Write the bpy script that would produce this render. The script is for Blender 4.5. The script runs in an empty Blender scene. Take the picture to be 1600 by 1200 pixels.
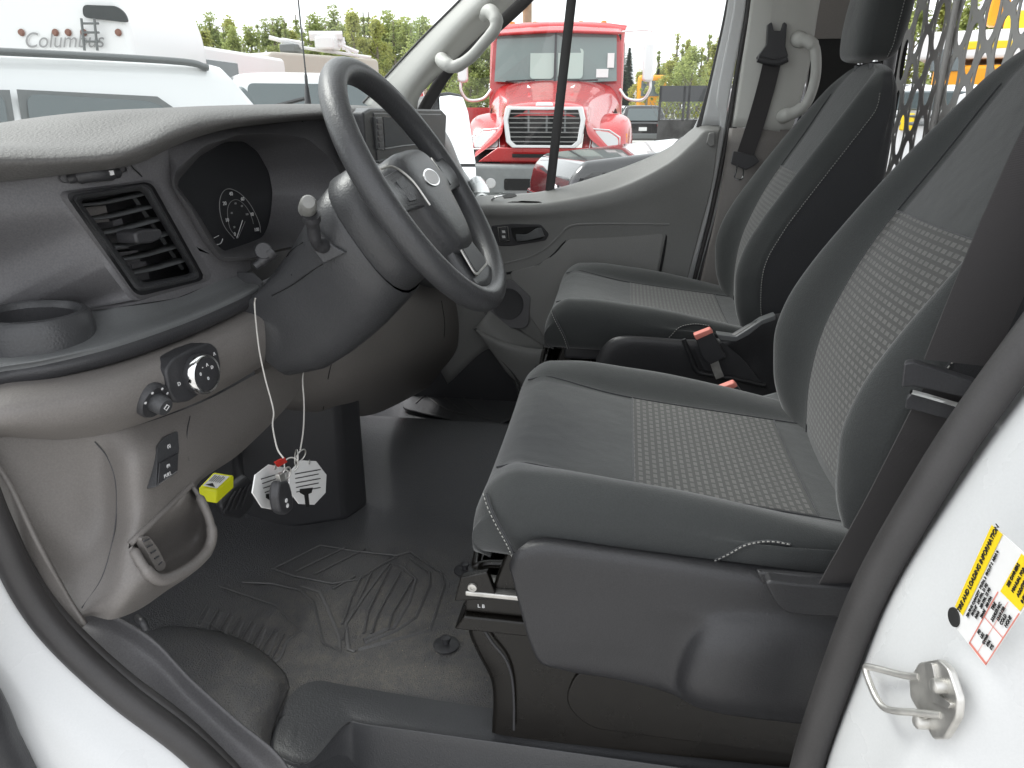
import bpy, bmesh, math, random
from mathutils import Vector, Matrix
S = bpy.context.scene
COL = S.collection
R = math.radians
random.seed(7)
# ---------------------------------------------------------------- camera
CAM = Vector((-1.53, 0.0, 0.97)); YAW = R(8.3); TILT = R(20.7); FPX = 1150.0
cd = bpy.data.cameras.new('camera'); cam = bpy.data.objects.new('camera', cd); COL.objects.link(cam)
cd.sensor_width = 36; cd.lens = FPX/1600*36; cd.clip_start = 0.02; cd.clip_end = 2000
cam.location = CAM; cam.rotation_euler = (R(90)-TILT, 0, YAW-R(90)); S.camera = cam
FW = Vector((math.cos(YAW)*math.cos(TILT), math.sin(YAW)*math.cos(TILT), -math.sin(TILT)))
RT = Vector((math.sin(YAW), -math.cos(YAW), 0)); UP = RT.cross(FW)
# ---------------------------------------------------------------- sky and sun
w = bpy.data.worlds.new('World'); S.world = w; w.use_nodes = True
nt = w.node_tree; bg = nt.nodes['Background']
sky = nt.nodes.new('ShaderNodeTexSky'); sky.sky_type = 'NISHITA'; sky.sun_disc = False
sky.sun_elevation = R(51); sky.air_density = 1.0; sky.dust_density = 4.0
hs = nt.nodes.new('ShaderNodeHueSaturation'); hs.inputs['Saturation'].default_value = 0.12
mx = nt.nodes.new('ShaderNodeMix'); mx.data_type = 'RGBA'; mx.inputs[0].default_value = 0.6
mx.inputs[7].default_value = (8.85, 9.1, 9.5, 1)
nt.links.new(sky.outputs[0], hs.inputs['Color']); nt.links.new(hs.outputs[0], mx.inputs[6])
nt.links.new(mx.outputs[2], bg.inputs['Color']); bg.inputs['Strength'].default_value = 0.12
sd = bpy.data.lights.new('sun', 'SUN'); sun = bpy.data.objects.new('sun', sd); COL.objects.link(sun)
sd.energy = 1.2; sd.angle = R(24); sd.color = (1.0, 0.98, 0.95)
# a veiled sun high in front of the van, a little to its far side: it comes in through the windscreen
sdir = Vector((0.22, 0.58, 0.78)).normalized()
sun.rotation_euler = sdir.to_track_quat('Z', 'Y').to_euler()
sky.sun_rotation = math.atan2(sdir.x, sdir.y)
S.view_settings.view_transform = 'Standard'; S.view_settings.look = 'None'
S.view_settings.gamma = 1; S.view_settings.exposure = 1.12
S.render.engine = 'CYCLES'; S.cycles.max_bounces = 8; S.cycles.transparent_max_bounces = 12

# ---------------------------------------------------------------- helpers
def at(px, py, x=None, y=None, z=None, d=None):
    """point of the place seen at photograph position (px, py) on a real plane x=, y=, z= or at range d"""
    r = FW + RT*((px-800)/FPX) + UP*((600-py)/FPX)
    if x is not None: t = (x-CAM.x)/r.x
    elif y is not None: t = (y-CAM.y)/r.y
    elif z is not None: t = (z-CAM.z)/r.z
    else: t = d
    return CAM + r*t
def proj(p):
    q = Vector(p)-CAM; d_ = q.dot(FW); return 800+FPX*q.dot(RT)/d_, 600-FPX*q.dot(UP)/d_
def ax(x, *pp): return [at(a, b, x=x) for a, b in pp]
def ay(y, *pp): return [at(a, b, y=y) for a, b in pp]
def az(z, *pp): return [at(a, b, z=z) for a, b in pp]

def thing(name, label, cat, loc=(0, 0, 0), group=None):
    o = bpy.data.objects.new(name, None); COL.objects.link(o); o.location = loc
    o.empty_display_size = 0.1; tag(o, label, cat, group); return o
def tag(o, label=None, cat=None, group=None, kind=None):
    if label: o['label'] = label
    if cat: o['category'] = cat
    if group: o['group'] = group
    if kind: o['kind'] = kind
    return o
def wloc(o):
    v = Vector(o.location)
    return v if o.parent is None else Vector((0, 0, 0))
def adopt(o, parent):
    if parent is None: return
    root = parent
    while root.parent: root = root.parent
    o.parent = parent
    if parent is root: o.matrix_parent_inverse = Matrix.Translation(-Vector(root.location))
    # children of parts: their part already carries the inverse of the root; local space equals world space
def mesh(name, verts, faces, mat, parent=None, smooth=True, uvs=None, auto=None):
    me = bpy.data.meshes.new(name); me.from_pydata([tuple(v) for v in verts], [], faces); me.update()
    if uvs:
        ul = me.uv_layers.new(name='UVMap')
        for l in me.loops: ul.data[l.index].uv = uvs[l.vertex_index]
    o = bpy.data.objects.new(name, me); COL.objects.link(o)
    if mat: me.materials.append(mat)
    if smooth:
        for p in me.polygons: p.use_smooth = True
        if auto is not None: me.set_sharp_from_angle(angle=R(auto))
    adopt(o, parent); return o
def fixn(o):
    bm = bmesh.new(); bm.from_mesh(o.data); bmesh.ops.recalc_face_normals(bm, faces=bm.faces); bm.to_mesh(o.data); bm.free(); return o
def cr(pts, n, closed=False):
    """Catmull-Rom through pts, n steps per span"""
    pts = [Vector(p) for p in pts]; m = len(pts); out = []
    if m < 3 or n <= 1:
        if n <= 1: return pts
        for i in range(m-1):
            for k in range(n): out.append(pts[i].lerp(pts[i+1], k/n))
        return out+[pts[-1]]
    for i in range(m if closed else m-1):
        if closed: a, b, c, d = pts[(i-1) % m], pts[i], pts[(i+1) % m], pts[(i+2) % m]
        else:
            b, c = pts[i], pts[i+1]
            a = pts[i-1] if i else b*2-c
            d = pts[i+2] if i+2 < m else c*2-b
        for k in range(n):
            t = k/n; t2 = t*t; t3 = t2*t
            out.append(((b*2)+(c-a)*t+(a*2-b*5+c*4-d)*t2+(b*3-a-c*3+d)*t3)*0.5)
    if not closed: out.append(pts[-1])
    return out
def surf(name, rows, mat, parent=None, nu=6, nv=6, thick=0, off=0, cu=False, cv=False, uvs=False, auto=None, bev=0):
    """smooth sheet through a net of points; thick gives it real thickness"""
    rows = [cr(r, nu, cu) for r in rows]
    cols = [cr([r[j] for r in rows], nv, cv) for j in range(len(rows[0]))]
    nr, nc = len(cols[0]), len(cols)
    vs = [cols[j][i] for i in range(nr) for j in range(nc)]
    fs = []
    for i in range(nr if cv else nr-1):
        for j in range(nc if cu else nc-1):
            i2, j2 = (i+1) % nr, (j+1) % nc
            fs.append((i*nc+j, i*nc+j2, i2*nc+j2, i2*nc+j))
    uv = None
    if uvs:
        uv = [None]*len(vs); vl = 0
        for i in range(nr):
            if i: vl += (cols[nc//2][i]-cols[nc//2][i-1]).length
            ul = 0
            for j in range(nc):
                if j: ul += (cols[j][nr//2]-cols[j-1][nr//2]).length
                uv[i*nc+j] = (ul, vl)
    o = mesh(name, vs, fs, mat, parent, uvs=uv, auto=auto)
    if thick:
        m = o.modifiers.new('t', 'SOLIDIFY'); m.thickness = thick; m.offset = off
    if bev: bevel(o, bev)
    return o
def bevel(o, wd, seg=3, ang=35):
    m = o.modifiers.new('b', 'BEVEL'); m.width = wd; m.segments = seg; m.limit_method = 'ANGLE'; m.angle_limit = R(ang)
    m.harden_normals = False
    for p in o.data.polygons: p.use_smooth = True
    o.data.set_sharp_from_angle(angle=R(40)); return o
def tube(name, pts, r, mat, parent=None, n=12, seg=6, closed=False, flat=1.0, upv=None, caps=True, smoothp=True):
    """tube or strap along pts; r number or list; flat squashes it along its second axis"""
    P = cr(pts, seg, closed) if smoothp else [Vector(p) for p in pts]
    m = len(P); vs = []; fs = []
    rr = r if isinstance(r, (list, tuple)) else None
    nrm = Vector(upv) if upv is not None else None
    for i, p in enumerate(P):
        t = ((P[(i+1) % m]-P[i-1]) if closed else (P[min(i+1, m-1)]-P[max(i-1, 0)])).normalized()
        if nrm is None: nrm = t.orthogonal()
        a = (Vector(upv) if upv is not None else nrm); a = (a-t*a.dot(t))
        if a.length < 1e-5: a = t.orthogonal()
        a.normalize(); nrm = a; b = t.cross(a)
        ra = r if rr is None else rr[0]+(rr[-1]-rr[0])*i/(m-1) if len(rr) == 2 else rr[min(int(round(i/(m-1)*(len(rr)-1))), len(rr)-1)]
        for k in range(n):
            an = 2*math.pi*(k+0.5)/n; vs.append(p+b*(math.cos(an)*ra)+a*(math.sin(an)*ra*flat))
    for i in range(m if closed else m-1):
        for k in range(n):
            i2 = (i+1) % m; k2 = (k+1) % n; fs.append((i*n+k, i*n+k2, i2*n+k2, i2*n+k))
    if caps and not closed: fs.append(tuple(range(n))[::-1]); fs.append(tuple((m-1)*n+k for k in range(n)))
    return mesh(name, vs, fs, mat, parent, auto=50)
def strap(name, pts, wd, th, wdir, mat, parent=None, seg=6):
    """flat belt: width direction wdir"""
    P = cr(pts, seg); vs = []; fs = []; m = len(P); wv = Vector(wdir).normalized()
    L = 0; uv = []
    for i, p in enumerate(P):
        t = (P[min(i+1, m-1)]-P[max(i-1, 0)]).normalized(); a = (wv-t*wv.dot(t)).normalized(); b = t.cross(a)
        if i: L += (p-P[i-1]).length
        for sa, sb in ((-1, -1), (1, -1), (1, 1), (-1, 1)):
            vs.append(p+a*(sa*wd/2)+b*(sb*th/2)); uv.append((sa*wd/2, L))
    for i in range(m-1):
        for k in range(4): k2 = (k+1) % 4; fs.append((i*4+k, i*4+k2, i*4+4+k2, i*4+4+k))
    fs.append((3, 2, 1, 0)); fs.append((m*4-4, m*4-3, m*4-2, m*4-1))
    return mesh(name, vs, fs, mat, parent, smooth=False, uvs=uv)
def box(name, c, s, mat, parent=None, rot=None, bev=0.0, seg=3):
    c = Vector(c); q = Matrix.Identity(3) if rot is None else (rot if isinstance(rot, Matrix) else Matrix.Rotation(R(rot), 3, 'Z'))
    vs = [c+q@Vector((x*s[0]/2, y*s[1]/2, z*s[2]/2)) for x in (-1, 1) for y in (-1, 1) for z in (-1, 1)]
    fs = [(0, 1, 3, 2), (4, 6, 7, 5), (0, 4, 5, 1), (2, 3, 7, 6), (0, 2, 6, 4), (1, 5, 7, 3)]
    o = mesh(name, vs, fs, mat, parent, smooth=bev > 0)
    if bev: bevel(o, bev, seg)
    return o
def rnd(pts, r, n=5):
    """round the corners of a 3D outline"""
    out = []; m = len(pts); pts = [Vector(p) for p in pts]
    for i in range(m):
        p = pts[i]; a = pts[i-1]-p; b = pts[(i+1) % m]-p
        ri = r[i] if isinstance(r, (list, tuple)) else r
        l = min(ri, a.length*0.45, b.length*0.45)
        if l < 1e-6: out.append(p); continue
        A_, B_ = p+a.normalized()*l, p+b.normalized()*l
        for k in range(n+1):
            t = k/n; out.append(A_*(1-t)**2+p*2*t*(1-t)+B_*t*t)
    return out
def slab(name, pts, ext, mat, parent=None, bev=0.0, r=0.0, seg=3):
    """closed outline extruded along ext"""
    pts = rnd(pts, r) if r else [Vector(p) for p in pts]
    ext = Vector(ext); n = len(pts)
    vs = pts+[p+ext for p in pts]
    fs = [tuple(range(n)), tuple(range(2*n-1, n-1, -1))]+[(i, n+i, n+(i+1) % n, (i+1) % n) for i in range(n)]
    o = mesh(name, vs, fs, mat, parent, smooth=bev > 0); fixn(o)
    if bev: bevel(o, bev, seg)
    return o
def ringplate(name, outer, inner, ext, mat, parent=None, bev=0.0):
    """frame between two outlines with the same count of points, extruded along ext"""
    n = len(outer); ext = Vector(ext)
    vs = list(outer)+list(inner)+[p+ext for p in outer]+[p+ext for p in inner]; fs = []
    for i in range(n):
        j = (i+1) % n
        fs += [(i, j, n+j, n+i), (2*n+i, 3*n+i, 3*n+j, 2*n+j), (i, 2*n+i, 2*n+j, j), (n+i, n+j, 3*n+j, 3*n+i)]
    o = mesh(name, vs, fs, mat, parent, smooth=bev > 0); fixn(o)
    if bev: bevel(o, bev, 2)
    return o
def shrink(pts, d):
    """inset of a roughly planar outline towards its centre by distance d"""
    c = sum((Vector(p) for p in pts), Vector())/len(pts)
    return [Vector(p)+(c-Vector(p)).normalized()*d for p in pts]
def lathe(name, prof, c, axis, mat, parent=None, n=32, caps=True):
    """prof: (radius, height) along axis"""
    c = Vector(c); a = Vector(axis).normalized(); u = a.orthogonal().normalized(); v = a.cross(u); vs = []; fs = []
    for r_, h in prof:
        for k in range(n): t = 2*math.pi*k/n; vs.append(c+a*h+(u*math.cos(t)+v*math.sin(t))*r_)
    for i in range(len(prof)-1):
        for k in range(n): k2 = (k+1) % n; fs.append((i*n+k, i*n+k2, (i+1)*n+k2, (i+1)*n+k))
    if caps: fs.append(tuple(range(n))[::-1]); fs.append(tuple((len(prof)-1)*n+k for k in range(n)))
    return mesh(name, vs, fs, mat, parent, auto=40)
def join(name, objs, parent=None):
    """merge freshly built meshes into one mesh object (modifiers applied by hand beforehand are not needed)"""
    dg = bpy.context.evaluated_depsgraph_get(); bm = bmesh.new(); mats = []
    for o in objs:
        me = bpy.data.meshes.new_from_object(o.evaluated_get(dg)) if o.modifiers else o.data
        for m in me.materials:
            if m not in mats: mats.append(m)
        mp = [mats.index(m) for m in me.materials] or [0]
        b2 = bmesh.new(); b2.from_mesh(me)
        for f in b2.faces: f.material_index = mp[min(f.material_index, len(mp)-1)]
        tmp = bpy.data.meshes.new('t'); b2.to_mesh(tmp); b2.free(); bm.from_mesh(tmp)
    me = bpy.data.meshes.new(name); bm.to_mesh(me); bm.free()
    for m in mats: me.materials.append(m)
    for o in objs: bpy.data.objects.remove(o)
    o = bpy.data.objects.new(name, me); COL.objects.link(o); adopt(o, parent); return o
def text(name, s, c, xdir, ydir, h, mat, parent=None, depth=0.0004, align='CENTER', shear=0.0, bold=0.0):
    cu = bpy.data.curves.new('t', 'FONT'); cu.body = s; cu.size = 1; cu.extrude = depth/h/2*1.4; cu.align_x = align; cu.align_y = 'CENTER'
    cu.shear = shear; cu.offset = bold
    o = bpy.data.objects.new('t', cu); COL.objects.link(o)
    me = bpy.data.meshes.new_from_object(o); bpy.data.objects.remove(o)
    X = Vector(xdir).normalized(); Y = Vector(ydir); Y = (Y-X*Y.dot(X)).normalized(); Z = X.cross(Y); k = h*1.4
    vs = [Vector(c)+X*(v.co.x*k)+Y*(v.co.y*k)+Z*(v.co.z*k) for v in me.vertices]
    fs = [tuple(p.vertices) for p in me.polygons]
    return mesh(name, vs, fs, mat, parent, smooth=False)
def flatpoly(name, pts, mat, parent=None):
    return mesh(name, pts, [tuple(range(len(pts)))], mat, parent, smooth=False)
def quadpt(q, u, v):
    """bilinear point in quad q = (top-left, top-right, bottom-right, bottom-left)"""
    return q[0]*(1-u)*(1-v)+q[1]*u*(1-v)+q[2]*u*v+q[3]*(1-u)*v

from mathutils.bvhtree import BVHTree
_bvh = {}
def on(obj, a, b, off=0.0):
    """point on a surface of the van seen at (a, b), lifted off it by off towards the room"""
    if obj.name not in _bvh:
        me = obj.data; _bvh[obj.name] = BVHTree.FromPolygons([v.co.copy() for v in me.vertices], [tuple(p.vertices) for p in me.polygons])
    r = (FW+RT*((a-800)/FPX)+UP*((600-b)/FPX)).normalized()
    hit, n, i, d = _bvh[obj.name].ray_cast(CAM, r)
    if hit is None:
        hit, n, i, d = _bvh[obj.name].find_nearest(CAM+r*1.1)
    if n.dot(r) > 0: n = -n
    return hit+n*off
def ons(obj, pts, off=0.0): return [on(obj, a, b, off) for a, b in pts]
def nrm_at(obj, a, b):
    p = on(obj, a, b, 0.0); return (on(obj, a, b, 0.01)-p).normalized()

# ---------------------------------------------------------------- materials
def mat(name, col, rough=0.5, metal=0.0, bump=None, var=0.0, vscale=4.0, coat=0.0, spec=0.5, sheen=0.0, emit=None, speck=0.0):
    m = bpy.data.materials.new(name); m.use_nodes = True; n = m.node_tree; b = n.nodes['Principled BSDF']
    b.inputs['Base Color'].default_value = (*col, 1); b.inputs['Roughness'].default_value = rough
    b.inputs['Metallic'].default_value = metal; b.inputs['Specular IOR Level'].default_value = spec
    b.inputs['Coat Weight'].default_value = coat; b.inputs['Coat Roughness'].default_value = 0.05
    b.inputs['Sheen Weight'].default_value = sheen
    if emit: b.inputs['Emission Color'].default_value = (*emit[:3], 1); b.inputs['Emission Strength'].default_value = emit[3]
    tc = n.nodes.new('ShaderNodeTexCoord')
    if var:
        no = n.nodes.new('ShaderNodeTexNoise'); no.inputs['Scale'].default_value = vscale; no.inputs['Detail'].default_value = 6
        n.links.new(tc.outputs['Object'], no.inputs['Vector'])
        mr = n.nodes.new('ShaderNodeMapRange'); mr.inputs[3].default_value = 1-var; mr.inputs[4].default_value = 1+var
        mr.inputs[1].default_value = 0.3; mr.inputs[2].default_value = 0.7
        n.links.new(no.outputs[0], mr.inputs[0])
        mm = n.nodes.new('ShaderNodeMix'); mm.data_type = 'RGBA'; mm.blend_type = 'MULTIPLY'; mm.inputs[0].default_value = 1
        mm.inputs[6].default_value = (*col, 1); n.links.new(mr.outputs[0], mm.inputs[7]); n.links.new(mm.outputs[2], b.inputs['Base Color'])
        r2 = n.nodes.new('ShaderNodeMapRange'); r2.inputs[3].default_value = max(rough-0.08, 0.02); r2.inputs[4].default_value = min(rough+0.08, 1)
        n.links.new(no.outputs[0], r2.inputs[0]); n.links.new(r2.outputs[0], b.inputs['Roughness'])
    if speck:                                                             # fine mottling of a moulded grain
        n2 = n.nodes.new('ShaderNodeTexNoise'); n2.inputs['Scale'].default_value = 430; n2.inputs['Detail'].default_value = 3
        n.links.new(tc.outputs['Object'], n2.inputs['Vector'])
        m2 = n.nodes.new('ShaderNodeMapRange'); m2.inputs[1].default_value = 0.3; m2.inputs[2].default_value = 0.7
        m2.inputs[3].default_value = 1-speck; m2.inputs[4].default_value = 1+speck; n.links.new(n2.outputs[0], m2.inputs[0])
        m3 = n.nodes.new('ShaderNodeMix'); m3.data_type = 'RGBA'; m3.blend_type = 'MULTIPLY'; m3.inputs[0].default_value = 1
        n.links.new(mm.outputs[2], m3.inputs[6]); n.links.new(m2.outputs[0], m3.inputs[7]); n.links.new(m3.outputs[2], b.inputs['Base Color'])
    if bump:
        sc, st, dist = bump
        nb = n.nodes.new('ShaderNodeTexNoise'); nb.inputs['Scale'].default_value = sc; nb.inputs['Detail'].default_value = 3
        n.links.new(tc.outputs['Object'], nb.inputs['Vector'])
        bp = n.nodes.new('ShaderNodeBump'); bp.inputs['Strength'].default_value = st; bp.inputs['Distance'].default_value = dist
        n.links.new(nb.outputs[0], bp.inputs['Height']); n.links.new(bp.outputs[0], b.inputs['Normal'])
    return m
def glassmat(name, tint=(1, 1, 1), refl=0.06, body=0.0, bodycol=(0.1, 0.1, 0.1)):
    m = bpy.data.materials.new(name); m.use_nodes = True; n = m.node_tree; n.nodes.remove(n.nodes['Principled BSDF'])
    out = n.nodes['Material Output']; tr = n.nodes.new('ShaderNodeBsdfTransparent'); tr.inputs[0].default_value = (*tint, 1)
    gl = n.nodes.new('ShaderNodeBsdfGlossy'); gl.inputs['Roughness'].default_value = 0.02
    lw = n.nodes.new('ShaderNodeLayerWeight'); pw = n.nodes.new('ShaderNodeMath'); pw.operation = 'POWER'; pw.inputs[1].default_value = 5
    fr = n.nodes.new('ShaderNodeMath'); fr.operation = 'MULTIPLY_ADD'; fr.inputs[1].default_value = 0.6; fr.inputs[2].default_value = 0.035
    n.links.new(lw.outputs['Facing'], pw.inputs[0]); n.links.new(pw.outputs[0], fr.inputs[0])
    mx = n.nodes.new('ShaderNodeMixShader')
    n.links.new(fr.outputs[0], mx.inputs[0]); n.links.new(tr.outputs[0], mx.inputs[1]); n.links.new(gl.outputs[0], mx.inputs[2])
    n.links.new(mx.outputs[0], out.inputs[0]); return m
GR = (480, 0.5, 0.0009)
M = dict(
 pad=mat('soft_dash_grain', (0.125, 0.122, 0.118), 0.6, bump=(260, 0.6, 0.0022), var=0.06, speck=0.14),
 dash=mat('dark_grained_plastic', (0.135, 0.133, 0.138), 0.48, bump=GR, var=0.07, speck=0.14),
 gloss=mat('satin_dark_plastic', (0.054, 0.055, 0.058), 0.36, bump=(330, 0.5, 0.0013), var=0.07, speck=0.08),
 shelf=mat('satin_grey_plastic', (0.14, 0.145, 0.147), 0.34, bump=(520, 0.3, 0.0008), var=0.06, speck=0.06),
 grey=mat('warm_grey_plastic', (0.185, 0.172, 0.162), 0.48, bump=(480, 0.45, 0.0009), var=0.05, speck=0.08),
 doorp=mat('grey_door_plastic', (0.205, 0.205, 0.198), 0.46, bump=(480, 0.45, 0.0009), var=0.05, speck=0.08),
 doorl=mat('grey_door_insert', (0.24, 0.238, 0.23), 0.6, bump=(420, 0.5, 0.0015), var=0.05, speck=0.1),
 cream=mat('pale_grey_trim', (0.46, 0.46, 0.435), 0.55, bump=(500, 0.25, 0.0008), var=0.03),
 head=mat('pale_headliner', (0.75, 0.75, 0.73), 0.9, bump=(500, 0.3, 0.001), var=0.03),
 black=mat('black_plastic', (0.040, 0.040, 0.043), 0.42, bump=(500, 0.4, 0.0010), var=0.08, speck=0.1),
 shine=mat('glossy_black_paint', (0.006, 0.005, 0.004), 0.28, coat=0.0, spec=0.4, var=0.15, vscale=14, bump=(60, 0.08, 0.002)),
 void=mat('deep_black_plastic', (0.008, 0.008, 0.008), 0.7),
 panel=mat('dark_side_plastic', (0.026, 0.026, 0.028), 0.42, bump=(480, 0.55, 0.0010), var=0.08, speck=0.14),
 rubber=mat('black_rubber_seal', (0.040, 0.038, 0.038), 0.5, bump=(200, 0.2, 0.0012), var=0.14, vscale=14, speck=0.08),
 white=mat('white_van_paint', (0.62, 0.63, 0.63), 0.28, coat=0.5, var=0.03, vscale=6, speck=0.02),
 chrome=mat('bright_chrome', (0.8, 0.8, 0.8), 0.12, 1.0),
 steel=mat('zinc_steel', (0.62, 0.61, 0.58), 0.42, 0.85, var=0.15, vscale=60),
 rib=mat('lit_ridge_rubber', (0.11, 0.108, 0.108), 0.5, speck=0.2, var=0.1), belt=None, print=mat('pale_print', (0.75, 0.75, 0.75), 0.6), dim=mat('dim_grey_print', (0.3, 0.3, 0.3), 0.6),  # rib: paler rubber for floor ridges, grazing light put into the colour
 ink=mat('black_ink', (0.02, 0.02, 0.02), 0.7), card=mat('white_card', (0.8, 0.8, 0.79), 0.6, var=0.03),
 red=mat('red_plastic', (0.6, 0.03, 0.02), 0.4), salmon=mat('faded_red_button', (0.75, 0.25, 0.2), 0.4),
 yellow=mat('yellow_plastic', (0.86, 0.88, 0.02), 0.4, var=0.04), lab_y=mat('yellow_print', (0.9, 0.66, 0.02), 0.5),
 string=mat('white_string', (0.62, 0.6, 0.56), 0.8),
 glass=glassmat('clear_glass', (0.93, 0.96, 0.94)),
 screen=mat('screen_glass', (0.03, 0.031, 0.034), 0.18, spec=0.6),
)
def fabric(name, col):
    m = mat(name, col, 0.85, bump=(620, 0.5, 0.0013), var=0.09, sheen=0.35, vscale=9, speck=0.12)
    n = m.node_tree; b = n.nodes['Principled BSDF']; old = b.inputs['Normal'].links[0].from_node      # soft dents of stuffed cloth
    tc = n.nodes.new('ShaderNodeTexCoord'); no = n.nodes.new('ShaderNodeTexNoise'); no.inputs['Scale'].default_value = 16; no.inputs['Detail'].default_value = 2
    n.links.new(tc.outputs['Object'], no.inputs['Vector']); bp = n.nodes.new('ShaderNodeBump'); bp.inputs['Strength'].default_value = 0.35; bp.inputs['Distance'].default_value = 0.006
    n.links.new(no.outputs[0], bp.inputs['Height']); n.links.new(bp.outputs[0], old.inputs['Normal']); return m
M['fabric'] = fabric('dark_green_grey_fabric', (0.029, 0.032, 0.032))
M['fabric_back'] = fabric('near_black_fabric', (0.024, 0.025, 0.028))
def woven():
    m = bpy.data.materials.new('woven_patterned_fabric'); m.use_nodes = True; n = m.node_tree; b = n.nodes['Principled BSDF']
    b.inputs['Roughness'].default_value = 0.8; b.inputs['Sheen Weight'].default_value = 0.3
    uv = n.nodes.new('ShaderNodeUVMap'); br = n.nodes.new('ShaderNodeTexBrick')
    mp = n.nodes.new('ShaderNodeMapping'); mp.inputs['Rotation'].default_value = (0, 0, R(0)); mp.inputs['Scale'].default_value = (1, 1, 1)
    n.links.new(uv.outputs[0], mp.inputs[0]); n.links.new(mp.outputs[0], br.inputs['Vector'])
    br.inputs['Scale'].default_value = 1.0; br.inputs['Brick Width'].default_value = 0.0165; br.inputs['Row Height'].default_value = 0.0115
    br.inputs['Mortar Size'].default_value = 0.0030; br.inputs['Mortar Smooth'].default_value = 0.15; br.offset = 0.5
    br.inputs['Color1'].default_value = (0.092, 0.092, 0.086, 1); br.inputs['Color2'].default_value = (0.115, 0.115, 0.108, 1)
    br.inputs['Mortar'].default_value = (0.040, 0.040, 0.038, 1)
    no = n.nodes.new('ShaderNodeTexNoise'); no.inputs['Scale'].default_value = 900; no.inputs['Detail'].default_value = 2
    tc = n.nodes.new('ShaderNodeTexCoord'); n.links.new(tc.outputs['Object'], no.inputs['Vector'])
    mm = n.nodes.new('ShaderNodeMix'); mm.data_type = 'RGBA'; mm.blend_type = 'MULTIPLY'; mm.inputs[0].default_value = 1
    mr = n.nodes.new('ShaderNodeMapRange'); mr.inputs[3].default_value = 0.6; mr.inputs[4].default_value = 1.4
    n.links.new(no.outputs[0], mr.inputs[0]); n.links.new(mr.outputs[0], mm.inputs[7]); n.links.new(br.outputs[0], mm.inputs[6])
    n.links.new(mm.outputs[2], b.inputs['Base Color'])
    bp = n.nodes.new('ShaderNodeBump'); bp.inputs['Strength'].default_value = 0.5; bp.inputs['Distance'].default_value = 0.001; bp.invert = True
    n.links.new(br.outputs['Fac'], bp.inputs['Height']); n.links.new(bp.outputs[0], b.inputs['Normal']); return m
M['woven'] = woven()
def beltmat():
    m = mat('belt_webbing', (0.045, 0.042, 0.043), 0.6); n = m.node_tree; b = n.nodes['Principled BSDF']
    uv = n.nodes.new('ShaderNodeUVMap'); wv = n.nodes.new('ShaderNodeTexWave'); wv.bands_direction = 'Y'
    wv.inputs['Scale'].default_value = 220; wv.inputs['Distortion'].default_value = 1.5; wv.inputs['Detail Scale'].default_value = 30
    n.links.new(uv.outputs[0], wv.inputs[0]); bp = n.nodes.new('ShaderNodeBump'); bp.inputs['Strength'].default_value = 0.5
    bp.inputs['Distance'].default_value = 0.001; n.links.new(wv.outputs[1], bp.inputs['Height']); n.links.new(bp.outputs[0], b.inputs['Normal'])
    return m
M['belt'] = beltmat()
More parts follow.
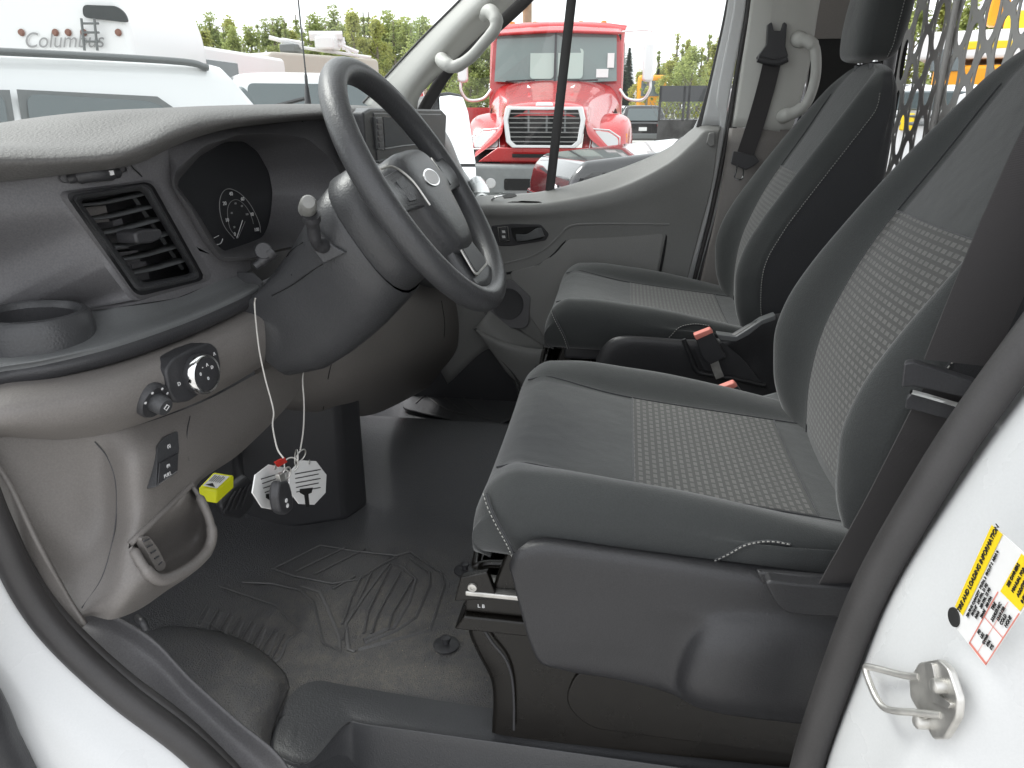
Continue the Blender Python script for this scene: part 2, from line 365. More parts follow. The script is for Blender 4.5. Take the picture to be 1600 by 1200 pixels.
def rubberfloor():
    """black rubber floor covering with dry dirt where feet rest"""
    m = mat('dusty_rubber_floor', (0.03, 0.03, 0.03), 0.55); n = m.node_tree; b = n.nodes['Principled BSDF']
    tc = n.nodes.new('ShaderNodeTexCoord')
    d = n.nodes.new('ShaderNodeTexNoise'); d.inputs['Scale'].default_value = 17; d.inputs['Detail'].default_value = 10; d.inputs['Roughness'].default_value = 0.74
    n.links.new(tc.outputs['Object'], d.inputs['Vector'])
    # dirt gathers round the driver's heels: distance from that spot
    vm = n.nodes.new('ShaderNodeVectorMath'); vm.operation = 'DISTANCE'; vm.inputs[1].default_value = (-0.45, 0.42, 0.02)
    n.links.new(tc.outputs['Object'], vm.inputs[0])
    fr = n.nodes.new('ShaderNodeMapRange'); fr.inputs[1].default_value = 0.46; fr.inputs[2].default_value = 0.12
    n.links.new(vm.outputs['Value'], fr.inputs[0])
    nr = n.nodes.new('ShaderNodeMapRange'); nr.inputs[1].default_value = 0.34; nr.inputs[2].default_value = 0.60
    n.links.new(d.outputs[0], nr.inputs[0])
    d2 = n.nodes.new('ShaderNodeTexNoise'); d2.inputs['Scale'].default_value = 95; d2.inputs['Detail'].default_value = 8; d2.inputs['Roughness'].default_value = 0.8
    n.links.new(tc.outputs['Object'], d2.inputs['Vector'])
    n2r = n.nodes.new('ShaderNodeMapRange'); n2r.inputs[1].default_value = 0.4; n2r.inputs[2].default_value = 0.62; n2r.inputs[3].default_value = 0.35; n2r.inputs[4].default_value = 1.2
    n.links.new(d2.outputs[0], n2r.inputs[0])
    m0 = n.nodes.new('ShaderNodeMath'); m0.operation = 'MULTIPLY'; n.links.new(nr.outputs[0], m0.inputs[0]); n.links.new(n2r.outputs[0], m0.inputs[1])
    mu = n.nodes.new('ShaderNodeMath'); mu.operation = 'MULTIPLY'; n.links.new(fr.outputs[0], mu.inputs[0]); n.links.new(m0.outputs[0], mu.inputs[1])
    cm = n.nodes.new('ShaderNodeMix'); cm.data_type = 'RGBA'; cm.inputs[6].default_value = (0.078, 0.079, 0.083, 1); cm.inputs[7].default_value = (0.175, 0.163, 0.145, 1)
    n.links.new(mu.outputs[0], cm.inputs[0]); n.links.new(cm.outputs[2], b.inputs['Base Color'])
    rr = n.nodes.new('ShaderNodeMapRange'); rr.inputs[3].default_value = 0.45; rr.inputs[4].default_value = 0.95
    n.links.new(mu.outputs[0], rr.inputs[0]); n.links.new(rr.outputs[0], b.inputs['Roughness'])
    g = n.nodes.new('ShaderNodeTexNoise'); g.inputs['Scale'].default_value = 330; n.links.new(tc.outputs['Object'], g.inputs['Vector'])
    bp = n.nodes.new('ShaderNodeBump'); bp.inputs['Strength'].default_value = 0.9; bp.inputs['Distance'].default_value = 0.0032
    n.links.new(g.outputs[0], bp.inputs['Height']); n.links.new(bp.outputs[0], b.inputs['Normal']); return m
M['floor'] = rubberfloor()
def smooth01(t): t = max(0.0, min(1.0, t)); return t*t*(3-2*t)
# ================================================================ the van
van = thing('van', 'white panel van seen through its open driver doorway, dark and warm grey cab interior', 'van', (0, 0, -0.62))
# --- outer body: roof, far side wall, near pillar, sill
def strip(name, rows, m, par, **k): return surf(name, rows, m, par, **k)
roof = surf('roof', [[(x, y, 1.62-0.09*abs(x)**3) for x in (-0.93, -0.5, 0, 0.5, 0.93)] for y in (0.42, 0.1, -0.5, -1.5, -3.2)], M['white'], van, thick=0.03)
surf('headliner', [[(x, y, 1.56-0.09*abs(x)**3) for x in (-0.86, -0.5, 0, 0.5, 0.86)] for y in (0.40, 0.1, -0.5, -1.5, -3.1)], M['head'], roof, thick=0.01)
box('side_wall', (0.95, -2.0, 0.32), (0.05, 2.7, 0.68), M['white'], van, bev=0.01)       # beyond the sliding door opening
box('side_wall', (0.95, -2.0, 1.50), (0.05, 2.7, 0.14), M['white'], van, bev=0.01)
box('side_wall', (0.94, -1.72, 0.98), (0.05, 0.10, 0.7), M['white'], van, bev=0.01)
box('side_wall', (-0.95, -2.1, 0.5), (0.05, 3.2, 2.15), M['white'], van, bev=0.01)
box('bonnet', (0, 1.55, 0.62), (1.7, 0.75, 0.16), M['white'], van, bev=0.05)
box('bulkhead', (0, 1.12, 0.45), (1.8, 0.04, 0.95), M['void'], van)
# windscreen
wsq = [(-0.80, 0.30, 1.50), (0.80, 0.30, 1.50), (0.86, 1.00, 0.935), (-0.86, 1.00, 0.935)]
surf('windscreen', [[(-0.76, 0.36, 1.50), (-0.4, 0.42, 1.51), (0.4, 0.42, 1.51), (0.76, 0.36, 1.50)],
     [(-0.84, 0.74, 1.0), (-0.45, 0.86, 0.985), (0.45, 0.86, 0.985), (0.84, 0.74, 1.0)],
     [(-0.90, 0.86, 0.86), (-0.5, 1.04, 0.84), (0.5, 1.04, 0.84), (0.90, 0.86, 0.86)]], M['glass'], van)
tube('wiper', [(0.15, 1.08, 0.93), (0.45, 1.0, 0.955), (0.66, 0.93, 0.99)], 0.006, M['black'], van, n=6)
# near pillar between driver door and cargo side, painted white
band = [(1200, 1275, 1330), (1240, 1304, 1190), (1283, 1356, 1047), (1340, 1413, 909), (1425, 1520, 740), (1493, 1600, 629), (1577, 1700, 504), (1700, 1850, 330), (1880, 2050, 100)]
seal_px = [(r_-6, y_) for l_, r_, y_ in band]
inner = [at(a, b, x=-0.86) for a, b in seal_px]
pil = []
for p in inner:
    pil.append([p+Vector((0.06, -0.02, 0)), p+Vector((0.0, 0.004, 0)), p+Vector((-0.03, 0.012, 0)), p+Vector((-0.075, 0.0, 0)),
                p+Vector((-0.12, -0.012, 0)), p+Vector((-0.15, -0.05, 0)), p+Vector((-0.155, -0.2, 0))])
pillar = surf('door_pillar', pil, M['white'], van, nu=6, nv=6)
# door opening seal, one long rubber tube with its lip
seal_left = [(-120, 560), (-60, 700), (0, 838), (45, 930), (100, 1002), (190, 1085), (300, 1170), (420, 1290)]
sl = [Vector((-0.80, 0.36, 1.46)), Vector((-0.86, 0.56, 1.20)), Vector((-0.90, 0.70, 0.92)), Vector((-0.905, 0.74, 0.75))]+[at(a, b, x=-0.90) for a, b in seal_left[1:]]
tube('door_seal', sl, 0.0165, M['rubber'], van, n=14, seg=8)
tube('door_seal_lip', [p+Vector((0.016, 0.006, 0.012)) for p in sl], 0.009, M['rubber'], van, n=8, seg=8)
def along(k): return [at(l_+(r_-l_)*k, y_, x=-0.86) for l_, r_, y_ in band]
tube('door_seal', [p+Vector((0, 0.012, 0)) for p in along(0.64)], 0.0175, M['rubber'], van, n=14, seg=8)
tube('door_seal_lip', [p+Vector((0.0, 0.0, 0)) for p in along(0.30)], 0.010, M['rubber'], van, n=10, seg=8)
tube('door_seal_lip', [p+Vector((0.012, 0.0, 0)) for p in along(0.44)], 0.012, M['rubber'], van, n=10, seg=8)
# white sill below the seal at the bottom left
sil = [[p+Vector((0.01, 0.0, 0)), p+Vector((-0.02, 0.015, -0.015)), p+Vector((-0.05, 0.03, -0.04)), p+Vector((-0.07, 0.06, -0.09)), p+Vector((-0.08, 0.10, -0.25))] for p in sl]
surf('door_sill', sil, M['white'], van)
# lower edge of the sill with dark underbody
tube('sill_trim', [at(a, b, x=-0.99) for a, b in ((-420, 600), (-260, 800), (-60, 1080), (-5, 1190), (60, 1290), (300, 1600))], 0.03, M['black'], van)
tube('windscreen_pillar', [(-0.77, 0.33, 1.52), (-0.83, 0.56, 1.24), (-0.88, 0.74, 1.0), (-0.90, 0.84, 0.86)], 0.045, M['cream'], van, n=14, flat=0.8)
# striker
sc = at(1474, 1086, x=-0.905)
nrm = Vector((-0.25, 0.95, 0)).normalized()
pillar_y = sc.y
def spt(a, b, off=0.0):
    """point on the pillar face plane seen at (a, b)"""
    r = FW+RT*((a-800)/FPX)+UP*((600-b)/FPX); n = Vector((-0.12, 1, 0)).normalized()
    p0 = inner[3]+Vector((-0.06, 0.006, 0)); t = (p0-CAM).dot(n)/r.dot(n); return CAM+r*t+n*off
pn = Vector((-0.12, 1, 0)).normalized()
striker = slab('striker', [spt(*p, 0.0) for p in ((1447, 1035), (1478, 1030), (1494, 1045), (1510, 1092), (1508, 1122), (1488, 1155), (1470, 1156), (1450, 1118), (1433, 1090), (1432, 1060))], pn*0.007, M['steel'], van, bev=0.002, r=0.004)
slab('ridge', [spt(*p, 0.006) for p in ((1462, 1036), (1474, 1036), (1484, 1085), (1505, 1100), (1500, 1108), (1470, 1095))], pn*0.004, M['steel'], striker, bev=0.0015, r=0.003)
for a, b in ((1488, 1072), (1460, 1128)):
    lathe('bolt', [(0.0001, 0.012), (0.004, 0.0115), (0.006, 0.010), (0.0065, 0.006), (0.0065, 0)], spt(a, b, 0.006), pn, M['steel'], striker)
tube('loop', [spt(1447, 1058, 0.006), spt(1430, 1055, 0.012), spt(1402, 1043, 0.026), spt(1398, 1046, 0.028), spt(1404, 1062, 0.029), spt(1420, 1095, 0.029), spt(1434, 1110, 0.026), spt(1460, 1114, 0.015), spt(1482, 1118, 0.006)], 0.0033, M['steel'], striker, n=10, smoothp=True)
# information sticker on the pillar
def stq(u, v, off=0.0012):
    q = ((1553, 820), (1640, 895), (1543, 1042), (1486, 968))
    a = q[0][0]*(1-u)*(1-v)+q[1][0]*u*(1-v)+q[2][0]*u*v+q[3][0]*(1-u)*v
    b = q[0][1]*(1-u)*(1-v)+q[1][1]*u*(1-v)+q[2][1]*u*v+q[3][1]*(1-u)*v
    return spt(a, b, off)
sticker = mesh('sticker', [stq(0, 0), stq(1, 0), stq(1, 1), stq(0, 1)], [(0, 1, 2, 3)], M['card'], van, smooth=False)
# along v runs the writing (it stands on its side), u is across the lines
sx = (stq(0, 0)-stq(0, 1)); sy = (stq(0, 0.5)-stq(1, 0.5))
def stl(name, u0, v0, u1, v1, m, off): mesh(name, [stq(u0, v0, off), stq(u1, v0, off), stq(u1, v1, off), stq(u0, v1, off)], [(0, 1, 2, 3)], m, sticker, smooth=False)
stl('title_band', 0.0, 0.0, 0.2, 0.86, M['lab_y'], 0.0018)
text('title', 'TIRE AND LOADING INFORMATION', stq(0.1, 0.43, 0.0024), sx, sy, 0.0042, M['ink'], sticker)
lathe('logo', [(0.0001, 0.001), (0.008, 0.001), (0.0082, 0)], stq(0.07, 0.94, 0.0016), pn, M['ink'], sticker)
stl('warning_band', 0.56, 0.02, 0.98, 0.42, M['lab_y'], 0.0018)
for k, t_ in enumerate(('SEE OWNERS', 'MANUAL FOR', 'ADDITIONAL', 'INFORMATION')):
    text('warning_text', t_, stq(0.62+0.1*k, 0.22, 0.0024), sx, sy, 0.0028, M['ink'], sticker)
for k, t_ in enumerate(('SEATING CAPACITY  TOTAL 2  FRONT 2  REAR 0', 'FRONT   245 KPA, 51 PSI', 'REAR    380 KPA, 55 PSI', 'SPARE   380 KPA')):
    text('small_text', t_, stq(0.27+0.075*k if k < 3 else 0.5, 0.5 if k == 0 else 0.62, 0.0024), sx, sy, 0.0024, M['ink'], sticker)
for k in range(5):
    text('small_text', ('TIRE', '235/65R16C', '121/119R', 'COLD', 'NONE')[k], stq(0.60+0.08*k, 0.56 + 0.02*(k % 2), 0.0024), sx, sy, 0.0028, M['ink'], sticker)
    text('small_text', ('PSI', 'LBS', 'GVWR', 'KPA', 'KG')[k], stq(0.60+0.08*k, 0.83, 0.0024), sx, sy, 0.0026, M['ink'], sticker)
for u0, v0, u1, v1 in ((0.52, 0.44, 0.54, 0.99), (0.97, 0.44, 0.99, 0.99), (0.52, 0.97, 0.99, 0.99), (0.74, 0.44, 0.748, 0.97), (0.54, 0.7, 0.97, 0.708)):
    stl('red_rule', u0, v0, u1, v1, M['salmon'], 0.0016)
slab('barcode_sticker', [spt(*p, 0.0012) for p in ((1572, 836), (1588, 850), (1660, 925), (1645, 945))], pn*0.0005, M['card'], van)

# ---------------------------------------------------------------- cab floor
def fz(x, y):
    """height of the cab floor"""
    z = 0.0
    z += 0.30*smooth01((y-0.72)/0.45)                                   # toe board
    z += 0.09*smooth01((x-0.02)/0.34)*(1-smooth01((x-0.44)/0.10))*smooth01((y-0.05)/0.25)   # tunnel between the footwells
    z -= 0.03*smooth01((x-0.46)/0.1)
    return z
def gridmesh(name, xs, ys, f, m, par, thick=0.0):
    vs = [(x, y, f(x, y)) for y in ys for x in xs]; nx = len(xs)
    fs = [(j*nx+i, j*nx+i+1, (j+1)*nx+i+1, (j+1)*nx+i) for j in range(len(ys)-1) for i in range(nx-1)]
    o = mesh(name, vs, fs, m, par)
    return o
def lin(a, b, n): return [a+(b-a)*i/(n-1) for i in range(n)]
floor_ = gridmesh('floor_covering', lin(-0.80, 0.92, 70), lin(-0.9, 1.15, 80), lambda x, y: fz(x, y) if x > -0.56 or y > 0.5 else fz(x, y), M['floor'], van)
# cut the step well out of the covering: drop faces beyond the step edge
bm = bmesh.new(); bm.from_mesh(floor_.data)
bmesh.ops.delete(bm, geom=[f for f in bm.faces if f.calc_center_median().x < -0.575 and f.calc_center_median().y < 0.50], context='FACES')
bm.to_mesh(floor_.data); bm.free()
box('cargo_floor', (0, -2.2, -0.012), (1.84, 2.7, 0.02), M['black'], van)
# moulded ridges of the covering
def fp(a, b, dz=0.0):
    p = at(a, b, z=0.0)
    for _ in range(4): p = at(a, b, z=fz(p.x, p.y)+dz)
    return p
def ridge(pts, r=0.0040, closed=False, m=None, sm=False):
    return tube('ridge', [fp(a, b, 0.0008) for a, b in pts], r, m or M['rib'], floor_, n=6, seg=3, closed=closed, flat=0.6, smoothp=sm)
R1 = [[(427, 889), (500, 852), (560, 862), (620, 868), (640, 862)], [(462, 893), (540, 855)], [(492, 897), (570, 858)], [(425, 888), (460, 900), (520, 912), (560, 905), (600, 880), (622, 868)],
      [(378, 910), (425, 912), (470, 922), (490, 940), (505, 1005), (532, 1018), (530, 995), (512, 950), (500, 925), (470, 915)],
      [(640, 872), (672, 895), (672, 915), (650, 965), (620, 985), (570, 1005), (568, 1000), (600, 985), (615, 982), (640, 940), (650, 905), (630, 885), (610, 880), (600, 890), (570, 930), (540, 975), (545, 1015), (555, 1018)],
      [(610, 885), (575, 955), (568, 990)], [(625, 895), (590, 960), (580, 990)], [(645, 905), (612, 960), (606, 985)], [(565, 900), (548, 935), (535, 975)], [(580, 895), (548, 965)],
      [(535, 1000), (540, 980)], [(555, 900), (520, 920)], [(640, 862), (690, 895), (695, 915), (672, 985), (560, 1015)]]
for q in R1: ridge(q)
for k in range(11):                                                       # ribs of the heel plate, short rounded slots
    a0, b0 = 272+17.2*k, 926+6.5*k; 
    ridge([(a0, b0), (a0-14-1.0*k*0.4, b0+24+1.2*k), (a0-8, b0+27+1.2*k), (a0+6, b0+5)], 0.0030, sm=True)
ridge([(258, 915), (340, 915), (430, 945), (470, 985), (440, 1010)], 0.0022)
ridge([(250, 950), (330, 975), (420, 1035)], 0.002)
# passenger footwell mat
pm = [at(a, b, z=-0.018) for a, b in ((640, 600), (700, 566), (806, 580), (830, 640), (766, 672), (628, 640))]
pmat = slab('footwell_mat', pm, (0, 0, 0.008), M['floor'], van, bev=0.003, r=0.03)
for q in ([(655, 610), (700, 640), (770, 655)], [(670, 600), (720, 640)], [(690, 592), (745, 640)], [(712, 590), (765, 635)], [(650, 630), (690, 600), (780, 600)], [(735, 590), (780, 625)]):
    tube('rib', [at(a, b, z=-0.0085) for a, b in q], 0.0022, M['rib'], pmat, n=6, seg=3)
slab('toe_board', [(0.11, 0.93, -0.04), (0.86, 0.93, -0.04), (0.86, 0.99, 0.5), (0.11, 0.99, 0.5)], (0, 0.02, 0), M['floor'], van)
# two mat clips
for a, b in ((727, 891), (697, 1008)):
    c = at(a, b, z=0.003)
    lathe('mat_clip', [(0.025, 0), (0.025, 0.002), (0.020, 0.004), (0.0065, 0.005), (0.006, 0.012), (0.009, 0.013), (0.009, 0.018), (0.006, 0.019), (0.0001, 0.019)], c, (0, 0, 1), M['black'], floor_, n=28)
# wheel arch hump beside the pedals with dry dirt on it
hump = [
 [(190, 985), (250, 975), (330, 985), (395, 1010), (440, 1048), (452, 1075)],
 [(195, 990), (260, 985), (335, 1000), (390, 1030), (430, 1068), (440, 1100)],
 [(230, 1030), (290, 1040), (345, 1060), (385, 1090), (410, 1120), (425, 1140)],
 [(280, 1095), (330, 1110), (370, 1130), (395, 1150), (410, 1165), (418, 1180)]]
hz = [0.003, 0.045, 0.05, 0.045]
hx = []
for i, r_ in enumerate(hump):
    row = []
    for j, (a, b) in enumerate(r_):
        e = min(j, 5-j); z = hz[i]*(1.0 if j < 4 else (0.75 if j == 4 else 0.06))
        row.append(at(a, b, z=z))
    hx.append(row)
surf('wheel_arch_cover', hx, M['floor'], van, nu=8, nv=6, thick=0.004)
# textured kick trim inside the seal, bottom left
kt = [[(112, 948), (118, 975), (112, 1000), (100, 1012)], [(175, 962), (170, 990), (160, 1030), (150, 1062)], [(240, 1000), (232, 1030), (222, 1075), (210, 1110)],
      [(300, 1062), (290, 1090), (275, 1125), (262, 1150)], [(370, 1125), (355, 1150), (335, 1180), (318, 1196)], [(440, 1185), (425, 1215), (400, 1245), (380, 1262)], [(480, 1260), (470, 1290), (440, 1320), (420, 1330)]]
surf('kick_trim', [[at(p[0][0], p[0][1], x=-0.80), at(p[1][0], p[1][1], x=-0.81), at(p[2][0], p[2][1], x=-0.845), at(p[3][0], p[3][1], x=-0.885)] for p in kt], M['dash'], van, nu=6, nv=6, thick=0.004)
# scuff strip and step well
sA = [at(a, b, z=0.004) for a, b in ((492, 1064), (770, 1107), (1290, 1178))]
st_in = [at(437, 1120, z=0.004), at(455, 1085, z=0.004), at(492, 1064, z=0.004), at(560, 1074, z=0.004), at(770, 1107, z=0.004), at(1300, 1178, z=0.004)]
st_out = [at(420, 1172, z=0.0), at(480, 1190, z=0.0), at(540, 1131, z=0.0), at(585, 1133, z=0.0), at(770, 1158, z=0.0), at(1300, 1232, z=0.0)]
# flat ledge
surf('step_trim', [st_in, [p.lerp(q, 0.5)+Vector((0, 0, 0.003)) for p, q in zip(st_in, st_out)], st_out,
     [p+Vector((-0.008, 0, -0.015)) for p in st_out], [p+Vector((-0.03, 0.0, -0.22)) for p in st_out]], M['gloss'], van, nu=6, nv=4)
lf = [at(437, 1120, z=0.004), at(420, 1172, z=0.0), at(440, 1260, z=-0.02)]
surf('step_trim', [[lf[0], at(492, 1100, z=0.002), at(540, 1131, z=0.0)], [lf[1], at(480, 1160, z=-0.002), at(560, 1160, z=-0.06)], [lf[2], at(510, 1260, z=-0.03), at(585, 1230, z=-0.16)]], M['gloss'], van, thick=0.002)
box('step_plate', (-0.78, 0.0, -0.24), (0.3, 1.1, 0.02), M['black'], van, bev=0.004)
box('step_plate', (-0.62, 0.52, -0.12), (0.02, 0.1, 0.22), M['black'], van)
# belt buckle handle-like strap at the foot of the seat, bottom right
tube('floor_bracket', [at(1205, 1165, x=-0.62), at(1230, 1150, x=-0.62), at(1255, 1140, x=-0.62)], 0.008, M['black'], van, flat=0.4)

# crumbs and grit on the floor covering
vs, fs = [], []; rg = random.Random(3)
for k in range(170):
    x, y = rg.gauss(-0.38, 0.12), rg.gauss(0.33, 0.10)
    if x < -0.54 or y > 0.6: continue
    z = fz(x, y)+0.001; i = len(vs); s_ = rg.uniform(0.0006, 0.0016)
    c = [Vector((rg.gauss(0, 1), rg.gauss(0, 1), rg.gauss(0, .6))).normalized()*s_ for _ in range(4)]
    vs += [Vector((x, y, z+s_*.5))+q for q in c]; fs += [(i, i+1, i+2), (i, i+2, i+3), (i, i+3, i+1), (i+1, i+3, i+2)]
tag(mesh('grit', vs, fs, mat('pale_grit', (0.32, 0.27, 0.2), 0.9), None, smooth=False), 'pale grit scattered on the black rubber floor', 'grit', kind='stuff')
# ================================================================ dashboard
def Yp(a):
    T_ = [(-200, .80), (-100, .76), (0, .72), (100, .68), (200, .64), (300, .62), (400, .59), (500, .54), (600, .51), (700, .50), (800, .50), (1000, .50)]
    for i in range(len(T_)-1):
        if a <= T_[i+1][0]:
            t = (a-T_[i][0])/(T_[i+1][0]-T_[i][0]); return T_[i][1]+(T_[i+1][1]-T_[i][1])*t
    return .5
def D(a, b, o=0.0):
    e = 0.08*smooth01((175-a)/120)*smooth01((b-330)/120)        # the fascia steps back behind the cup holder
    return at(a, b, y=Yp(a)+o+e)
# top pad
cols = [(-90, 238, 258, 286), (0, 236, 256, 282), (60, 236, 255, 277), (120, 234, 252, 270), (180, 227, 247, 263), (225, 213, 234, 252), (265, 195, 217, 232), (310, 181, 202, 214), (360, 175, 192, 201), (420, 171, 186, 193), (500, 168, 180, 186), (560, 168, 178, 184)]
rim = [D(a, b1, -0.035) for a, b1, b2, b3 in cols]; rf = [D(a, b2, -0.045) for a, b1, b2, b3 in cols]; rb = [D(a, b3, -0.015) for a, b1, b2, b3 in cols]
rbb = [p+Vector((0, 0.05, -0.005)) for p in rb]
ext_x = [0.1, 0.35, 0.6, 0.86]
def zcrest(x):
    T_ = [(-1, .925), (-.68, .925), (-.6, .942), (-.5, .966), (-.3, .971), (.15, .968), (1, .915)]
    for i in range(len(T_)-1):
        if x <= T_[i+1][0]: t = (x-T_[i][0])/(T_[i+1][0]-T_[i][0]); return T_[i][1]+(T_[i+1][1]-T_[i][1])*t
    return .968-.06*max(0, x-.15)
for x in ext_x:
    yy = 0.50+0.10*x; zz = .963-.07*max(0, x-.15)**1.0; rim.append(Vector((x, yy, zz))); rf.append(Vector((x, yy-0.012, zz-.008))); rb.append(Vector((x, yy+0.015, zz-.018))); rbb.append(Vector((x, yy+0.06, zz-.023)))
r1 = [Vector((p.x, p.y+0.05, (zcrest(p.x)+p.z)/2+0.004)) for p in rim]
r2_ = [Vector((p.x, p.y+0.12, zcrest(p.x+0.06)-0.002)) for p in rim]
r0 = [Vector((p.x, max(0.90, 1.05-0.25*abs(p.x)), 0.935)) for p in rim]
dash = surf('dashboard', [r0, [p.lerp(q, 0.5)+Vector((0, 0, 0.006)) for p, q in zip(r0, r2_)], r2_, r1, rim, rf, rb, rbb], M['pad'], van, nu=6, nv=5)
# demister slot at the far left of the pad
tube('demister_lip', [at(a, b, y=0.92) for a, b in ((-60, 222), (0, 214), (60, 208), (130, 204), (160, 200))], 0.007, M['pad'], dash, n=8, flat=.6)
tube('demister_slot', [at(a, b, y=0.88) for a, b in ((-60, 232), (0, 224), (60, 216), (105, 210))], 0.008, M['void'], dash, n=8, flat=.4)
# vent panel: loops from its outline to the vent opening and in
def loop(pts, y=0.0, r=0.0, n=96):
    """resample a closed pixel outline to n points at depth Yp+y"""
    W = [Vector((a, b, 0)) for a, b in pts]; W = rnd(W, r, 6) if r else W
    L = [0.0]
    for i in range(len(W)): L.append(L[-1]+(W[(i+1) % len(W)]-W[i]).length)
    out = []
    for k in range(n):
        s_ = L[-1]*k/n; i = 0
        while L[i+1] < s_: i += 1
        t = (s_-L[i])/max(L[i+1]-L[i], 1e-9); p = W[i].lerp(W[(i+1) % len(W)], t)
        out.append((p.x, p.y))
    # start at the point nearest the top-left corner direction
    cx = sum(p[0] for p in out)/n; cy = sum(p[1] for p in out)/n
    k0 = min(range(n), key=lambda k: abs(math.atan2(out[k][1]-cy, out[k][0]-cx)+2.2))
    out = out[k0:]+out[:k0]
    return [D(a, b, y) for a, b in out]
def loopsurf(name, loops, m, par, cap=None, auto=40):
    n = len(loops[0]); vs = [p for l in loops for p in l]; fs = []
    for i in range(len(loops)-1):
        for k in range(n): k2 = (k+1) % n; fs.append((i*n+k, i*n+k2, (i+1)*n+k2, (i+1)*n+k))
    if cap: fs.append(tuple((len(loops)-1)*n+k for k in range(n)))
    return mesh(name, vs, fs, m, par, auto=auto)
vo = [(-80, 262), (0, 272), (110, 262), (200, 246), (266, 222), (272, 290), (300, 345), (322, 385), (345, 408), (392, 407), (392, 424), (332, 443), (275, 466), (178, 481), (0, 500), (-80, 510)]
v1 = [(88, 300), (240, 280), (335, 436), (215, 470)]
v2 = [(100, 302), (236, 283), (322, 437), (214, 464)]
v3 = [(110, 305), (232, 286), (315, 435), (215, 457)]
v4 = [(118, 310), (225, 292), (305, 429), (219, 447)]
v5 = [(124, 313), (221, 297), (299, 427), (222, 442)]
face = loopsurf('fascia', [loop(vo, 0.0), loop([(a*0.35+c*0.65, b*0.35+d*0.65) for (a, b), (c, d) in zip([(40, 285), (245, 262), (335, 425), (190, 476)], v1)], 0.0, 12), loop(v1, 0.0, 14), loop(v2, -0.006, 14)], M['dash'], dash)
loopsurf('air_vent', [loop(v3, 0.002, 12), loop(v3, -0.008, 12), loop([(a*0.5+c*0.5, b*0.5+d*0.5) for (a, b), (c, d) in zip(v3, v4)], -0.012, 12), loop(v4, -0.008, 10), loop(v5, 0.004, 9), loop(v5, 0.07, 9)], M['gloss'], dash, cap=True)
loopsurf('fascia_gap', [loop(v2, -0.006, 14), loop(v2, 0.0, 14), loop(v3, 0.0, 12)], M['black'], dash)
sl_px = [((126, 319), (226, 303)), ((134, 342), (238, 323)), ((148, 365), (252, 342)), ((165, 387), (267, 364)), ((180, 406), (281, 384)), ((196, 427), (291, 406))]
for (a, b), (c, d) in sl_px:
    p, q = D(a-2, b+2, 0.006), D(c+2, d, 0.006); mid = (p+q)/2+Vector((0, -0.004, 0.0))
    rows = []
    for o in (Vector((0, -0.004, 0)), Vector((0, 0.0, 0.0016)), Vector((0, 0.022, 0.0022)), Vector((0, 0.022, -0.001)), Vector((0, 0.0, -0.0016)), Vector((0, -0.004, 0))):
        rows.append([p+o, p.lerp(q, 0.3)+o+Vector((0, -0.003, -0.002)), p.lerp(q, 0.7)+o+Vector((0, -0.003, -0.001)), q+o])
    surf('vent_slat', rows, M['shelf'], dash, nu=4, nv=1)
kn = slab('vent_tab', [D(a, b, -0.012) for a, b in ((211, 364), (222, 359), (250, 357), (255, 363), (253, 373), (238, 380), (215, 381))], (0, 0.03, 0), M['black'], dash, bev=0.003, r=0.004)
for a, b, c, d in ((130, 325, 165, 350), (160, 365, 195, 392), (180, 395, 215, 420), (175, 345, 190, 365), (205, 412, 228, 440)):
    slab('vent_vane', [D(a, b, 0.035), D(c, b-4, 0.035), D(c+6, d-4, 0.035), D(a+6, d, 0.035)], (0.0, 0.03, 0), M['grey'] if a in (130,) else M['dash'], dash)
tube('vent_link', [D(207, 305, 0.03), D(232, 342, 0.03), D(285, 420, 0.03)], 0.003, M['shelf'], dash, n=6)
# thumb wheel above the vent
loopsurf('fascia_recess', [loop([(90, 276), (150, 260), (195, 257), (200, 268), (150, 281), (98, 286)], -0.002, 6), loop([(92, 277), (150, 262), (193, 259), (198, 267), (150, 279), (99, 284)], 0.006, 6)], M['gloss'], dash, cap=True)
tube('thumb_wheel', [D(108, 280, 0), D(130, 274, -0.006), (D(160, 271, -0.008)), D(183, 270, 0)], [0.006, 0.0095, 0.0095, 0.007], M['black'], dash, n=12)
slab('wheel_mark', [D(a, b, -0.014) for a, b in ((172, 267), (177, 266), (179, 273), (175, 274))], (0, 0.004, 0), M['print'], dash)
# instrument hood
bo = [(262, 226), (310, 205), (370, 193), (440, 189), (505, 186), (560, 186), (575, 240), (560, 330), (480, 380), (440, 392), (395, 404), (345, 408), (318, 380), (290, 330), (268, 290)]
b1 = [(270, 262), (310, 220), (370, 203), (440, 201), (490, 208), (530, 245), (555, 285), (560, 330), (480, 385), (440, 392), (395, 406), (348, 409), (322, 378), (292, 326), (268, 292)]
b2 = [(273, 268), (318, 228), (375, 209), (430, 208), (480, 216), (520, 250), (540, 290), (545, 330), (480, 382), (440, 388), (395, 403), (344, 402), (326, 376), (296, 324), (271, 290)]
b3 = [(276, 275), (312, 238), (360, 214), (405, 212), (445, 226), (478, 262), (490, 300), (480, 335), (460, 360), (430, 376), (395, 390), (345, 399), (330, 376), (299, 324), (273, 290)]
b4 = [(280, 280), (312, 244), (350, 222), (380, 220), (402, 236), (420, 268), (426, 300), (423, 335), (418, 356), (410, 371), (390, 379), (346, 394), (334, 374), (303, 324), (277, 291)]
hood = loopsurf('instrument_hood', [loop(bo, 0.0, 8), loop(b1, -0.012, 8), loop(b2, -0.02, 8), loop(b3, 0.02, 8), loop(b4, 0.055, 8)], M['dash'], dash)
clus = loopsurf('instrument_display', [loop(b4, 0.055, 8), loop(b4, 0.056, 8)], M['screen'], dash, cap=True)
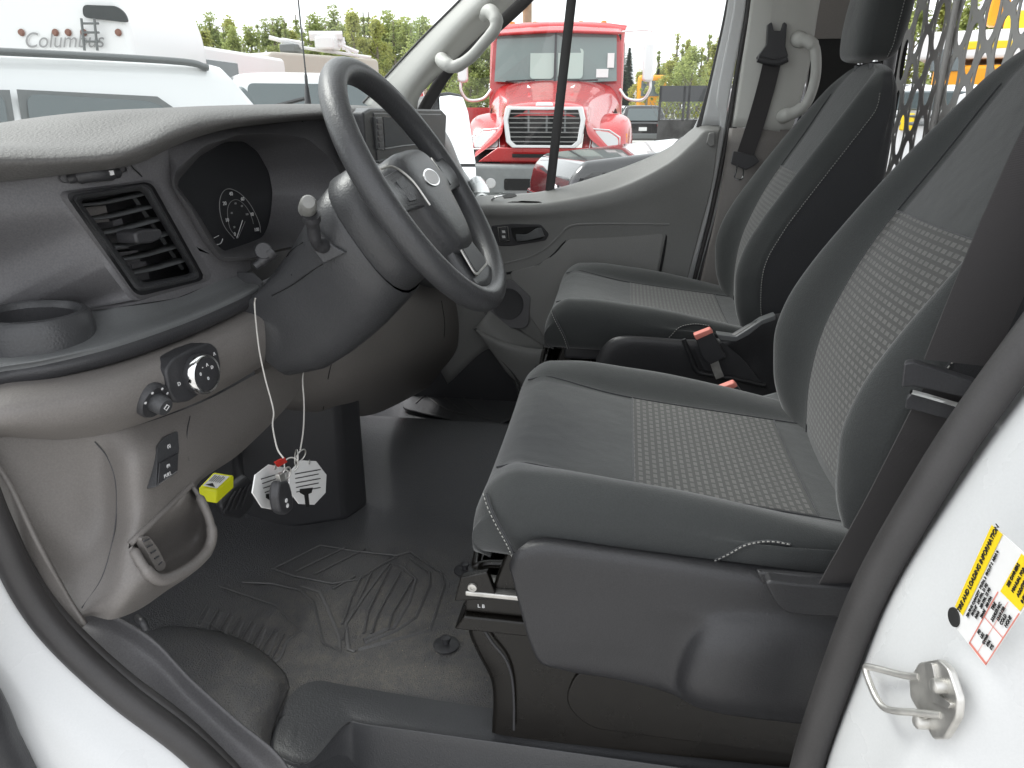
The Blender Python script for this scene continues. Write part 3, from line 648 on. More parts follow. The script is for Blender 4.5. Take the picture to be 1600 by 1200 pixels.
# speedometer drawn in fine print on the display
def C_(a, b): return D(a, b, 0.052)
def arc(cx, cy, rx, ry, rot, t0, t1, n=30):
    o = []
    for k in range(n+1):
        t = R(t0+(t1-t0)*k/n); x, y = rx*math.cos(t), ry*math.sin(t); o.append((cx+x*math.cos(rot)-y*math.sin(rot), cy+x*math.sin(rot)+y*math.cos(rot)))
    return o
o1 = [(366, 373), (352, 356), (345, 338), (343, 318), (346, 304), (353, 296), (363, 296), (376, 303), (390, 318), (401, 338), (406, 352), (407, 363)]
o2 = [(370, 370), (360, 358), (356, 340), (356, 325), (361, 315), (370, 312), (380, 318), (389, 330), (394, 342), (396, 350)]
tube('gauge_line', [C_(*p) for p in o1], 0.0007, M['dim'], clus, n=4, seg=5)
tube('gauge_line', [C_(*p) for p in o2], 0.0005, M['dim'], clus, n=4, seg=5)
tube('gauge_needle', [C_(370, 372), C_(379, 344)], 0.0008, M['print'], clus, n=4, seg=1)
tube('gauge_needle', [C_(372, 372), C_(383, 346)], 0.0004, M['dim'], clus, n=4, seg=1)
dx, dy = C_(420, 300)-C_(340, 308), C_(360, 300)-C_(366, 340)
for s_, a, b in (('0', 367, 366), ('10', 355, 344), ('20', 351, 318), ('40', 361, 303), ('60', 379, 311), ('80', 394, 335), ('100', 401, 359)):
    text('gauge_number', s_, C_(a, b), dx, dy, 0.0062, M['print'], clus)
for s_, a, b in (('20', 366, 355), ('40', 362, 333), ('60', 368, 318), ('80', 378, 322), ('100', 386, 335)):
    text('gauge_number', s_, C_(a, b), dx, dy, 0.0034, M['dim'], clus)
tube('fuel_gauge', [C_(*p) for p in ((332, 378), (338, 382), (345, 380), (348, 373))], 0.0009, M['print'], clus, n=4)
tube('fuel_gauge', [C_(334, 372), C_(342, 368)], 0.0006, M['print'], clus, n=4, seg=1)
text('gauge_letters', '0  M', C_(333, 390), dx, dy, 0.005, M['dim'], clus)
# seam lines of the fascia
tube('fascia_seam', [D(a, b, -0.0005) for a, b in ((200, 246), (206, 260), (216, 270), (222, 276))], 0.0009, M['void'], dash, n=5)
# centre fascia to the right of the hood
cf = [[D(505, 185, 0.0), D(560, 184, 0.0), D(630, 185, 0.0), at(662, 188, y=0.52), at(683, 195, y=0.56)],
      [D(520, 215, 0.0), D(580, 220, 0.0), D(640, 222, 0.0), at(685, 222, y=0.50), at(700, 222, y=0.56)],
      [D(545, 270, 0.01), D(600, 290, 0.0), D(660, 285, 0.0), at(700, 275, y=0.50), at(717, 262, y=0.56)],
      [D(560, 330, 0.02), D(620, 360, 0.0), D(670, 350, 0.0), at(715, 335, y=0.50), at(742, 310, y=0.56)],
      [D(590, 430, 0.03), D(640, 440, 0.02), D(680, 450, 0.01), at(715, 440, y=0.51), at(748, 420, y=0.56)]]
surf('centre_fascia', cf, M['gloss'], dash, thick=0.01, off=-1)
tube('fascia_seam', [D(a, b, -0.002) for a, b in ((470, 187), (490, 210), (512, 235), (530, 262))], 0.0012, M['void'], dash, n=5)
slab('vent_wheel', [D(a, b, -0.006) for a, b in ((496, 205), (505, 203), (512, 208), (505, 214))], (0, 0.01, 0), M['black'], dash, bev=0.001)
# screen unit
bz = slab('screen_unit', [at(a, b, y=0.455) for a, b in ((568, 176), (580, 169), (690, 171), (698, 180), (695, 250), (588, 256), (572, 240))], (0, 0.05, 0), M['gloss'], dash, bev=0.006, r=0.006)
bw = 0.453
slab('screen_frame', [at(a, b, y=bw) for a, b in ((584, 176), (690, 178), (690, 252), (590, 254))], (0, 0.006, 0), M['gloss'], bz, bev=0.002, r=0.004)
slab('display', [at(a, b, y=bw-0.001) for a, b in ((599, 183), (622, 184), (650, 186), (650, 226), (602, 230))], (0, 0.002, 0), M['screen'], bz)
slab('button_column', [at(a, b, y=bw-0.003) for a, b in ((587, 183), (597, 183), (601, 234), (591, 234))], (0, 0.004, 0), M['shelf'], bz, bev=0.001)
tube('frame_line', [at(a, b, y=bw-0.002) for a, b in ((601, 233), (630, 228), (655, 226))], 0.0016, M['shelf'], bz, n=5, seg=1)
for k in range(5): slab('button', [at(590+k*0.8, 186+9.4*k, y=bw-0.006), at(596+k*0.8, 186+9.4*k, y=bw-0.006), at(597+k*0.8, 193+9.4*k, y=bw-0.006), at(591+k*0.8, 193+9.4*k, y=bw-0.006)], (0, 0.004, 0), M['dash'], bz, bev=0.0006)
# radio bar with its knob
rbar = slab('radio_panel', [at(a, b, y=0.44) for a, b in ((592, 252), (655, 240), (668, 250), (700, 300), (690, 330), (640, 300), (600, 268))], (0, 0.03, 0), M['shelf'], dash, bev=0.003, r=0.004)
kc = at(648, 251, y=0.43)
lathe('radio_knob', [(0.0001, 0.022), (0.013, 0.022), (0.015, 0.019), (0.016, 0.004), (0.019, 0.0)], kc, (-0.25, -0.95, 0.1), M['black'], rbar)
lathe('knob_face', [(0.0001, 0.024), (0.007, 0.024), (0.008, 0.022)], kc, (-0.25, -0.95, 0.1), M['chrome'], rbar)
tube('trim_line', [at(a, b, y=0.425) for a, b in ((655, 230), (668, 255), (678, 285), (683, 310))], 0.002, M['shelf'], rbar, n=5)
for a, b in ((600, 262), (609, 259), (618, 257), (627, 255)):
    box('radio_key', at(a, b, y=0.435), (0.012, 0.008, 0.009), M['black'], rbar, bev=0.002)
# shelf with front band
def Z(a, b, z): return at(a, b, z=z)
sh_b = [D(a, b, 0.0) for a, b in ((-120, 520), (-20, 500), (60, 490), (178, 481), (275, 466), (332, 443), (395, 424))]
sh_f = [(-120, 602, .70), (-20, 571, .70), (70, 556, .70), (180, 530, .70), (280, 497, .70), (350, 468, .702), (410, 440, .706)]
s1 = [Z(*p) for p in sh_f]
s0 = [p.lerp(q, 0.45)+Vector((0, 0, -0.004)) for p, q in zip(sh_b, s1)]
s2 = [p+Vector((-0.003, -0.006, -0.006)) for p in s1]; s3 = [p+Vector((-0.001, -0.004, -0.022)) for p in s1]; s4 = [p+Vector((0.006, 0.014, -0.026)) for p in s1]
shelf = surf('shelf', [sh_b, s0, s1, s2, s3, s4], M['shelf'], dash, nu=8, nv=4)
surf('shelf_edge', [[p+Vector((-0.001, -0.006, -0.007)) for p in s1], [p+Vector((-0.003, -0.012, -0.014)) for p in s1], [p+Vector((-0.001, -0.008, -0.026)) for p in s1], [p+Vector((0.004, 0.01, -0.034)) for p in s1]], M['black'], shelf, nu=8, nv=4)
# cup holder
cc = at(35, 520, z=0.715); cc = Vector((cc.x, cc.y, 0.70))
cc = at(44, 488, z=0.735)
ringc = Vector((cc.x, cc.y, 0.703))
lathe('cup_holder', [(0.071, -0.012), (0.068, 0.014), (0.065, 0.028), (0.061, 0.033), (0.056, 0.034), (0.052, 0.029), (0.050, 0.0), (0.048, -0.04), (0.0001, -0.042)], ringc, (0.02, -0.03, 1), M['gloss'], dash, n=56, caps=False)
lathe('cup_liner', [(0.0495, 0.026), (0.0490, 0.0), (0.047, -0.038), (0.0001, -0.040)], ringc, (0.02, -0.03, 1), M['black'], dash, n=48, caps=False)
# key slot end of the shelf
slab('shelf_end_cap', [D(396, 424, -0.02), D(411, 438, -0.03), D(412, 450, -0.03), D(398, 458, -0.02)], (0.0, 0.03, 0), M['gloss'], dash, bev=0.003)
# knee panel: warm grey bolster, falls to the lower cover
def K(a, b, y): return at(a, b, y=y)
kr = [
 [K(-110, 615, .74), K(-10, 600, .685), K(100, 583, .645), K(200, 556, .615), K(300, 520, .59), K(360, 496, .575), K(408, 476, .56)],
 [K(-110, 640, .71), K(-10, 625, .655), K(100, 606, .615), K(200, 580, .585), K(300, 545, .56), K(360, 520, .55), K(412, 497, .54)],
 [K(-110, 668, .70), K(-10, 650, .645), K(100, 635, .605), K(200, 613, .572), K(300, 577, .55), K(360, 553, .54), K(415, 530, .53)],
 [K(-110, 690, .71), K(-10, 672, .655), K(100, 668, .615), K(200, 648, .58), K(300, 612, .56), K(360, 586, .55), K(414, 560, .54)],
 [K(-110, 705, .76), K(-10, 684, .70), K(100, 687, .655), K(190, 672, .61), K(300, 632, .59), K(360, 602, .575), K(410, 572, .565)]]
knee = surf('knee_panel', kr, M['grey'], dash, nu=6, nv=6)
# lower cover left (end of dash by the door) and middle column
lc = [
 [K(-110, 700, .76), K(-10, 684, .71), K(100, 684, .665), K(150, 678, .64), K(200, 668, .61), K(260, 650, .60), K(330, 622, .59), K(420, 575, .58), K(478, 558, .58)],
 [K(-90, 760, .76), K(0, 745, .71), K(100, 745, .67), K(160, 735, .64), K(208, 722, .59), K(262, 700, .58), K(330, 672, .58), K(410, 638, .58), K(462, 618, .59)],
 [K(-60, 830, .76), K(20, 820, .71), K(105, 820, .67), K(165, 812, .64), K(210, 795, .59), K(250, 760, .58), K(295, 730, .58), K(345, 712, .58), K(380, 704, .59)],
 [K(-20, 900, .76), K(55, 890, .71), K(110, 890, .67), K(165, 870, .625), K(202, 848, .585), K(245, 812, .578), K(278, 780, .58), K(298, 764, .58), K(308, 758, .59)],
 [K(30, 960, .76), K(80, 950, .70), K(112, 945, .66), K(150, 935, .62), K(192, 908, .582), K(228, 885, .565), K(265, 850, .560), K(298, 815, .56), K(328, 800, .562)],
 [K(60, 985, .78), K(92, 975, .70), K(112, 965, .66), K(142, 955, .625), K(184, 945, .588), K(222, 920, .568), K(262, 892, .560), K(300, 865, .557), K(331, 835, .557)],
 [K(100, 1010, .78), K(112, 985, .70), K(118, 975, .66), K(140, 962, .635), K(174, 968, .60), K(218, 952, .59), K(262, 922, .58), K(302, 895, .575), K(334, 860, .575)]]
lower = surf('lower_cover', lc, M['grey'], dash, nu=6, nv=6)
# door-side edge strip of the dash running down
surf('end_strip', [[K(-30, 690, .70), K(-10, 720, .69)], [K(0, 755, .70), K(18, 760, .68)], [K(40, 850, .68), K(62, 850, .66)], [K(85, 940, .66), K(110, 935, .645)], [K(112, 992, .65), K(135, 975, .63)]], M['grey'], dash, thick=0.006)
# circular parting line of the end cover
tube('cover_seam', ons(lower, ((148, 690), (168, 715), (180, 750), (182, 800), (175, 850), (158, 905), (128, 950)), .0001), 0.0009, M['black'], lower, n=5)
tube('cover_seam', ons(lower, ((297, 650), (292, 680), (295, 720)), .0001), 0.0007, M['black'], lower, n=5)
# storage pocket in the lower cover
pr_ = [(299, 757), (315, 783), (327, 812), (331, 838), (323, 862), (300, 885), (270, 902), (251, 906), (235, 898), (222, 882), (211, 864), (203, 850)]
prim = [K(a, b, y_) for (a, b), y_ in zip(pr_, (.583, .566, .556, .551, .550, .551, .553, .556, .560, .567, .577, .590))]
rimt = tube('storage_pocket', prim, [0.003, 0.006, 0.0075, 0.008, 0.008, 0.0075, 0.006, 0.003], M['grey'], lower, n=12)
nP = len(pr_)
def dg(k): t = k/(nP-1); return (299+(203-299)*t, 757+(850-757)*t)
def mixp(k, t): a, b = pr_[k]; c, d_ = dg(k); return a+(c-a)*t, b+(d_-b)*t
surf('pocket_inside', [prim]+[[K(*mixp(k, t), prim[k].y+dy*math.sin(math.pi*min(max(k/(nP-1), .12), .88))) for k in range(nP)] for t, dy in ((.03, .012), (.08, .035), (.3, .06), (.6, .06), (.85, .035))]+[[K(*mixp(k, 1.0), .580) for k in range(nP)]], M['grey'], rimt, nu=4, nv=4)
diag = ons(lower, [dg(k) for k in range(0, nP, 1)], 0.0)
tube('pocket_edge', diag, 0.0045, M['grey'], rimt, n=8)
def inside(px_, py_, poly):
    c = False
    for i_ in range(len(poly)):
        (x1, y1), (x2, y2) = poly[i_-1], poly[i_]
        if (y1 > py_) != (y2 > py_) and px_ < (x2-x1)*(py_-y1)/(y2-y1)+x1: c = not c
    return c
bm = bmesh.new(); bm.from_mesh(lower.data)
bmesh.ops.delete(bm, geom=[f for f in bm.faces if inside(*proj(f.calc_center_median()), pr_)], context='FACES'); bm.to_mesh(lower.data); bm.free()
cd_ = [K(*p) for p in ((219, 840, .572), (232, 836, .572), (247, 856, .570), (260, 882, .568), (257, 890, .568), (246, 894, .568))]
disc = slab('pocket_divider', cd_, (0, 0.01, 0), M['grey'], lower, bev=0.002, r=0.008)
for k in range(5): tube('divider_rib', [K(224+6*k, 846+9*k, .5685), K(233+5.0*k, 842+9*k, .5685)], 0.0012, M['gloss'], disc, n=5, seg=1)
# headlamp switch
def plate(name, obj, pts, off, m, par, bev=0.002, r=0.006, back=0.03):
    n_ = sum((nrm_at(obj, a, b) for a, b in pts), Vector()).normalized(); c = on(obj, sum(p[0] for p in pts)/len(pts), sum(p[1] for p in pts)/len(pts))
    P = []
    for a, b in pts:                                                      # flat plate through the mean of the surface there
        r_ = FW+RT*((a-800)/FPX)+UP*((600-b)/FPX); c2 = c+n_*off; P.append(CAM+r_*((c2-CAM).dot(n_)/r_.dot(n_)))
    o = slab(name, P, -n_*back, m, par, bev=bev, r=r); return o, n_, c+n_*off
def onpl(c, n_, a, b, off=0.0):
    r_ = FW+RT*((a-800)/FPX)+UP*((600-b)/FPX); c2 = c+n_*off; return CAM+r_*((c2-CAM).dot(n_)/r_.dot(n_))
lsw, ln, lc0 = plate('headlamp_switch', knee, ((259, 578), (272, 560), (300, 545), (328, 535), (340, 543), (346, 570), (344, 590), (330, 605), (295, 628), (276, 630), (264, 612)), 0.004, M['black'], knee, bev=0.003)
hc = onpl(lc0, ln, 309, 584)
lathe('knob', [(0.027, -0.004), (0.027, 0.008), (0.025, 0.014), (0.022, 0.015), (0.0001, 0.015)], hc, ln, M['black'], lsw, n=44)
lathe('knob_ring', [(0.0222, 0.0155), (0.0245, 0.0158), (0.0262, 0.014), (0.0275, 0.008), (0.0222, 0.0145)], hc, ln, M['chrome'], lsw, n=44, caps=False)
lx = Vector((0, 0, 1)).cross(ln).normalized(); ly = ln.cross(lx)
for s_, u, v_ in (('0', -.012, .004), ('\u2022', -.006, .011), ('A', .003, .012), ('D', .011, .006), ('0', 0, -.006)):
    text('switch_mark', s_, hc+ln*0.0156+lx*u+ly*v_, lx, ly, 0.0045, M['print'], lsw)
text('switch_mark', 'D', onpl(lc0, ln, 280, 600, .0006), lx, ly, 0.005, M['print'], lsw)
text('switch_mark', 'A', onpl(lc0, ln, 335, 553, .0006), lx, ly, 0.005, M['print'], lsw)
# mirror switch
ma = nrm_at(knee, 238, 622); mc = on(knee, 238, 625, 0.003)
msw = lathe('mirror_switch', [(0.0001, -0.01), (0.023, -0.01), (0.023, 0.0), (0.021, 0.003), (0.016, 0.002), (0.0001, 0.002)], mc, ma, M['black'], knee, n=40)
lathe('knob', [(0.0125, 0.0), (0.012, 0.014), (0.0105, 0.018), (0.0001, 0.0185)], mc+ma*0.001, ma, M['gloss'], msw, n=28)
mx_ = Vector((0, 0, 1)).cross(ma).normalized(); my_ = ma.cross(mx_)
for t in (160, 115, 65, 20): lathe('switch_mark', [(0.0001, 0.0), (0.0018, 0.0005), (0.0018, 0)], mc+mx_*(.0185*math.cos(R(t)))+my_*(.0185*math.sin(R(t)))+ma*.003, ma, M['print'], msw, n=8)
text('switch_mark', '\u25C7', mc+ma*0.0198, mx_, my_, 0.007, M['print'], msw)
# switch stack
pb, pn_, pc_ = plate('brake_switch_panel', lower, ((246, 697), (258, 682), (278, 673), (280, 700), (276, 738), (244, 762)), 0.003, M['gloss'], lower, r=0.004)
b2 = [onpl(pc_, pn_, a, b, .001) for a, b in ((248, 724), (277, 708), (276, 736), (245, 758))]
slab('brake_switch', b2, pn_*0.002, M['black'], pb, bev=0.0008)
tube('switch_edge', [onpl(pc_, pn_, 245, 759, .003), onpl(pc_, pn_, 276, 737, .003)], 0.0011, M['chrome'], pb, n=5, seg=1)
bx_ = (onpl(pc_, pn_, 276, 730)-onpl(pc_, pn_, 246, 748)).normalized()
text('switch_word', 'PULL', onpl(pc_, pn_, 262, 742, .0034), bx_, Vector((0, 0, 1)), 0.0050, M['print'], pb)
text('switch_mark', '(P)', onpl(pc_, pn_, 263, 728, .0034), bx_, Vector((0, 0, 1)), 0.0045, M['print'], pb)
text('switch_mark', '(S)', onpl(pc_, pn_, 264, 697, .001), bx_, Vector((0, 0, 1)), 0.0045, M['print'], pb)
# lower dash beyond the column, warm grey, sweeping to the far door
ld = [
 [K(400, 500, .70), K(470, 430, .66), K(560, 420, .60), K(640, 425, .56), K(700, 440, .56), K(750, 462, .56), K(756, 470, .60)],
 [K(395, 560, .68), K(480, 500, .64), K(560, 470, .58), K(640, 460, .54), K(700, 468, .54), K(746, 487, .54), K(756, 480, .60)],
 [K(405, 600, .68), K(485, 570, .63), K(560, 540, .57), K(640, 520, .53), K(700, 515, .53), K(740, 515, .54), K(752, 505, .60)],
 [K(430, 630, .68), K(490, 620, .64), K(560, 600, .58), K(630, 580, .55), K(690, 560, .55), K(728, 545, .56), K(745, 520, .62)],
 [K(450, 640, .72), K(500, 645, .68), K(570, 650, .66), K(620, 632, .65), K(680, 598, .65), K(715, 570, .66), K(735, 540, .70)]]
surf('lower_dash', ld, M['grey'], dash, nu=6, nv=6)
tube('dash_seam', [K(*p) for p in ((540, 480, .585), (530, 530, .575), (515, 580, .60), (505, 640, .66))], 0.001, M['void'], dash, n=5)
tube('dash_seam', [K(*p) for p in ((690, 470, .533), (695, 510, .525), (690, 555, .545))], 0.001, M['void'], dash, n=5)
# dark lower console against the toe board
slab('console_foot', [(0.0, 0.64, -0.005), (0.08, 0.61, -0.005), (0.10, 0.66, -0.005), (0.12, 1.1, -0.005), (-0.16, 1.1, -0.005), (-0.13, 0.9, -0.005)], (0, 0, 0.36), M['black'], dash, bev=0.015)
M['stalkend'] = mat('grey_button', (0.22, 0.22, 0.21), 0.35)
# ================================================================ steering column and wheel
col_axis = Vector((-0.005, -0.840, 0.542)).normalized()
WC = Vector((-0.4406, 0.2931, 0.8577))
wu = Vector((1, 0, 0)); wv = col_axis.cross(wu).normalized()           # in-plane: wu across, wv 'down/up'
if wv.z < 0: wv = -wv
def wp(u, v, h=0.0): return WC+wu*u+wv*v+col_axis*h
RW = 0.1895
rimpts = [wp(RW*math.cos(t), RW*math.sin(t)) for t in [2*math.pi*k/48 for k in range(48)]]
wheel = tube('steering_wheel', rimpts, 0.0185, M['gloss'], van, n=18, seg=3, closed=True, upv=None)
# hub pad
def ring2(pts, h, s=1.0): return [wp(u*s, v*s, h) for u, v in pts]
padpts = [(-0.078, 0.038), (-0.04, 0.050), (0.04, 0.050), (0.078, 0.038), (0.086, 0.0), (0.066, -0.065), (0.036, -0.104), (-0.036, -0.104), (-0.066, -0.065), (-0.086, 0.0)]
padpts = [(a*1.08, b*1.08+.002) for a, b in padpts]
pp = [(p.x, p.y) for p in cr([Vector((a, b, 0)) for a, b in padpts], 5, True)]
hub = loopsurf('hub_pad', [ring2(pp, -0.06, 0.9), ring2(pp, -0.03), ring2(pp, 0.0), ring2(pp, 0.012, 0.94), ring2(pp, 0.017, 0.8), ring2(pp, 0.019, 0.5), ring2(pp, 0.0195, 0.2)], M['gloss'], wheel, cap=True, auto=60)
def oval_(ru, rv, h, c=0.004): return [wp(ru*math.cos(2*math.pi*k/28), c+rv*math.sin(2*math.pi*k/28), h) for k in range(28)]
bdg = slab('badge', oval_(0.037, 0.0145, 0.018), col_axis*0.003, M['chrome'], wheel, bev=0.0008)
slab('badge_face', oval_(0.033, 0.0115, 0.0211), col_axis*0.0004, M['print'], wheel)
text('hub_word', 'AIRBAG', wp(0.0, -0.075, 0.0175), wu, wv, 0.0075, M['shelf'], wheel)
for s in (-1, 1):
    surf('spoke', [[wp(s*0.06, 0.035, 0.004), wp(s*0.10, 0.03, 0.0), wp(s*0.145, 0.028, -0.004), wp(s*0.176, 0.03, 0.0)],
                   [wp(s*0.06, 0.0, 0.008), wp(s*0.10, 0.0, 0.004), wp(s*0.145, 0.0, 0.0), wp(s*0.176, 0.0, 0.004)],
                   [wp(s*0.06, -0.03, 0.004), wp(s*0.10, -0.024, 0.0), wp(s*0.145, -0.022, -0.004), wp(s*0.176, -0.022, 0.0)]], M['gloss'], wheel, thick=0.02, bev=0.003)
    slab('spoke_switch', [wp(s*0.088, 0.026, 0.006), wp(s*0.138, 0.022, 0.002), wp(s*0.138, -0.018, 0.002), wp(s*0.092, -0.022, 0.006)], col_axis*0.006, M['black'], wheel, bev=0.002, r=0.006)
    slab('switch_key', [wp(s*0.098, 0.02, 0.012), wp(s*0.128, 0.017, 0.009), wp(s*0.128, 0.004, 0.009), wp(s*0.10, 0.004, 0.012)], col_axis*0.002, M['gloss'], wheel, bev=0.001, r=0.003)
    slab('switch_key', [wp(s*0.10, -0.002, 0.012), wp(s*0.128, -0.002, 0.009), wp(s*0.126, -0.014, 0.009), wp(s*0.102, -0.016, 0.012)], col_axis*0.002, M['gloss'], wheel, bev=0.001, r=0.003)
tube('spoke_line', [wp(-0.135, 0.040, 0.004), wp(-0.10, 0.036, 0.010), wp(-0.082, 0.01, 0.016), wp(-0.074, -0.03, 0.016)], 0.0018, M['steel'], wheel, n=6)
tube('spoke_line', [wp(0.135, 0.030, 0.004), wp(0.10, 0.034, 0.010), wp(0.088, 0.01, 0.014)], 0.0014, M['steel'], wheel, n=6)
surf('lower_spoke', [[wp(-0.05, -0.06, -0.002), wp(-0.052, -0.11, -0.008), wp(-0.065, -0.165, -0.002)], [wp(0, -0.062, 0.002), wp(0, -0.11, -0.004), wp(0, -0.174, 0.0)], [wp(0.05, -0.06, -0.002), wp(0.052, -0.11, -0.008), wp(0.065, -0.165, -0.002)]], M['gloss'], wheel, thick=0.016)
slab('spoke_trim', [wp(-0.034, -0.088, 0.006), wp(0.034, -0.088, 0.006), wp(0.048, -0.15, 0.007), wp(-0.048, -0.15, 0.007)], col_axis*0.003, M['steel'], wheel, bev=0.001, r=0.012)
slab('spoke_inlay', [wp(-0.030, -0.092, 0.008), wp(0.030, -0.092, 0.008), wp(0.043, -0.146, 0.009), wp(-0.043, -0.146, 0.009)], col_axis*0.0025, M['black'], wheel, bev=0.001, r=0.012)
# column shroud
def cs(h, pts): return [wp(u, v, h) for u, v in pts]
def oval(w, up, dn, n=28, c=0.0):
    o = []
    for k in range(n):
        t = 2*math.pi*k/n; x, y = math.cos(t), math.sin(t); e = 0.72
        sx_ = math.copysign(abs(x)**e, x)*w; sy_ = math.copysign(abs(y)**e, y)*(up if y > 0 else dn); o.append((sx_, sy_+c))
    return o
shroud = loopsurf('steering_column', [cs(-0.045, oval(0.05, 0.05, 0.06)), cs(-0.048, oval(0.085, 0.070, 0.095)), cs(-0.060, oval(0.098, 0.078, 0.110)), cs(-0.095, oval(0.102, 0.080, 0.117)), cs(-0.10, oval(0.097, 0.076, 0.112))], M['gloss'], van, auto=60)
ccov = loopsurf('column_cover', [cs(-0.098, oval(0.100, 0.072, 0.120)), cs(-0.104, oval(0.103, 0.074, 0.124)), cs(-0.135, oval(0.100, 0.066, 0.132)), cs(-0.17, oval(0.090, 0.050, 0.140)), cs(-0.21, oval(0.075, 0.034, 0.146)), cs(-0.25, oval(0.068, 0.022, 0.150)), cs(-0.30, oval(0.062, 0.01, 0.150)), cs(-0.36, oval(0.055, 0.01, 0.13))], M['gloss'], shroud, auto=60)
tube('cover_seam', ons(ccov, ((505, 412), (485, 425), (455, 446), (425, 462)), .0004), 0.0009, M['void'], shroud, n=5)
tube('cover_seam', ons(ccov, ((447, 378), (449, 400), (456, 430)), .0004), 0.0009, M['void'], shroud, n=5)
# stalk on the near side
stalk = tube('stalk', [at(506, 384, x=-0.545), at(494, 378, x=-0.565), at(490, 362, x=-0.575), at(486, 335, x=-0.59)], [0.011, 0.008, 0.009, 0.012], M['black'], shroud, n=14)
lathe('stalk_end', [(0.0001, 0.02), (0.008, 0.019), (0.0105, 0.015), (0.0115, 0.0), (0.012, -0.016), (0.0001, -0.017)], at(481, 322, x=-0.598), (-0.75, -0.4, 0.35), M['stalkend'], stalk, n=20)
slab('stalk_plate', [at(a, b, x=-0.548) for a, b in ((487, 355), (508, 372), (522, 385), (540, 395), (505, 412), (488, 390))], (0.01, 0.0, 0), M['gloss'], shroud, bev=0.002)
tube('stalk', [at(398, 417, x=-0.53), at(412, 405, x=-0.52), at(425, 392, x=-0.51)], [0.006, 0.008, 0.011], M['black'], shroud, n=12)
lathe('column_lever', [(0.0001, 0.006), (0.011, 0.006), (0.013, 0.003), (0.013, -0.003)], at(411, 392, x=-0.52), (-0.8, -0.5, 0.2), M['black'], shroud, n=20)
# ================================================================ far door, pillars, mirror
X8 = 0.85
def xr(x, *pp): return [at(a, b, x=x) for a, b in pp]
dp = [
 xr(.90, (650, 330), (745, 309), (800, 305), (860, 298), (960, 268), (1040, 235), (1080, 205), (1096, 195), (1127, 194)),
 xr(.845, (650, 339), (745, 320), (800, 318), (860, 314), (960, 292), (1040, 255), (1083, 220), (1100, 204), (1126, 203)),
 xr(.828, (650, 345), (745, 326), (800, 324), (860, 320), (960, 300), (1040, 263), (1084, 228), (1102, 211), (1124, 209)),
 xr(.824, (650, 352), (745, 335), (800, 334), (860, 331), (960, 316), (1040, 286), (1083, 256), (1103, 240), (1120, 236)),
 xr(.835, (650, 372), (745, 350), (800, 350), (860, 348), (960, 340), (1035, 325), (1075, 305), (1098, 294), (1112, 290)),
 xr(.85, (650, 420), (750, 405), (800, 400), (860, 395), (960, 392), (1030, 390), (1060, 385), (1076, 380), (1090, 375)),
 xr(.85, (660, 520), (755, 490), (800, 490), (860, 490), (950, 490), (1015, 490), (1040, 480), (1052, 475), (1065, 470)),
 xr(.86, (700, 600), (762, 545), (800, 560), (850, 560), (930, 570), (990, 580), (1020, 580), (1030, 570), (1042, 560))]
door = surf('passenger_door', dp, M['doorp'], van, nu=6, nv=6, thick=0.004, off=-1)
# door skin and window frame
surf('door_skin', [[(0.955, y, 0.70), (0.99, y, 0.4), (0.97, y, 0.05), (0.95, y, -0.2)] for y in (0.75, 0.3, -0.3)], M['white'], door)
tube('window_frame', xr(.885, (655, 200), (661, 175), (676, 148), (702, 108), (760, 55), (815, 5), (900, -80), (1000, -140)), 0.020, M['rubber'], door, n=8, flat=0.5, upv=(1, 0, 0))
tube('window_frame', xr(.885, (1095, 200), (1112, 140), (1131, 60), (1143, 0), (1158, -90)), 0.0155, M['rubber'], door, n=8, flat=0.6, upv=(1, 0, 0))
tube('window_divider', xr(.90, (859, 298), (893, 0), (905, -110)), 0.0155, M['rubber'], door, n=8, flat=0.4, upv=(1, 0, 0), seg=2)
mesh('window_glass', xr(.905, (640, 330), (1110, 240), (1165, -160), (640, -160)), [(0, 1, 2, 3)], M['glass'], door, smooth=False)
# white painted edge of the door opening behind it
surf('door_edge', [xr(.86, (1149, -100), (1163, -100)), xr(.86, (1148, 0), (1166, 0)), xr(.86, (1120, 150), (1140, 150)), xr(.86, (1125, 196), (1134, 190)), xr(.86, (1100, 330), (1108, 330)), xr(.86, (1066, 440), (1077, 440)), xr(.86, (1030, 580), (1042, 580))], M['white'], door, thick=0.02, off=1)
surf('window_surround', [xr(.875, (1140, -100), (1160, -100)), xr(.875, (1138, 0), (1160, 0)), xr(.875, (1118, 100), (1143, 100)), xr(.875, (1096, 196), (1130, 196))], M['white'], door, thick=0.02, off=1)
tube('far_door_seal', xr(.862, (1170, -100), (1170, 0), (1150, 120), (1138, 200), (1112, 330), (1084, 440), (1050, 580)), 0.007, M['rubber'], van, n=8)
tube('far_door_seal', xr(.862, (1186, -100), (1181, 0), (1160, 140), (1146, 210), (1122, 330), (1092, 440), (1060, 580)), 0.006, M['rubber'], van, n=8)
surf('door_jamb', [xr(.872, (1165, -100), (1195, -100)), xr(.872, (1165, 0), (1190, 0)), xr(.872, (1130, 210), (1160, 210)), xr(.872, (1075, 440), (1105, 440)), xr(.872, (1035, 600), (1075, 600))], M['white'], van, thick=0.01, off=1)
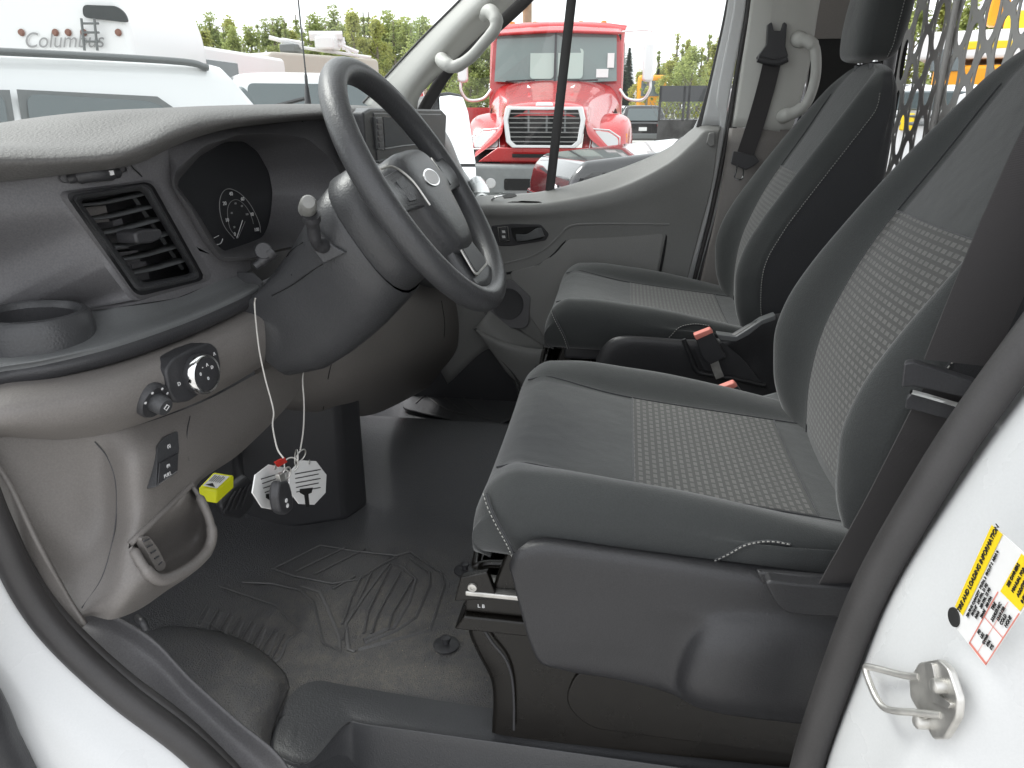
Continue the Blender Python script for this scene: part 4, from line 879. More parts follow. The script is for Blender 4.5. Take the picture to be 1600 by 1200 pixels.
# raised insert and its groove
ins = [(797, 424), (842, 413), (868, 395), (885, 376), (906, 362), (1030, 361), (1037, 368), (1032, 400), (1022, 450), (1012, 525), (850, 525), (812, 470)]
def ondoor(pts, off): return [on(door, a, b, off) for a, b in pts]
def dense(pts, n=5): return [(pts[i][0]+(pts[(i+1) % len(pts)][0]-pts[i][0])*k/n, pts[i][1]+(pts[(i+1) % len(pts)][1]-pts[i][1])*k/n) for i in range(len(pts)) for k in range(n)]
dI = dense(ins)
slab('door_insert', [Vector((.842, p.y, p.z)) for p in ondoor(ins, 0)], (0.02, 0, 0), M['doorl'], door, bev=0.003, r=0.012)
tube('insert_groove', [Vector((.8465, p.y, p.z)) for p in ondoor([(792, 427), (840, 415), (866, 397), (883, 377), (903, 360), (965, 358), (1036, 357), (1041, 366), (1036, 400), (1026, 450)], 0)], 0.0045, M['void'], door, n=6)
tube('door_crease', ondoor([(786, 412), (825, 402), (852, 388), (874, 368), (893, 352), (940, 349), (1045, 350)], .001), 0.005, M['doorp'], door, n=8)
# handle
hbz, hn, hcc = plate('handle_bezel', door, ((767, 353), (800, 349), (845, 350), (858, 366), (853, 376), (800, 385), (778, 385), (770, 372)), 0.006, M['black'], door, bev=0.003, r=0.008, back=0.04)
def hp(*pts, o=0.0): return [onpl(hcc, hn, a, b, o) for a, b in pts]
slab('handle_recess', hp((798, 356), (842, 354), (852, 367), (846, 374), (808, 379), (801, 370), o=.0006), -hn*0.0004, M['void'], hbz, r=0.005)
surf('door_handle', [hp((808, 377), (806, 366), o=.004), hp((825, 375), (823, 366), o=.012), hp((842, 371), (838, 357), o=.014), hp((851, 369), (845, 356), o=.004)], M['shelf'], hbz, thick=0.006, bev=0.001)
slab('lock_switch', hp((779, 356), (792, 355), (794, 375), (782, 377), o=.001), hn*0.003, M['gloss'], hbz, bev=0.0012)
tube('lock_frame', hp((778, 355), (793, 354), (796, 376), (781, 378), o=.003), 0.0012, M['steel'], hbz, n=5, closed=True, smoothp=False)
for b_ in (362, 370): slab('switch_mark', hp((784, b_-2), (789, b_-2), (790, b_+2), (785, b_+2), o=.0045), hn*0.0006, M['print'], hbz)
# window switch and pocket on the ledge
slab('window_switch', [on(door, *p, .003) for p in ((762, 313), (768, 306), (808, 303), (815, 305), (808, 313), (780, 318), (763, 317))], (0, 0.0, -0.012), M['gloss'], door, bev=0.001, r=0.004)
slab('window_switch_cap', [on(door, *p, .0045) for p in ((785, 308), (792, 306), (805, 305), (808, 308), (800, 311), (788, 312))], (0, 0, 0.001), M['void'], door, r=0.003)
tube('switch_lever', [at(768, 313, x=.858), at(775, 308, x=.856), at(785, 306, x=.858)], 0.003, M['chrome'], door, n=8)
slab('ledge_pocket', ondoor(((840, 302), (868, 296), (908, 286), (916, 296), (908, 302), (870, 305), (850, 305)), .002), (0.0, 0, -0.012), M['dash'], door, bev=0.001, r=0.005)
slab('marker_plate', xr(.806, (1108, 208), (1117, 207), (1117, 226), (1110, 230), (1104, 224)), (0.02, 0, 0.0), M['doorp'], door, bev=0.002, r=0.004)
# speaker and lower pocket
sp = slab('speaker_grille', xr(.835, (762, 442), (800, 437), (829, 464), (826, 508), (818, 514), (782, 512), (755, 490)), (0.02, 0, 0), M['dash'], door, bev=0.003, r=0.01)
lathe('speaker_cone', [(0.0001, 0.003), (0.045, 0.002), (0.052, 0.003), (0.054, 0)], at(793, 475, x=.834), (-1, 0, 0), M['black'], door, n=36)
surf('door_pocket', [xr(.80, (740, 512), (790, 535), (835, 545), (880, 545), (960, 540)), xr(.79, (748, 522), (795, 548), (840, 560), (885, 560), (960, 560)), xr(.80, (770, 550), (800, 590), (850, 620), (900, 620), (960, 620))], M['doorp'], door, thick=0.006)
surf('sill_trim', [xr(.80, (742, 512), (775, 552), (808, 592), (820, 640)), xr(.81, (755, 498), (795, 535), (832, 575), (850, 640)), xr(.85, (768, 480), (812, 515), (862, 555), (900, 640))], M['doorp'], van, thick=0.006)
tube('sill_edge', xr(.797, (742, 513), (775, 553), (808, 593), (820, 640)), 0.004, M['rubber'], van)
# lower front door pillar side (dark cavity by the glove box)
slab('kick_panel', xr(.865, (742, 480), (770, 520), (800, 585), (830, 690), (640, 700), (640, 560)), (0.02, 0, 0), M['black'], van)
# windscreen pillar trim with grab handle
ap = [[at(905, -190, x=.76), at(960, -190, x=.73), at(1010, -190, x=.80)],
      [at(800, -80, x=.78), at(850, -80, x=.74), at(890, -80, x=.83)],
      [at(723, 0, x=.79), at(765, 0, x=.75), at(803, 0, x=.845)],
      [at(663, 60, x=.80), at(705, 62, x=.76), at(742, 60, x=.86)],
      [at(606, 121, x=.81), at(650, 128, x=.77), at(682, 118, x=.87)],
      [at(590, 140, x=.81), at(632, 160, x=.78), at(655, 148, x=.875)],
      [at(570, 162, x=.81), at(622, 192, x=.78), at(648, 178, x=.875)]]
surf('windscreen_pillar', ap, M['cream'], van, nu=6, nv=6, thick=0.01)
apil = bpy.data.objects['windscreen_pillar']
tube('pillar_edge', [r_[0]+Vector((-0.002, 0.004, 0.002)) for r_ in ap], 0.0045, M['rubber'], apil, n=8)
gh = tube('grab_handle', [at(699, 96, x=.79), at(690, 93, x=.75), at(697, 100, x=.715), at(712, 104, x=.70), at(735, 90, x=.695), at(757, 66, x=.69), at(773, 46, x=.69), at(775, 30, x=.70), at(766, 18, x=.73), at(757, 24, x=.77)], [0.019, 0.020, 0.019, 0.017, 0.016, 0.016, 0.017, 0.019, 0.020, 0.019], M['cream'], apil, n=16, seg=6)
# rear of far doorway: B pillar trim
bt = [xr(.84, (1185, -120), (1215, -120), (1260, -120), (1310, -120)), xr(.84, (1174, 0), (1205, 0), (1250, 0), (1280, 0)), xr(.84, (1158, 110), (1190, 110), (1230, 110), (1262, 110)), xr(.84, (1145, 198), (1175, 200), (1215, 205), (1235, 205))]
for r_ in bt:
    r_[1] = r_[1]+Vector((-0.02, 0, 0)); r_[2] = r_[2]+Vector((-0.02, 0, 0))
bp_ = surf('belt_pillar', bt, M['cream'], van, nu=5, nv=5, thick=0.01)
bl = [xr(.84, (1140, 200), (1175, 200), (1215, 202), (1270, 205)), xr(.84, (1122, 320), (1150, 320), (1190, 320), (1250, 320)), xr(.84, (1095, 440), (1120, 440), (1150, 440), (1200, 440)), xr(.84, (1060, 600), (1080, 600), (1110, 600), (1160, 600))]
for r_ in bl: r_[1] = r_[1]+Vector((-0.02, 0, 0)); r_[2] = r_[2]+Vector((-0.02, 0, 0))
surf('belt_pillar_base', bl, M['grey'], van, nu=5, nv=5, thick=0.01)
# dark side panel / load area opening behind
slab('cargo_side_panel', [(0.90, -0.52, 0.3), (0.90, -0.78, 0.3), (0.90, -0.78, 1.15), (0.90, -0.52, 1.15)], (0.02, 0, 0), M['void'], van)
slab('cargo_side_trim', [(0.895, -0.52, 1.15), (0.895, -0.75, 1.15), (0.895, -0.75, 1.55), (0.895, -0.52, 1.55)], (0.02, 0, 0), M['grey'], van)
tube('grab_handle', [at(1246, 60, x=.83), at(1250, 62, x=.79), at(1265, 66, x=.77), at(1274, 80, x=.765), at(1274, 120, x=.765), at(1262, 158, x=.77), at(1245, 174, x=.78), at(1228, 180, x=.79), at(1222, 183, x=.83)], [0.022, 0.021, 0.017, 0.014, 0.014, 0.014, 0.017, 0.020, 0.020], M['cream'], bp_, n=14)
# belt on the far pillar
fb = thing('seat_belt', 'grey seat belt hanging on the far door pillar with dark guide loop', 'seat belt', tuple(at(1212, 80, x=.80)))
wdir = (0, -1, 0.1)
slab('belt_guide', xr(.795, (1200, 38), (1206, 34), (1209, 48), (1221, 48), (1225, 34), (1230, 38), (1227, 72), (1232, 88), (1220, 98), (1190, 97), (1183, 90), (1198, 70)), (0.03, 0, 0), M['black'], fb, bev=0.004, r=0.004)
tube('guide_bar', xr(.79, (1184, 92), (1198, 96), (1215, 98), (1230, 92)), 0.009, M['black'], fb, n=12)
strap('belt_strap', xr(.80, (1207, 95), (1196, 140), (1180, 195), (1165, 240)), 0.049, 0.0015, wdir, M['belt'], fb)
strap('belt_strap', xr(.812, (1226, -60), (1219, 0), (1214, 45)), 0.040, 0.0015, wdir, M['cream'], fb)
slab('belt_tongue', xr(.785, (1146, 236), (1180, 243), (1187, 252), (1180, 258), (1165, 266), (1142, 256)), (0.012, 0, 0), M['black'], fb, bev=0.003, r=0.003)
tube('tongue_plate', xr(.786, (1152, 258), (1150, 270), (1148, 278), (1156, 281), (1161, 276), (1162, 262)), 0.0025, M['chrome'], fb, n=6, seg=2)
# belt across the near seat side (driver belt)
db = thing('seat_belt', 'black seat belt running down past the near seat backrest to the pillar', 'seat belt', tuple(at(1450, 600, x=-.74)))
bs = [at(1790, 20, x=-.79), at(1670, 190, x=-.78), at(1600, 330, x=-.77), at(1538, 470, x=-.765), at(1497, 567, x=-.76)]
strap('belt_strap', bs, 0.072, 0.0016, RT, M['belt'], db)
strap('belt_strap', [at(1490, 600, x=-.755), at(1462, 650, x=-.75), at(1388, 790, x=-.74), at(1322, 905, x=-.735), at(1296, 950, x=-.73)], 0.058, 0.0016, RT, M['belt'], db)
slab('belt_tongue', [at(a, b, x=-.765) for a, b in ((1412, 568), (1426, 566), (1522, 596), (1530, 606), (1526, 622), (1500, 620), (1428, 604), (1408, 606))], (0.014, -0.006, 0), M['black'], db, bev=0.003, r=0.003)
slab('tongue_slot', [at(a, b, x=-.762) for a, b in ((1416, 624), (1424, 616), (1505, 636), (1500, 660), (1424, 640), (1414, 638))], (0.012, -0.005, 0), M['black'], db, bev=0.002, r=0.002)
tube('tongue_plate', [at(1424, 612, x=-.766), at(1460, 622, x=-.766), at(1500, 634, x=-.766)], 0.0028, M['chrome'], db, n=6)
# outside mirror
mir = thing('door_mirror', 'white framed tall door mirror outside the far front window', 'mirror', tuple(at(700, 300, x=1.2)))
mn = Vector((-0.55, -0.82, 0.10)).normalized(); mp0 = at(715, 215, x=1.16)
def om(a, b, o=0.0):
    r_ = FW+RT*((a-800)/FPX)+UP*((600-b)/FPX); return CAM+r_*((mp0-CAM).dot(mn)/r_.dot(mn))+mn*o
mo = [om(*p) for p in ((668, 168), (674, 152), (684, 146), (702, 143), (722, 147), (733, 175), (744, 250), (745, 290), (738, 304), (700, 304), (676, 230))]
slab('mirror_housing', mo, -mn*0.10, M['black'], mir, bev=0.008, r=0.012)
mg = mat('mirror_glass', (0.95, 0.95, 0.95), 0.02, 1.0)
slab('mirror_glass', [om(a, b, .004) for a, b in ((685, 151), (702, 149), (722, 152), (730, 175), (741, 250), (742, 256), (708, 256), (690, 240))], -mn*0.003, mg, mir, r=0.008)
slab('mirror_glass', [om(a, b, .004) for a, b in ((700, 261), (742, 261), (743, 290), (736, 299), (706, 297))], -mn*0.003, mg, mir, r=0.006)
tube('mirror_arm', [at(745, 288, x=1.15), at(752, 300, x=1.05), at(754, 318, x=.94)], 0.03, M['white'], mir, n=12)
# aerial on the wing and the inner mirror edge
ant = tube('aerial', [at(a, b, d=1.9) for a, b in ((481, 170), (478, 120), (472, 60), (464, -20), (458, -80))], [0.004, 0.002, 0.0015], M['black'], van, n=6)
tube('aerial_base', [at(482, 172, d=1.9), at(479, 135, d=1.9)], [0.010, 0.005], M['black'], ant, n=10)
vc = at(82, -30, y=0.50)
slab('sun_visor', [vc+Vector((dx, 0.35*dz, dz)) for dx, dz in ((-0.10, 0.16), (-0.045, 0.02), (-0.02, 0.0), (0.02, 0.0), (0.05, 0.02), (0.30, 0.16), (0.30, 0.19), (-0.10, 0.19))], (0, 0.018, -0.006), M['black'], van, bev=0.006, r=0.03)
# ================================================================ seats
def tabf(T_, v):
    if v <= T_[0][0]: return T_[0][1]
    for i in range(len(T_)-1):
        if v <= T_[i+1][0]:
            t = (v-T_[i][0])/(T_[i+1][0]-T_[i][0]); a, b = T_[i][1], T_[i+1][1]
            m0 = (b-a) if i == 0 else (b-T_[i-1][1])/(T_[i+1][0]-T_[i-1][0])*(T_[i+1][0]-T_[i][0])
            m1 = (b-a) if i+2 >= len(T_) else (T_[i+2][1]-a)/(T_[i+2][0]-T_[i][0])*(T_[i+1][0]-T_[i][0])
            t2, t3 = t*t, t*t*t
            return a*(2*t3-3*t2+1)+m0*(t3-2*t2+t)+b*(-2*t3+3*t2)+m1*(t3-t2)
    return T_[-1][1]
# cushion: centre height along y, bolster height
CT = [(-0.40, .435), (-0.28, .447), (-0.04, .474), (0.06, .492), (0.12, .502), (0.15, .497), (0.172, .478)]
BL = [(-0.36, .010), (-0.25, .022), (-0.1, .034), (0.03, .030), (0.10, .018), (0.16, .006)]
def ctop(s, y):
    a = abs(s); z = tabf(CT, y); b = tabf(BL, y)
    z += -0.004*math.cos(min(a/0.17, 1)*math.pi/2)
    if a > 0.165: z += b*smooth01((a-0.165)/0.055)
    return z
YB = [(.38, -.335), (.41, -.332), (.47, -.300), (.53, -.285), (.62, -.283), (.70, -.315), (.76, -.350), (.83, -.395), (.90, -.442), (.985, -.502), (1.02, -.528), (1.05, -.556)]
YC = [(.38, -.34), (.45, -.338), (.53, -.335), (.62, -.345), (.70, -.372), (.76, -.400), (.83, -.440), (.90, -.480), (.985, -.522), (1.02, -.540), (1.05, -.560)]
YR = [(.38, -.44), (.45, -.47), (.60, -.54), (.75, -.575), (.90, -.585), (1.0, -.59), (1.05, -.582)]
WW = [(.38, .205), (.45, .235), (.55, .25), (.65, .253), (.78, .248), (.90, .232), (.985, .205), (1.02, .187), (1.05, .155)]
def bfront(s, z):
    w_ = tabf(WW, z); a = abs(s)/w_; yc, yb = tabf(YC, z), tabf(YB, z)
    y = yc+(yb-yc)*smooth01((a-0.60)/0.26)
    y -= 0.006*(1-min(a/0.6, 1)**2)*(-1)
    if a > 0.86: y -= 0.055*((a-0.86)/0.14)**2*min(1, (1.06-z)/0.1)
    return y
def seat(cx, near, label):
    """near: this seat stands beside the open door and shows its outer plastic cover"""
    t = thing('seat', label, 'seat', (cx, -0.1, 0.0), group=None)
    ds = -1  # the side towards the camera
    P_ = lambda s, y, z: Vector((cx+s, y, z))
    # cushion
    ys = [0.155, 0.172, 0.178, 0.172, 0.158, 0.13, 0.10, 0.05, -0.02, -0.10, -0.20, -0.30, -0.37]
    qs = [0.0, 0.25, 0.55, 0.80, 0.95, 1, 1, 1, 1, 1, 1, 1, 1]
    ws = [0.90, .925, .94, .95, .96, .975, .985, 1, 1, 1, 1, .99, .97]
    ss = [-.215, -.245, -.258, -.262, -.258, -.248, -.236, -.22, -.20, -.18, -.166, -.15, -.09, 0, .09, .15, .166, .18, .20, .22, .236, .248, .258, .262, .258, .245, .215]
    rows = []
    for y, q, w_ in zip(ys, qs, ws):
        row = []
        for i, s in enumerate(ss):
            k = min(i, len(ss)-1-i); yt = y
            zt = ctop(s, y)
            if k < 6: zt = {0: .385, 1: .395, 2: .425, 3: .455, 4: ctop(.248, y)-0.030, 5: ctop(.248, y)-0.010}[k]
            zb = 0.385
            z = zb+(zt-zb)*(q if k > 2 else 1.0*q)
            if k in (9, 10) and q >= 1: pass
            row.append(P_(s*w_, y, z))
        rows.append(row)
    cush = surf('seat_cushion', rows, M['fabric'], t, nu=3, nv=4)
    # woven insert lies on the cushion
    def patch(name, f, us, vs_, m, par, o, wr=None):
        P = [[f(u if wr is None else wr(u, v), v)+o for u in us] for v in vs_]; vv = [p for r_ in P for p in r_]; n = len(us)
        uv = [(u, v*1.1) for v in vs_ for u in us]
        fs = [(j*n+i, j*n+i+1, (j+1)*n+i+1, (j+1)*n+i) for j in range(len(vs_)-1) for i in range(n-1)]
        return mesh(name, vv, fs, m, par, uvs=uv)
    ci = patch('woven_insert', lambda s, y: P_(s, y, ctop(s, y)), lin(-.164, .164, 24), lin(-0.285, -0.038, 20), M['woven'], cush, Vector((0, 0, 0.0016)))
    def seam(name, pts, r, m, par, seg=4): return tube(name, pts, r, m, par, n=6, seg=seg)
    cz = lambda s, y, o=0.0008: P_(s, y, ctop(s, y)+o)
    dk = M['fabric_back']
    for s in (-.168, .168):
        seam('cushion_seam', [cz(s*(1+0.06*smooth01((y-0.0)/0.15)), y) for y in lin(0.155, -0.36, 16)], 0.0016, dk, cush)
    seam('cushion_seam', [cz(s, -0.037) for s in lin(-.166, .166, 12)], 0.0015, dk, cush)
    seam('cushion_seam', [cz(s, -0.287) for s in lin(-.166, .166, 12)], 0.0015, dk, cush)
    # piped and stitched seam round the front corner and at the rear of the side bolster
    def stitches(name, pts, par, m, gap=2, r=0.0009):
        Q = cr(pts, 12); vs, fs = [], []
        L = [0.0]
        for i in range(1, len(Q)): L.append(L[-1]+(Q[i]-Q[i-1]).length)
        def pt(s_):
            i = 0
            while i < len(L)-2 and L[i+1] < s_: i += 1
            return Q[i].lerp(Q[i+1], (s_-L[i])/max(L[i+1]-L[i], 1e-9))
        s_ = 0.0
        while s_+0.0035 < L[-1]:
            a, b = pt(s_), pt(s_+0.0035); d = (b-a).normalized(); u = d.orthogonal().normalized(); v = d.cross(u); k = len(vs)
            for p in (a, b):
                for c, e in ((1, 0), (0, 1), (-1, 0), (0, -1)): vs.append(p+(u*c+v*e)*r)
            for j in range(4): fs.append((k+j, k+(j+1) % 4, k+4+(j+1) % 4, k+4+j))
            fs += [(k+3, k+2, k+1, k), (k+4, k+5, k+6, k+7)]
            s_ += 0.0062
        return mesh(name, vs, fs, m, par)
    thread = M['print_thread']
    if near:
        c1 = [P_(-.243, .158, .490), P_(-.254, .150, .475), P_(-.262, .138, .455), P_(-.2645, .122, .425), P_(-.262, .112, .395)]
    else:
        c1 = [P_(-.243, .158, .490), P_(-.254, .150, .475), P_(-.262, .138, .455), P_(-.2645, .122, .425), P_(-.262, .112, .395)]
    seam('cushion_seam', c1, 0.0018, dk, cush); stitches('stitching', [p+Vector((-0.002, 0.004, 0.001)) for p in c1], cush, thread)
    if near: c2 = ons(cush, ((1115, 876), (1140, 864), (1165, 851), (1200, 846), (1235, 851)), .001)
    else: c2 = ons(cush, ((1045, 528), (1062, 512), (1085, 507), (1110, 510)), .001)
    seam('cushion_seam', c2, 0.0022, dk, cush); stitches('stitching', [p+Vector((-0.003, 0, 0.002)) for p in c2], cush, thread)
    # backrest
    zs = [.385, .41, .45, .50, .55, .60, .66, .72, .78, .84, .90, .95, .985, 1.01, 1.03, 1.045]
    fr = [0, .2, .4, .55, .62, .7, .78, .86, .92, .97, 1.0]
    rows = []
    for z in zs:
        w_ = tabf(WW, z); yr = tabf(YR, z); half = []
        for a in fr: half.append((a*w_, bfront(a*w_, z)))
        ye = half[-1][1]
        side = [(w_*1.005, ye-(ye-yr)*0.3), (w_*1.0, ye-(ye-yr)*0.65), (w_*0.97, yr+0.018), (w_*0.90, yr+0.002), (w_*0.5, yr-0.004), (0, yr-0.004)]
        full = half+side; ring = [P_(s, y, z) for s, y in full]+[P_(-s, y, z) for s, y in reversed(full[1:-1])]
        rows.append(ring)
    top = rows[-1]; ctr = P_(0, -0.572, 1.056)
    rows.append([p.lerp(ctr, 0.35)+Vector((0, 0, 0.009)) for p in top]); rows.append([p.lerp(ctr, 0.75)+Vector((0, 0, 0.011)) for p in top]); rows.append([p.lerp(ctr, 0.98)+Vector((0, 0, 0.011)) for p in top])
    back = surf('backrest', rows, M['fabric'], t, nu=3, nv=4, cu=True)
    back.data.materials.append(M['fabric_back'])
    for p in back.data.polygons:                                         # side and rear are sewn from darker cloth
        c = p.center; w_ = tabf(WW, c.z)
        if abs(c.x-cx) > w_*0.965 and c.y < bfront(w_, c.z)-0.004 or c.y < tabf(YR, c.z)+0.02: p.material_index = 1
    bo_ = Vector((0, 0.0019, 0.0007))
    bi = patch('woven_insert', lambda s, z: P_(s, bfront(s, z), z), lin(-1, 1, 26), lin(0.455, 0.815, 30), M['woven'], back, bo_, wr=lambda u, z: u*(0.595*tabf(WW, z)+0.012*smooth01((z-.6)/.25)))
    bi_uv = bi.data.uv_layers[0]
    for l in bi.data.loops:
        v = bi.data.vertices[l.vertex_index].co; bi_uv.data[l.index].uv = (v.x-cx, v.z*1.15)
    wz = lambda u, z: u*(0.60*tabf(WW, z)+0.012*smooth01((z-.6)/.25))
    for u in (-1, 1): seam('backrest_seam', [P_(wz(u, z), bfront(wz(u, z), z)+0.001, z) for z in lin(.43, 1.0, 22)], 0.0016, dk, back)
    seam('backrest_seam', [P_(wz(u, .816), bfront(wz(u, .816), .816)+0.0012, .816) for u in lin(-1, 1, 12)], 0.0015, dk, back)
    # edge seam with stitches round the sides and top
    for s in (-1, 1):
        e = [P_(s*tabf(WW, z)*0.998, bfront(tabf(WW, z)*0.998, z)-0.002, z) for z in lin(.47, 1.0, 16)]
        seam('edge_seam', e, 0.0018, dk, back)
        stitches('stitching', [p+Vector((s*0.003, 0.0, 0)) for p in e], back, thread)
    # headrest
    hr = []
    for z, w_, d in ((1.068, .055, .02), (1.072, .078, .038), (1.085, .098, .05), (1.12, .108, .056), (1.17, .112, .058), (1.22, .110, .055), (1.25, .100, .046), (1.262, .085, .03), (1.266, .03, .01)):
        ring = []
        for k in range(24):
            a = 2*math.pi*k/24; x, y = math.cos(a), math.sin(a); e = 0.62
            ring.append(P_(math.copysign(abs(x)**e, x)*w_, -0.562-(z-1.07)*0.10+math.copysign(abs(y)**e, y)*d, z))
        hr.append(ring)
    hd = surf('headrest', hr, M['fabric'], t, nu=2, nv=4, cu=True)
    tip = mesh('headrest_base', [p for p in hr[0]], [tuple(range(24))], M['fabric'], hd)
    hs_ = []
    for k in range(9):
        z = 1.075+k*0.022; hs_.append(P_(-0.1105 if 0 < k < 8 else -0.092, -0.585-(z-1.07)*0.10, z))
    seam('headrest_seam', hs_, 0.0016, dk, hd); stitches('stitching', [p+Vector((-0.002, 0.004, 0)) for p in hs_], hd, thread)
    for s in (-0.06, 0.06):
        lathe('headrest_post', [(0.006, -0.01), (0.006, 0.06)], P_(s, -0.566, 1.03), (0, 0.0, 1), M['chrome'], t, n=14)
        lathe('post_sleeve', [(0.014, -0.006), (0.014, 0.007), (0.010, 0.010), (0.0062, 0.010)], P_(s, -0.568, 1.056), (0, 0, 1), M['black'], t, n=20)
    # glossy steel pedestal
    dx_ = cx+0.44
    def ped(pts): return [Vector((p.x+dx_, p.y, p.z)) for p in pts]
    pf = [(740, 918), (736, 960), (732, 985), (745, 1020), (764, 1060), (768, 1100), (766, 1143)]
    nearside = [at(a, b, x=-0.62) for a, b in pf]
    nearside = [Vector((-0.62, p.y, max(p.z, 0.0))) for p in nearside]
    base_rows = []
    for p in nearside:
        base_rows.append([Vector((cx-0.18, -0.42, p.z)), Vector((cx-0.185, -0.1, p.z)), Vector((cx-0.185, p.y-0.03, p.z)), Vector((cx-0.17, p.y-0.004, p.z)), Vector((cx-0.13, p.y, p.z)), Vector((cx+0.13, p.y, p.z)), Vector((cx+0.17, p.y-0.004, p.z)), Vector((cx+0.185, p.y-0.03, p.z)), Vector((cx+0.185, -0.1, p.z)), Vector((cx+0.18, -0.42, p.z))])
    pb_ = surf('pedestal', base_rows, M['shine'], t, nu=5, nv=5)
    if near:
        slab('pressing', [(cx-0.187, 0.03, 0.17), (cx-0.187, -0.36, 0.125), (cx-0.187, -0.36, 0.045), (cx-0.187, 0.01, 0.055), (cx-0.187, 0.05, 0.10)], (-0.004, 0, 0), M['shine'], pb_, bev=0.003, r=0.03)
        cab = tube('seat_cable', [at(a, b, x=-.632) for a, b in ((757, 985), (770, 1005), (790, 1030), (800, 1060), (803, 1100), (803, 1140))], 0.0022, M['black'], pb_, n=8)
    # slide rails and front cross bar
    rz = 0.285
    for s in (-0.185, 0.185):
        rl = slab('slide_rail', [(cx+s-.02, 0.20, rz-0.02), (cx+s-.02, 0.20, rz+0.012), (cx+s-.02, -0.40, rz+0.006), (cx+s-.02, -0.40, rz-0.026)], (0.04, 0, 0), M['shine'], t, bev=0.004)
        slab('rail_lip', [(cx+s-.024, 0.198, rz+0.012), (cx+s-.024, 0.198, rz+0.020), (cx+s-.024, -0.40, rz+0.014), (cx+s-.024, -0.40, rz+0.006)], (0.048, 0, 0), M['steel'], rl, bev=0.002)
        slab('rail_base', [(cx+s-.03, 0.215, rz-0.045), (cx+s-.03, 0.20, rz-0.02), (cx+s-.03, -0.40, rz-0.026), (cx+s-.03, -0.40, rz-0.05)], (0.06, 0, 0), M['shine'], rl, bev=0.003)
        slab('rail_plate', [(cx+s-.022, 0.215, rz+0.0), (cx+s-.022, 0.205, rz+0.042), (cx+s-.022, 0.165, rz+0.055), (cx+s-.022, 0.15, rz+0.01)], (0.012, 0, 0), M['shine'], rl, bev=0.002)
        lathe('bolt', [(0.0001, 0.002), (0.003, 0.002), (0.0032, 0.004), (0.0065, 0.0035), (0.007, 0)], (cx+s-.022, 0.187, rz+0.028), (-1, 0, 0), M['steel'], rl, n=20)
        slab('seat_bracket', [(cx+s-.012, 0.16, rz+0.02), (cx+s-.012, 0.13, 0.39), (cx+s-.012, 0.10, 0.39), (cx+s-.012, 0.12, rz+0.02)], (0.025, 0, 0), M['shine'], t, bev=0.004)
    if near:
        text('rail_mark', 'L B', (cx-.2055, 0.175, rz-0.006), (0, -1, 0), (0, 0, 1), 0.006, M['print'], t)
    tube('slide_handle', [(cx-0.15, 0.06, 0.33), (cx-0.15, 0.17, 0.315), (cx-0.13, 0.195, 0.313), (cx+0.13, 0.195, 0.313), (cx+0.15, 0.17, 0.315), (cx+0.15, 0.06, 0.33)], 0.007, M['shine'], t, n=10)
    box('seat_pan', (cx, -0.12, 0.372), (0.42, 0.50, 0.04), M['black'], t, bev=0.01)
    if near:
        # outer cover with grip recess, lever and rear lobe
        X = -.722
        body = [[at(800, 880, x=-.715), at(812, 858, x=-.716), at(850, 844, x=-.705), at(960, 858, x=-.70), at(1060, 872, x=-.70), at(1190, 888, x=-.70), at(1330, 905, x=-.70)],
                [at(802, 900, x=-.722), at(818, 876, x=-.724), at(860, 862, x=-.722), at(960, 872, x=-.722), at(1060, 886, x=-.722), at(1190, 908, x=-.722), at(1330, 925, x=-.722)],
                [at(814, 950, x=-.722), at(840, 935, x=-.724), at(880, 930, x=-.724), at(960, 935, x=-.726), at(1060, 945, x=-.727), at(1190, 955, x=-.727), at(1330, 965, x=-.727)],
                [at(828, 1000, x=-.722), at(860, 990, x=-.724), at(910, 985, x=-.725), at(980, 985, x=-.727), at(1078, 972, x=-.727), at(1150, 985, x=-.744), at(1330, 1005, x=-.740)],
                [at(842, 1030, x=-.720), at(880, 1020, x=-.722), at(940, 1020, x=-.724), at(1010, 1020, x=-.727), at(1062, 1018, x=-.728), at(1124, 1030, x=-.758), at(1330, 1045, x=-.742)],
                [at(858, 1037, x=-.716), at(900, 1043, x=-.718), at(960, 1053, x=-.720), at(1035, 1068, x=-.724), at(1060, 1074, x=-.728), at(1112, 1088, x=-.758), at(1330, 1095, x=-.735)],
                [at(870, 1040, x=-.700), at(905, 1048, x=-.70), at(970, 1058, x=-.70), at(1045, 1078, x=-.70), at(1100, 1104, x=-.72), at(1180, 1118, x=-.72), at(1330, 1135, x=-.72)]]
        cov = surf('side_cover', body, M['panel'], t, nu=6, nv=6, thick=0.004, off=-1)
        # flat shoulder between cushion and cover
        surf('cover_shoulder', [[at(820, 855, x=-.70), at(960, 868, x=-.695), at(1120, 885, x=-.695), at(1330, 905, x=-.695)], [at(1130, 872, x=-.66), at(1180, 860, x=-.65), at(1240, 855, x=-.64), at(1330, 870, x=-.64)]], M['panel'], cov)
        tube('cover_gap', [on(cov, a, b, .0006) for a, b in ((1190, 893), (1193, 920), (1203, 960), (1208, 985), (1212, 1015), (1225, 1050), (1255, 1085), (1290, 1110))], 0.0016, M['void'], cov, n=6)
        slab('recline_lever', [at(a, b, x=-.745) for a, b in ((1196, 912), (1204, 908), (1250, 914), (1360, 922), (1360, 968), (1250, 962), (1228, 958), (1210, 940))], (0.02, 0, 0), M['panel'], cov, bev=0.006, r=0.012)
        slab('lever_frame', [at(a, b, x=-.728) for a, b in ((1183, 894), (1260, 900), (1360, 908), (1360, 925), (1250, 916), (1190, 912))], (0.01, 0, 0), M['panel'], cov, bev=0.003)
        tube('moulded_mark', [on(cov, a, b, .0006) for a, b in ((1158, 940), (1166, 936), (1170, 930), (1178, 928))], 0.0012, M['panel'], cov, n=6)
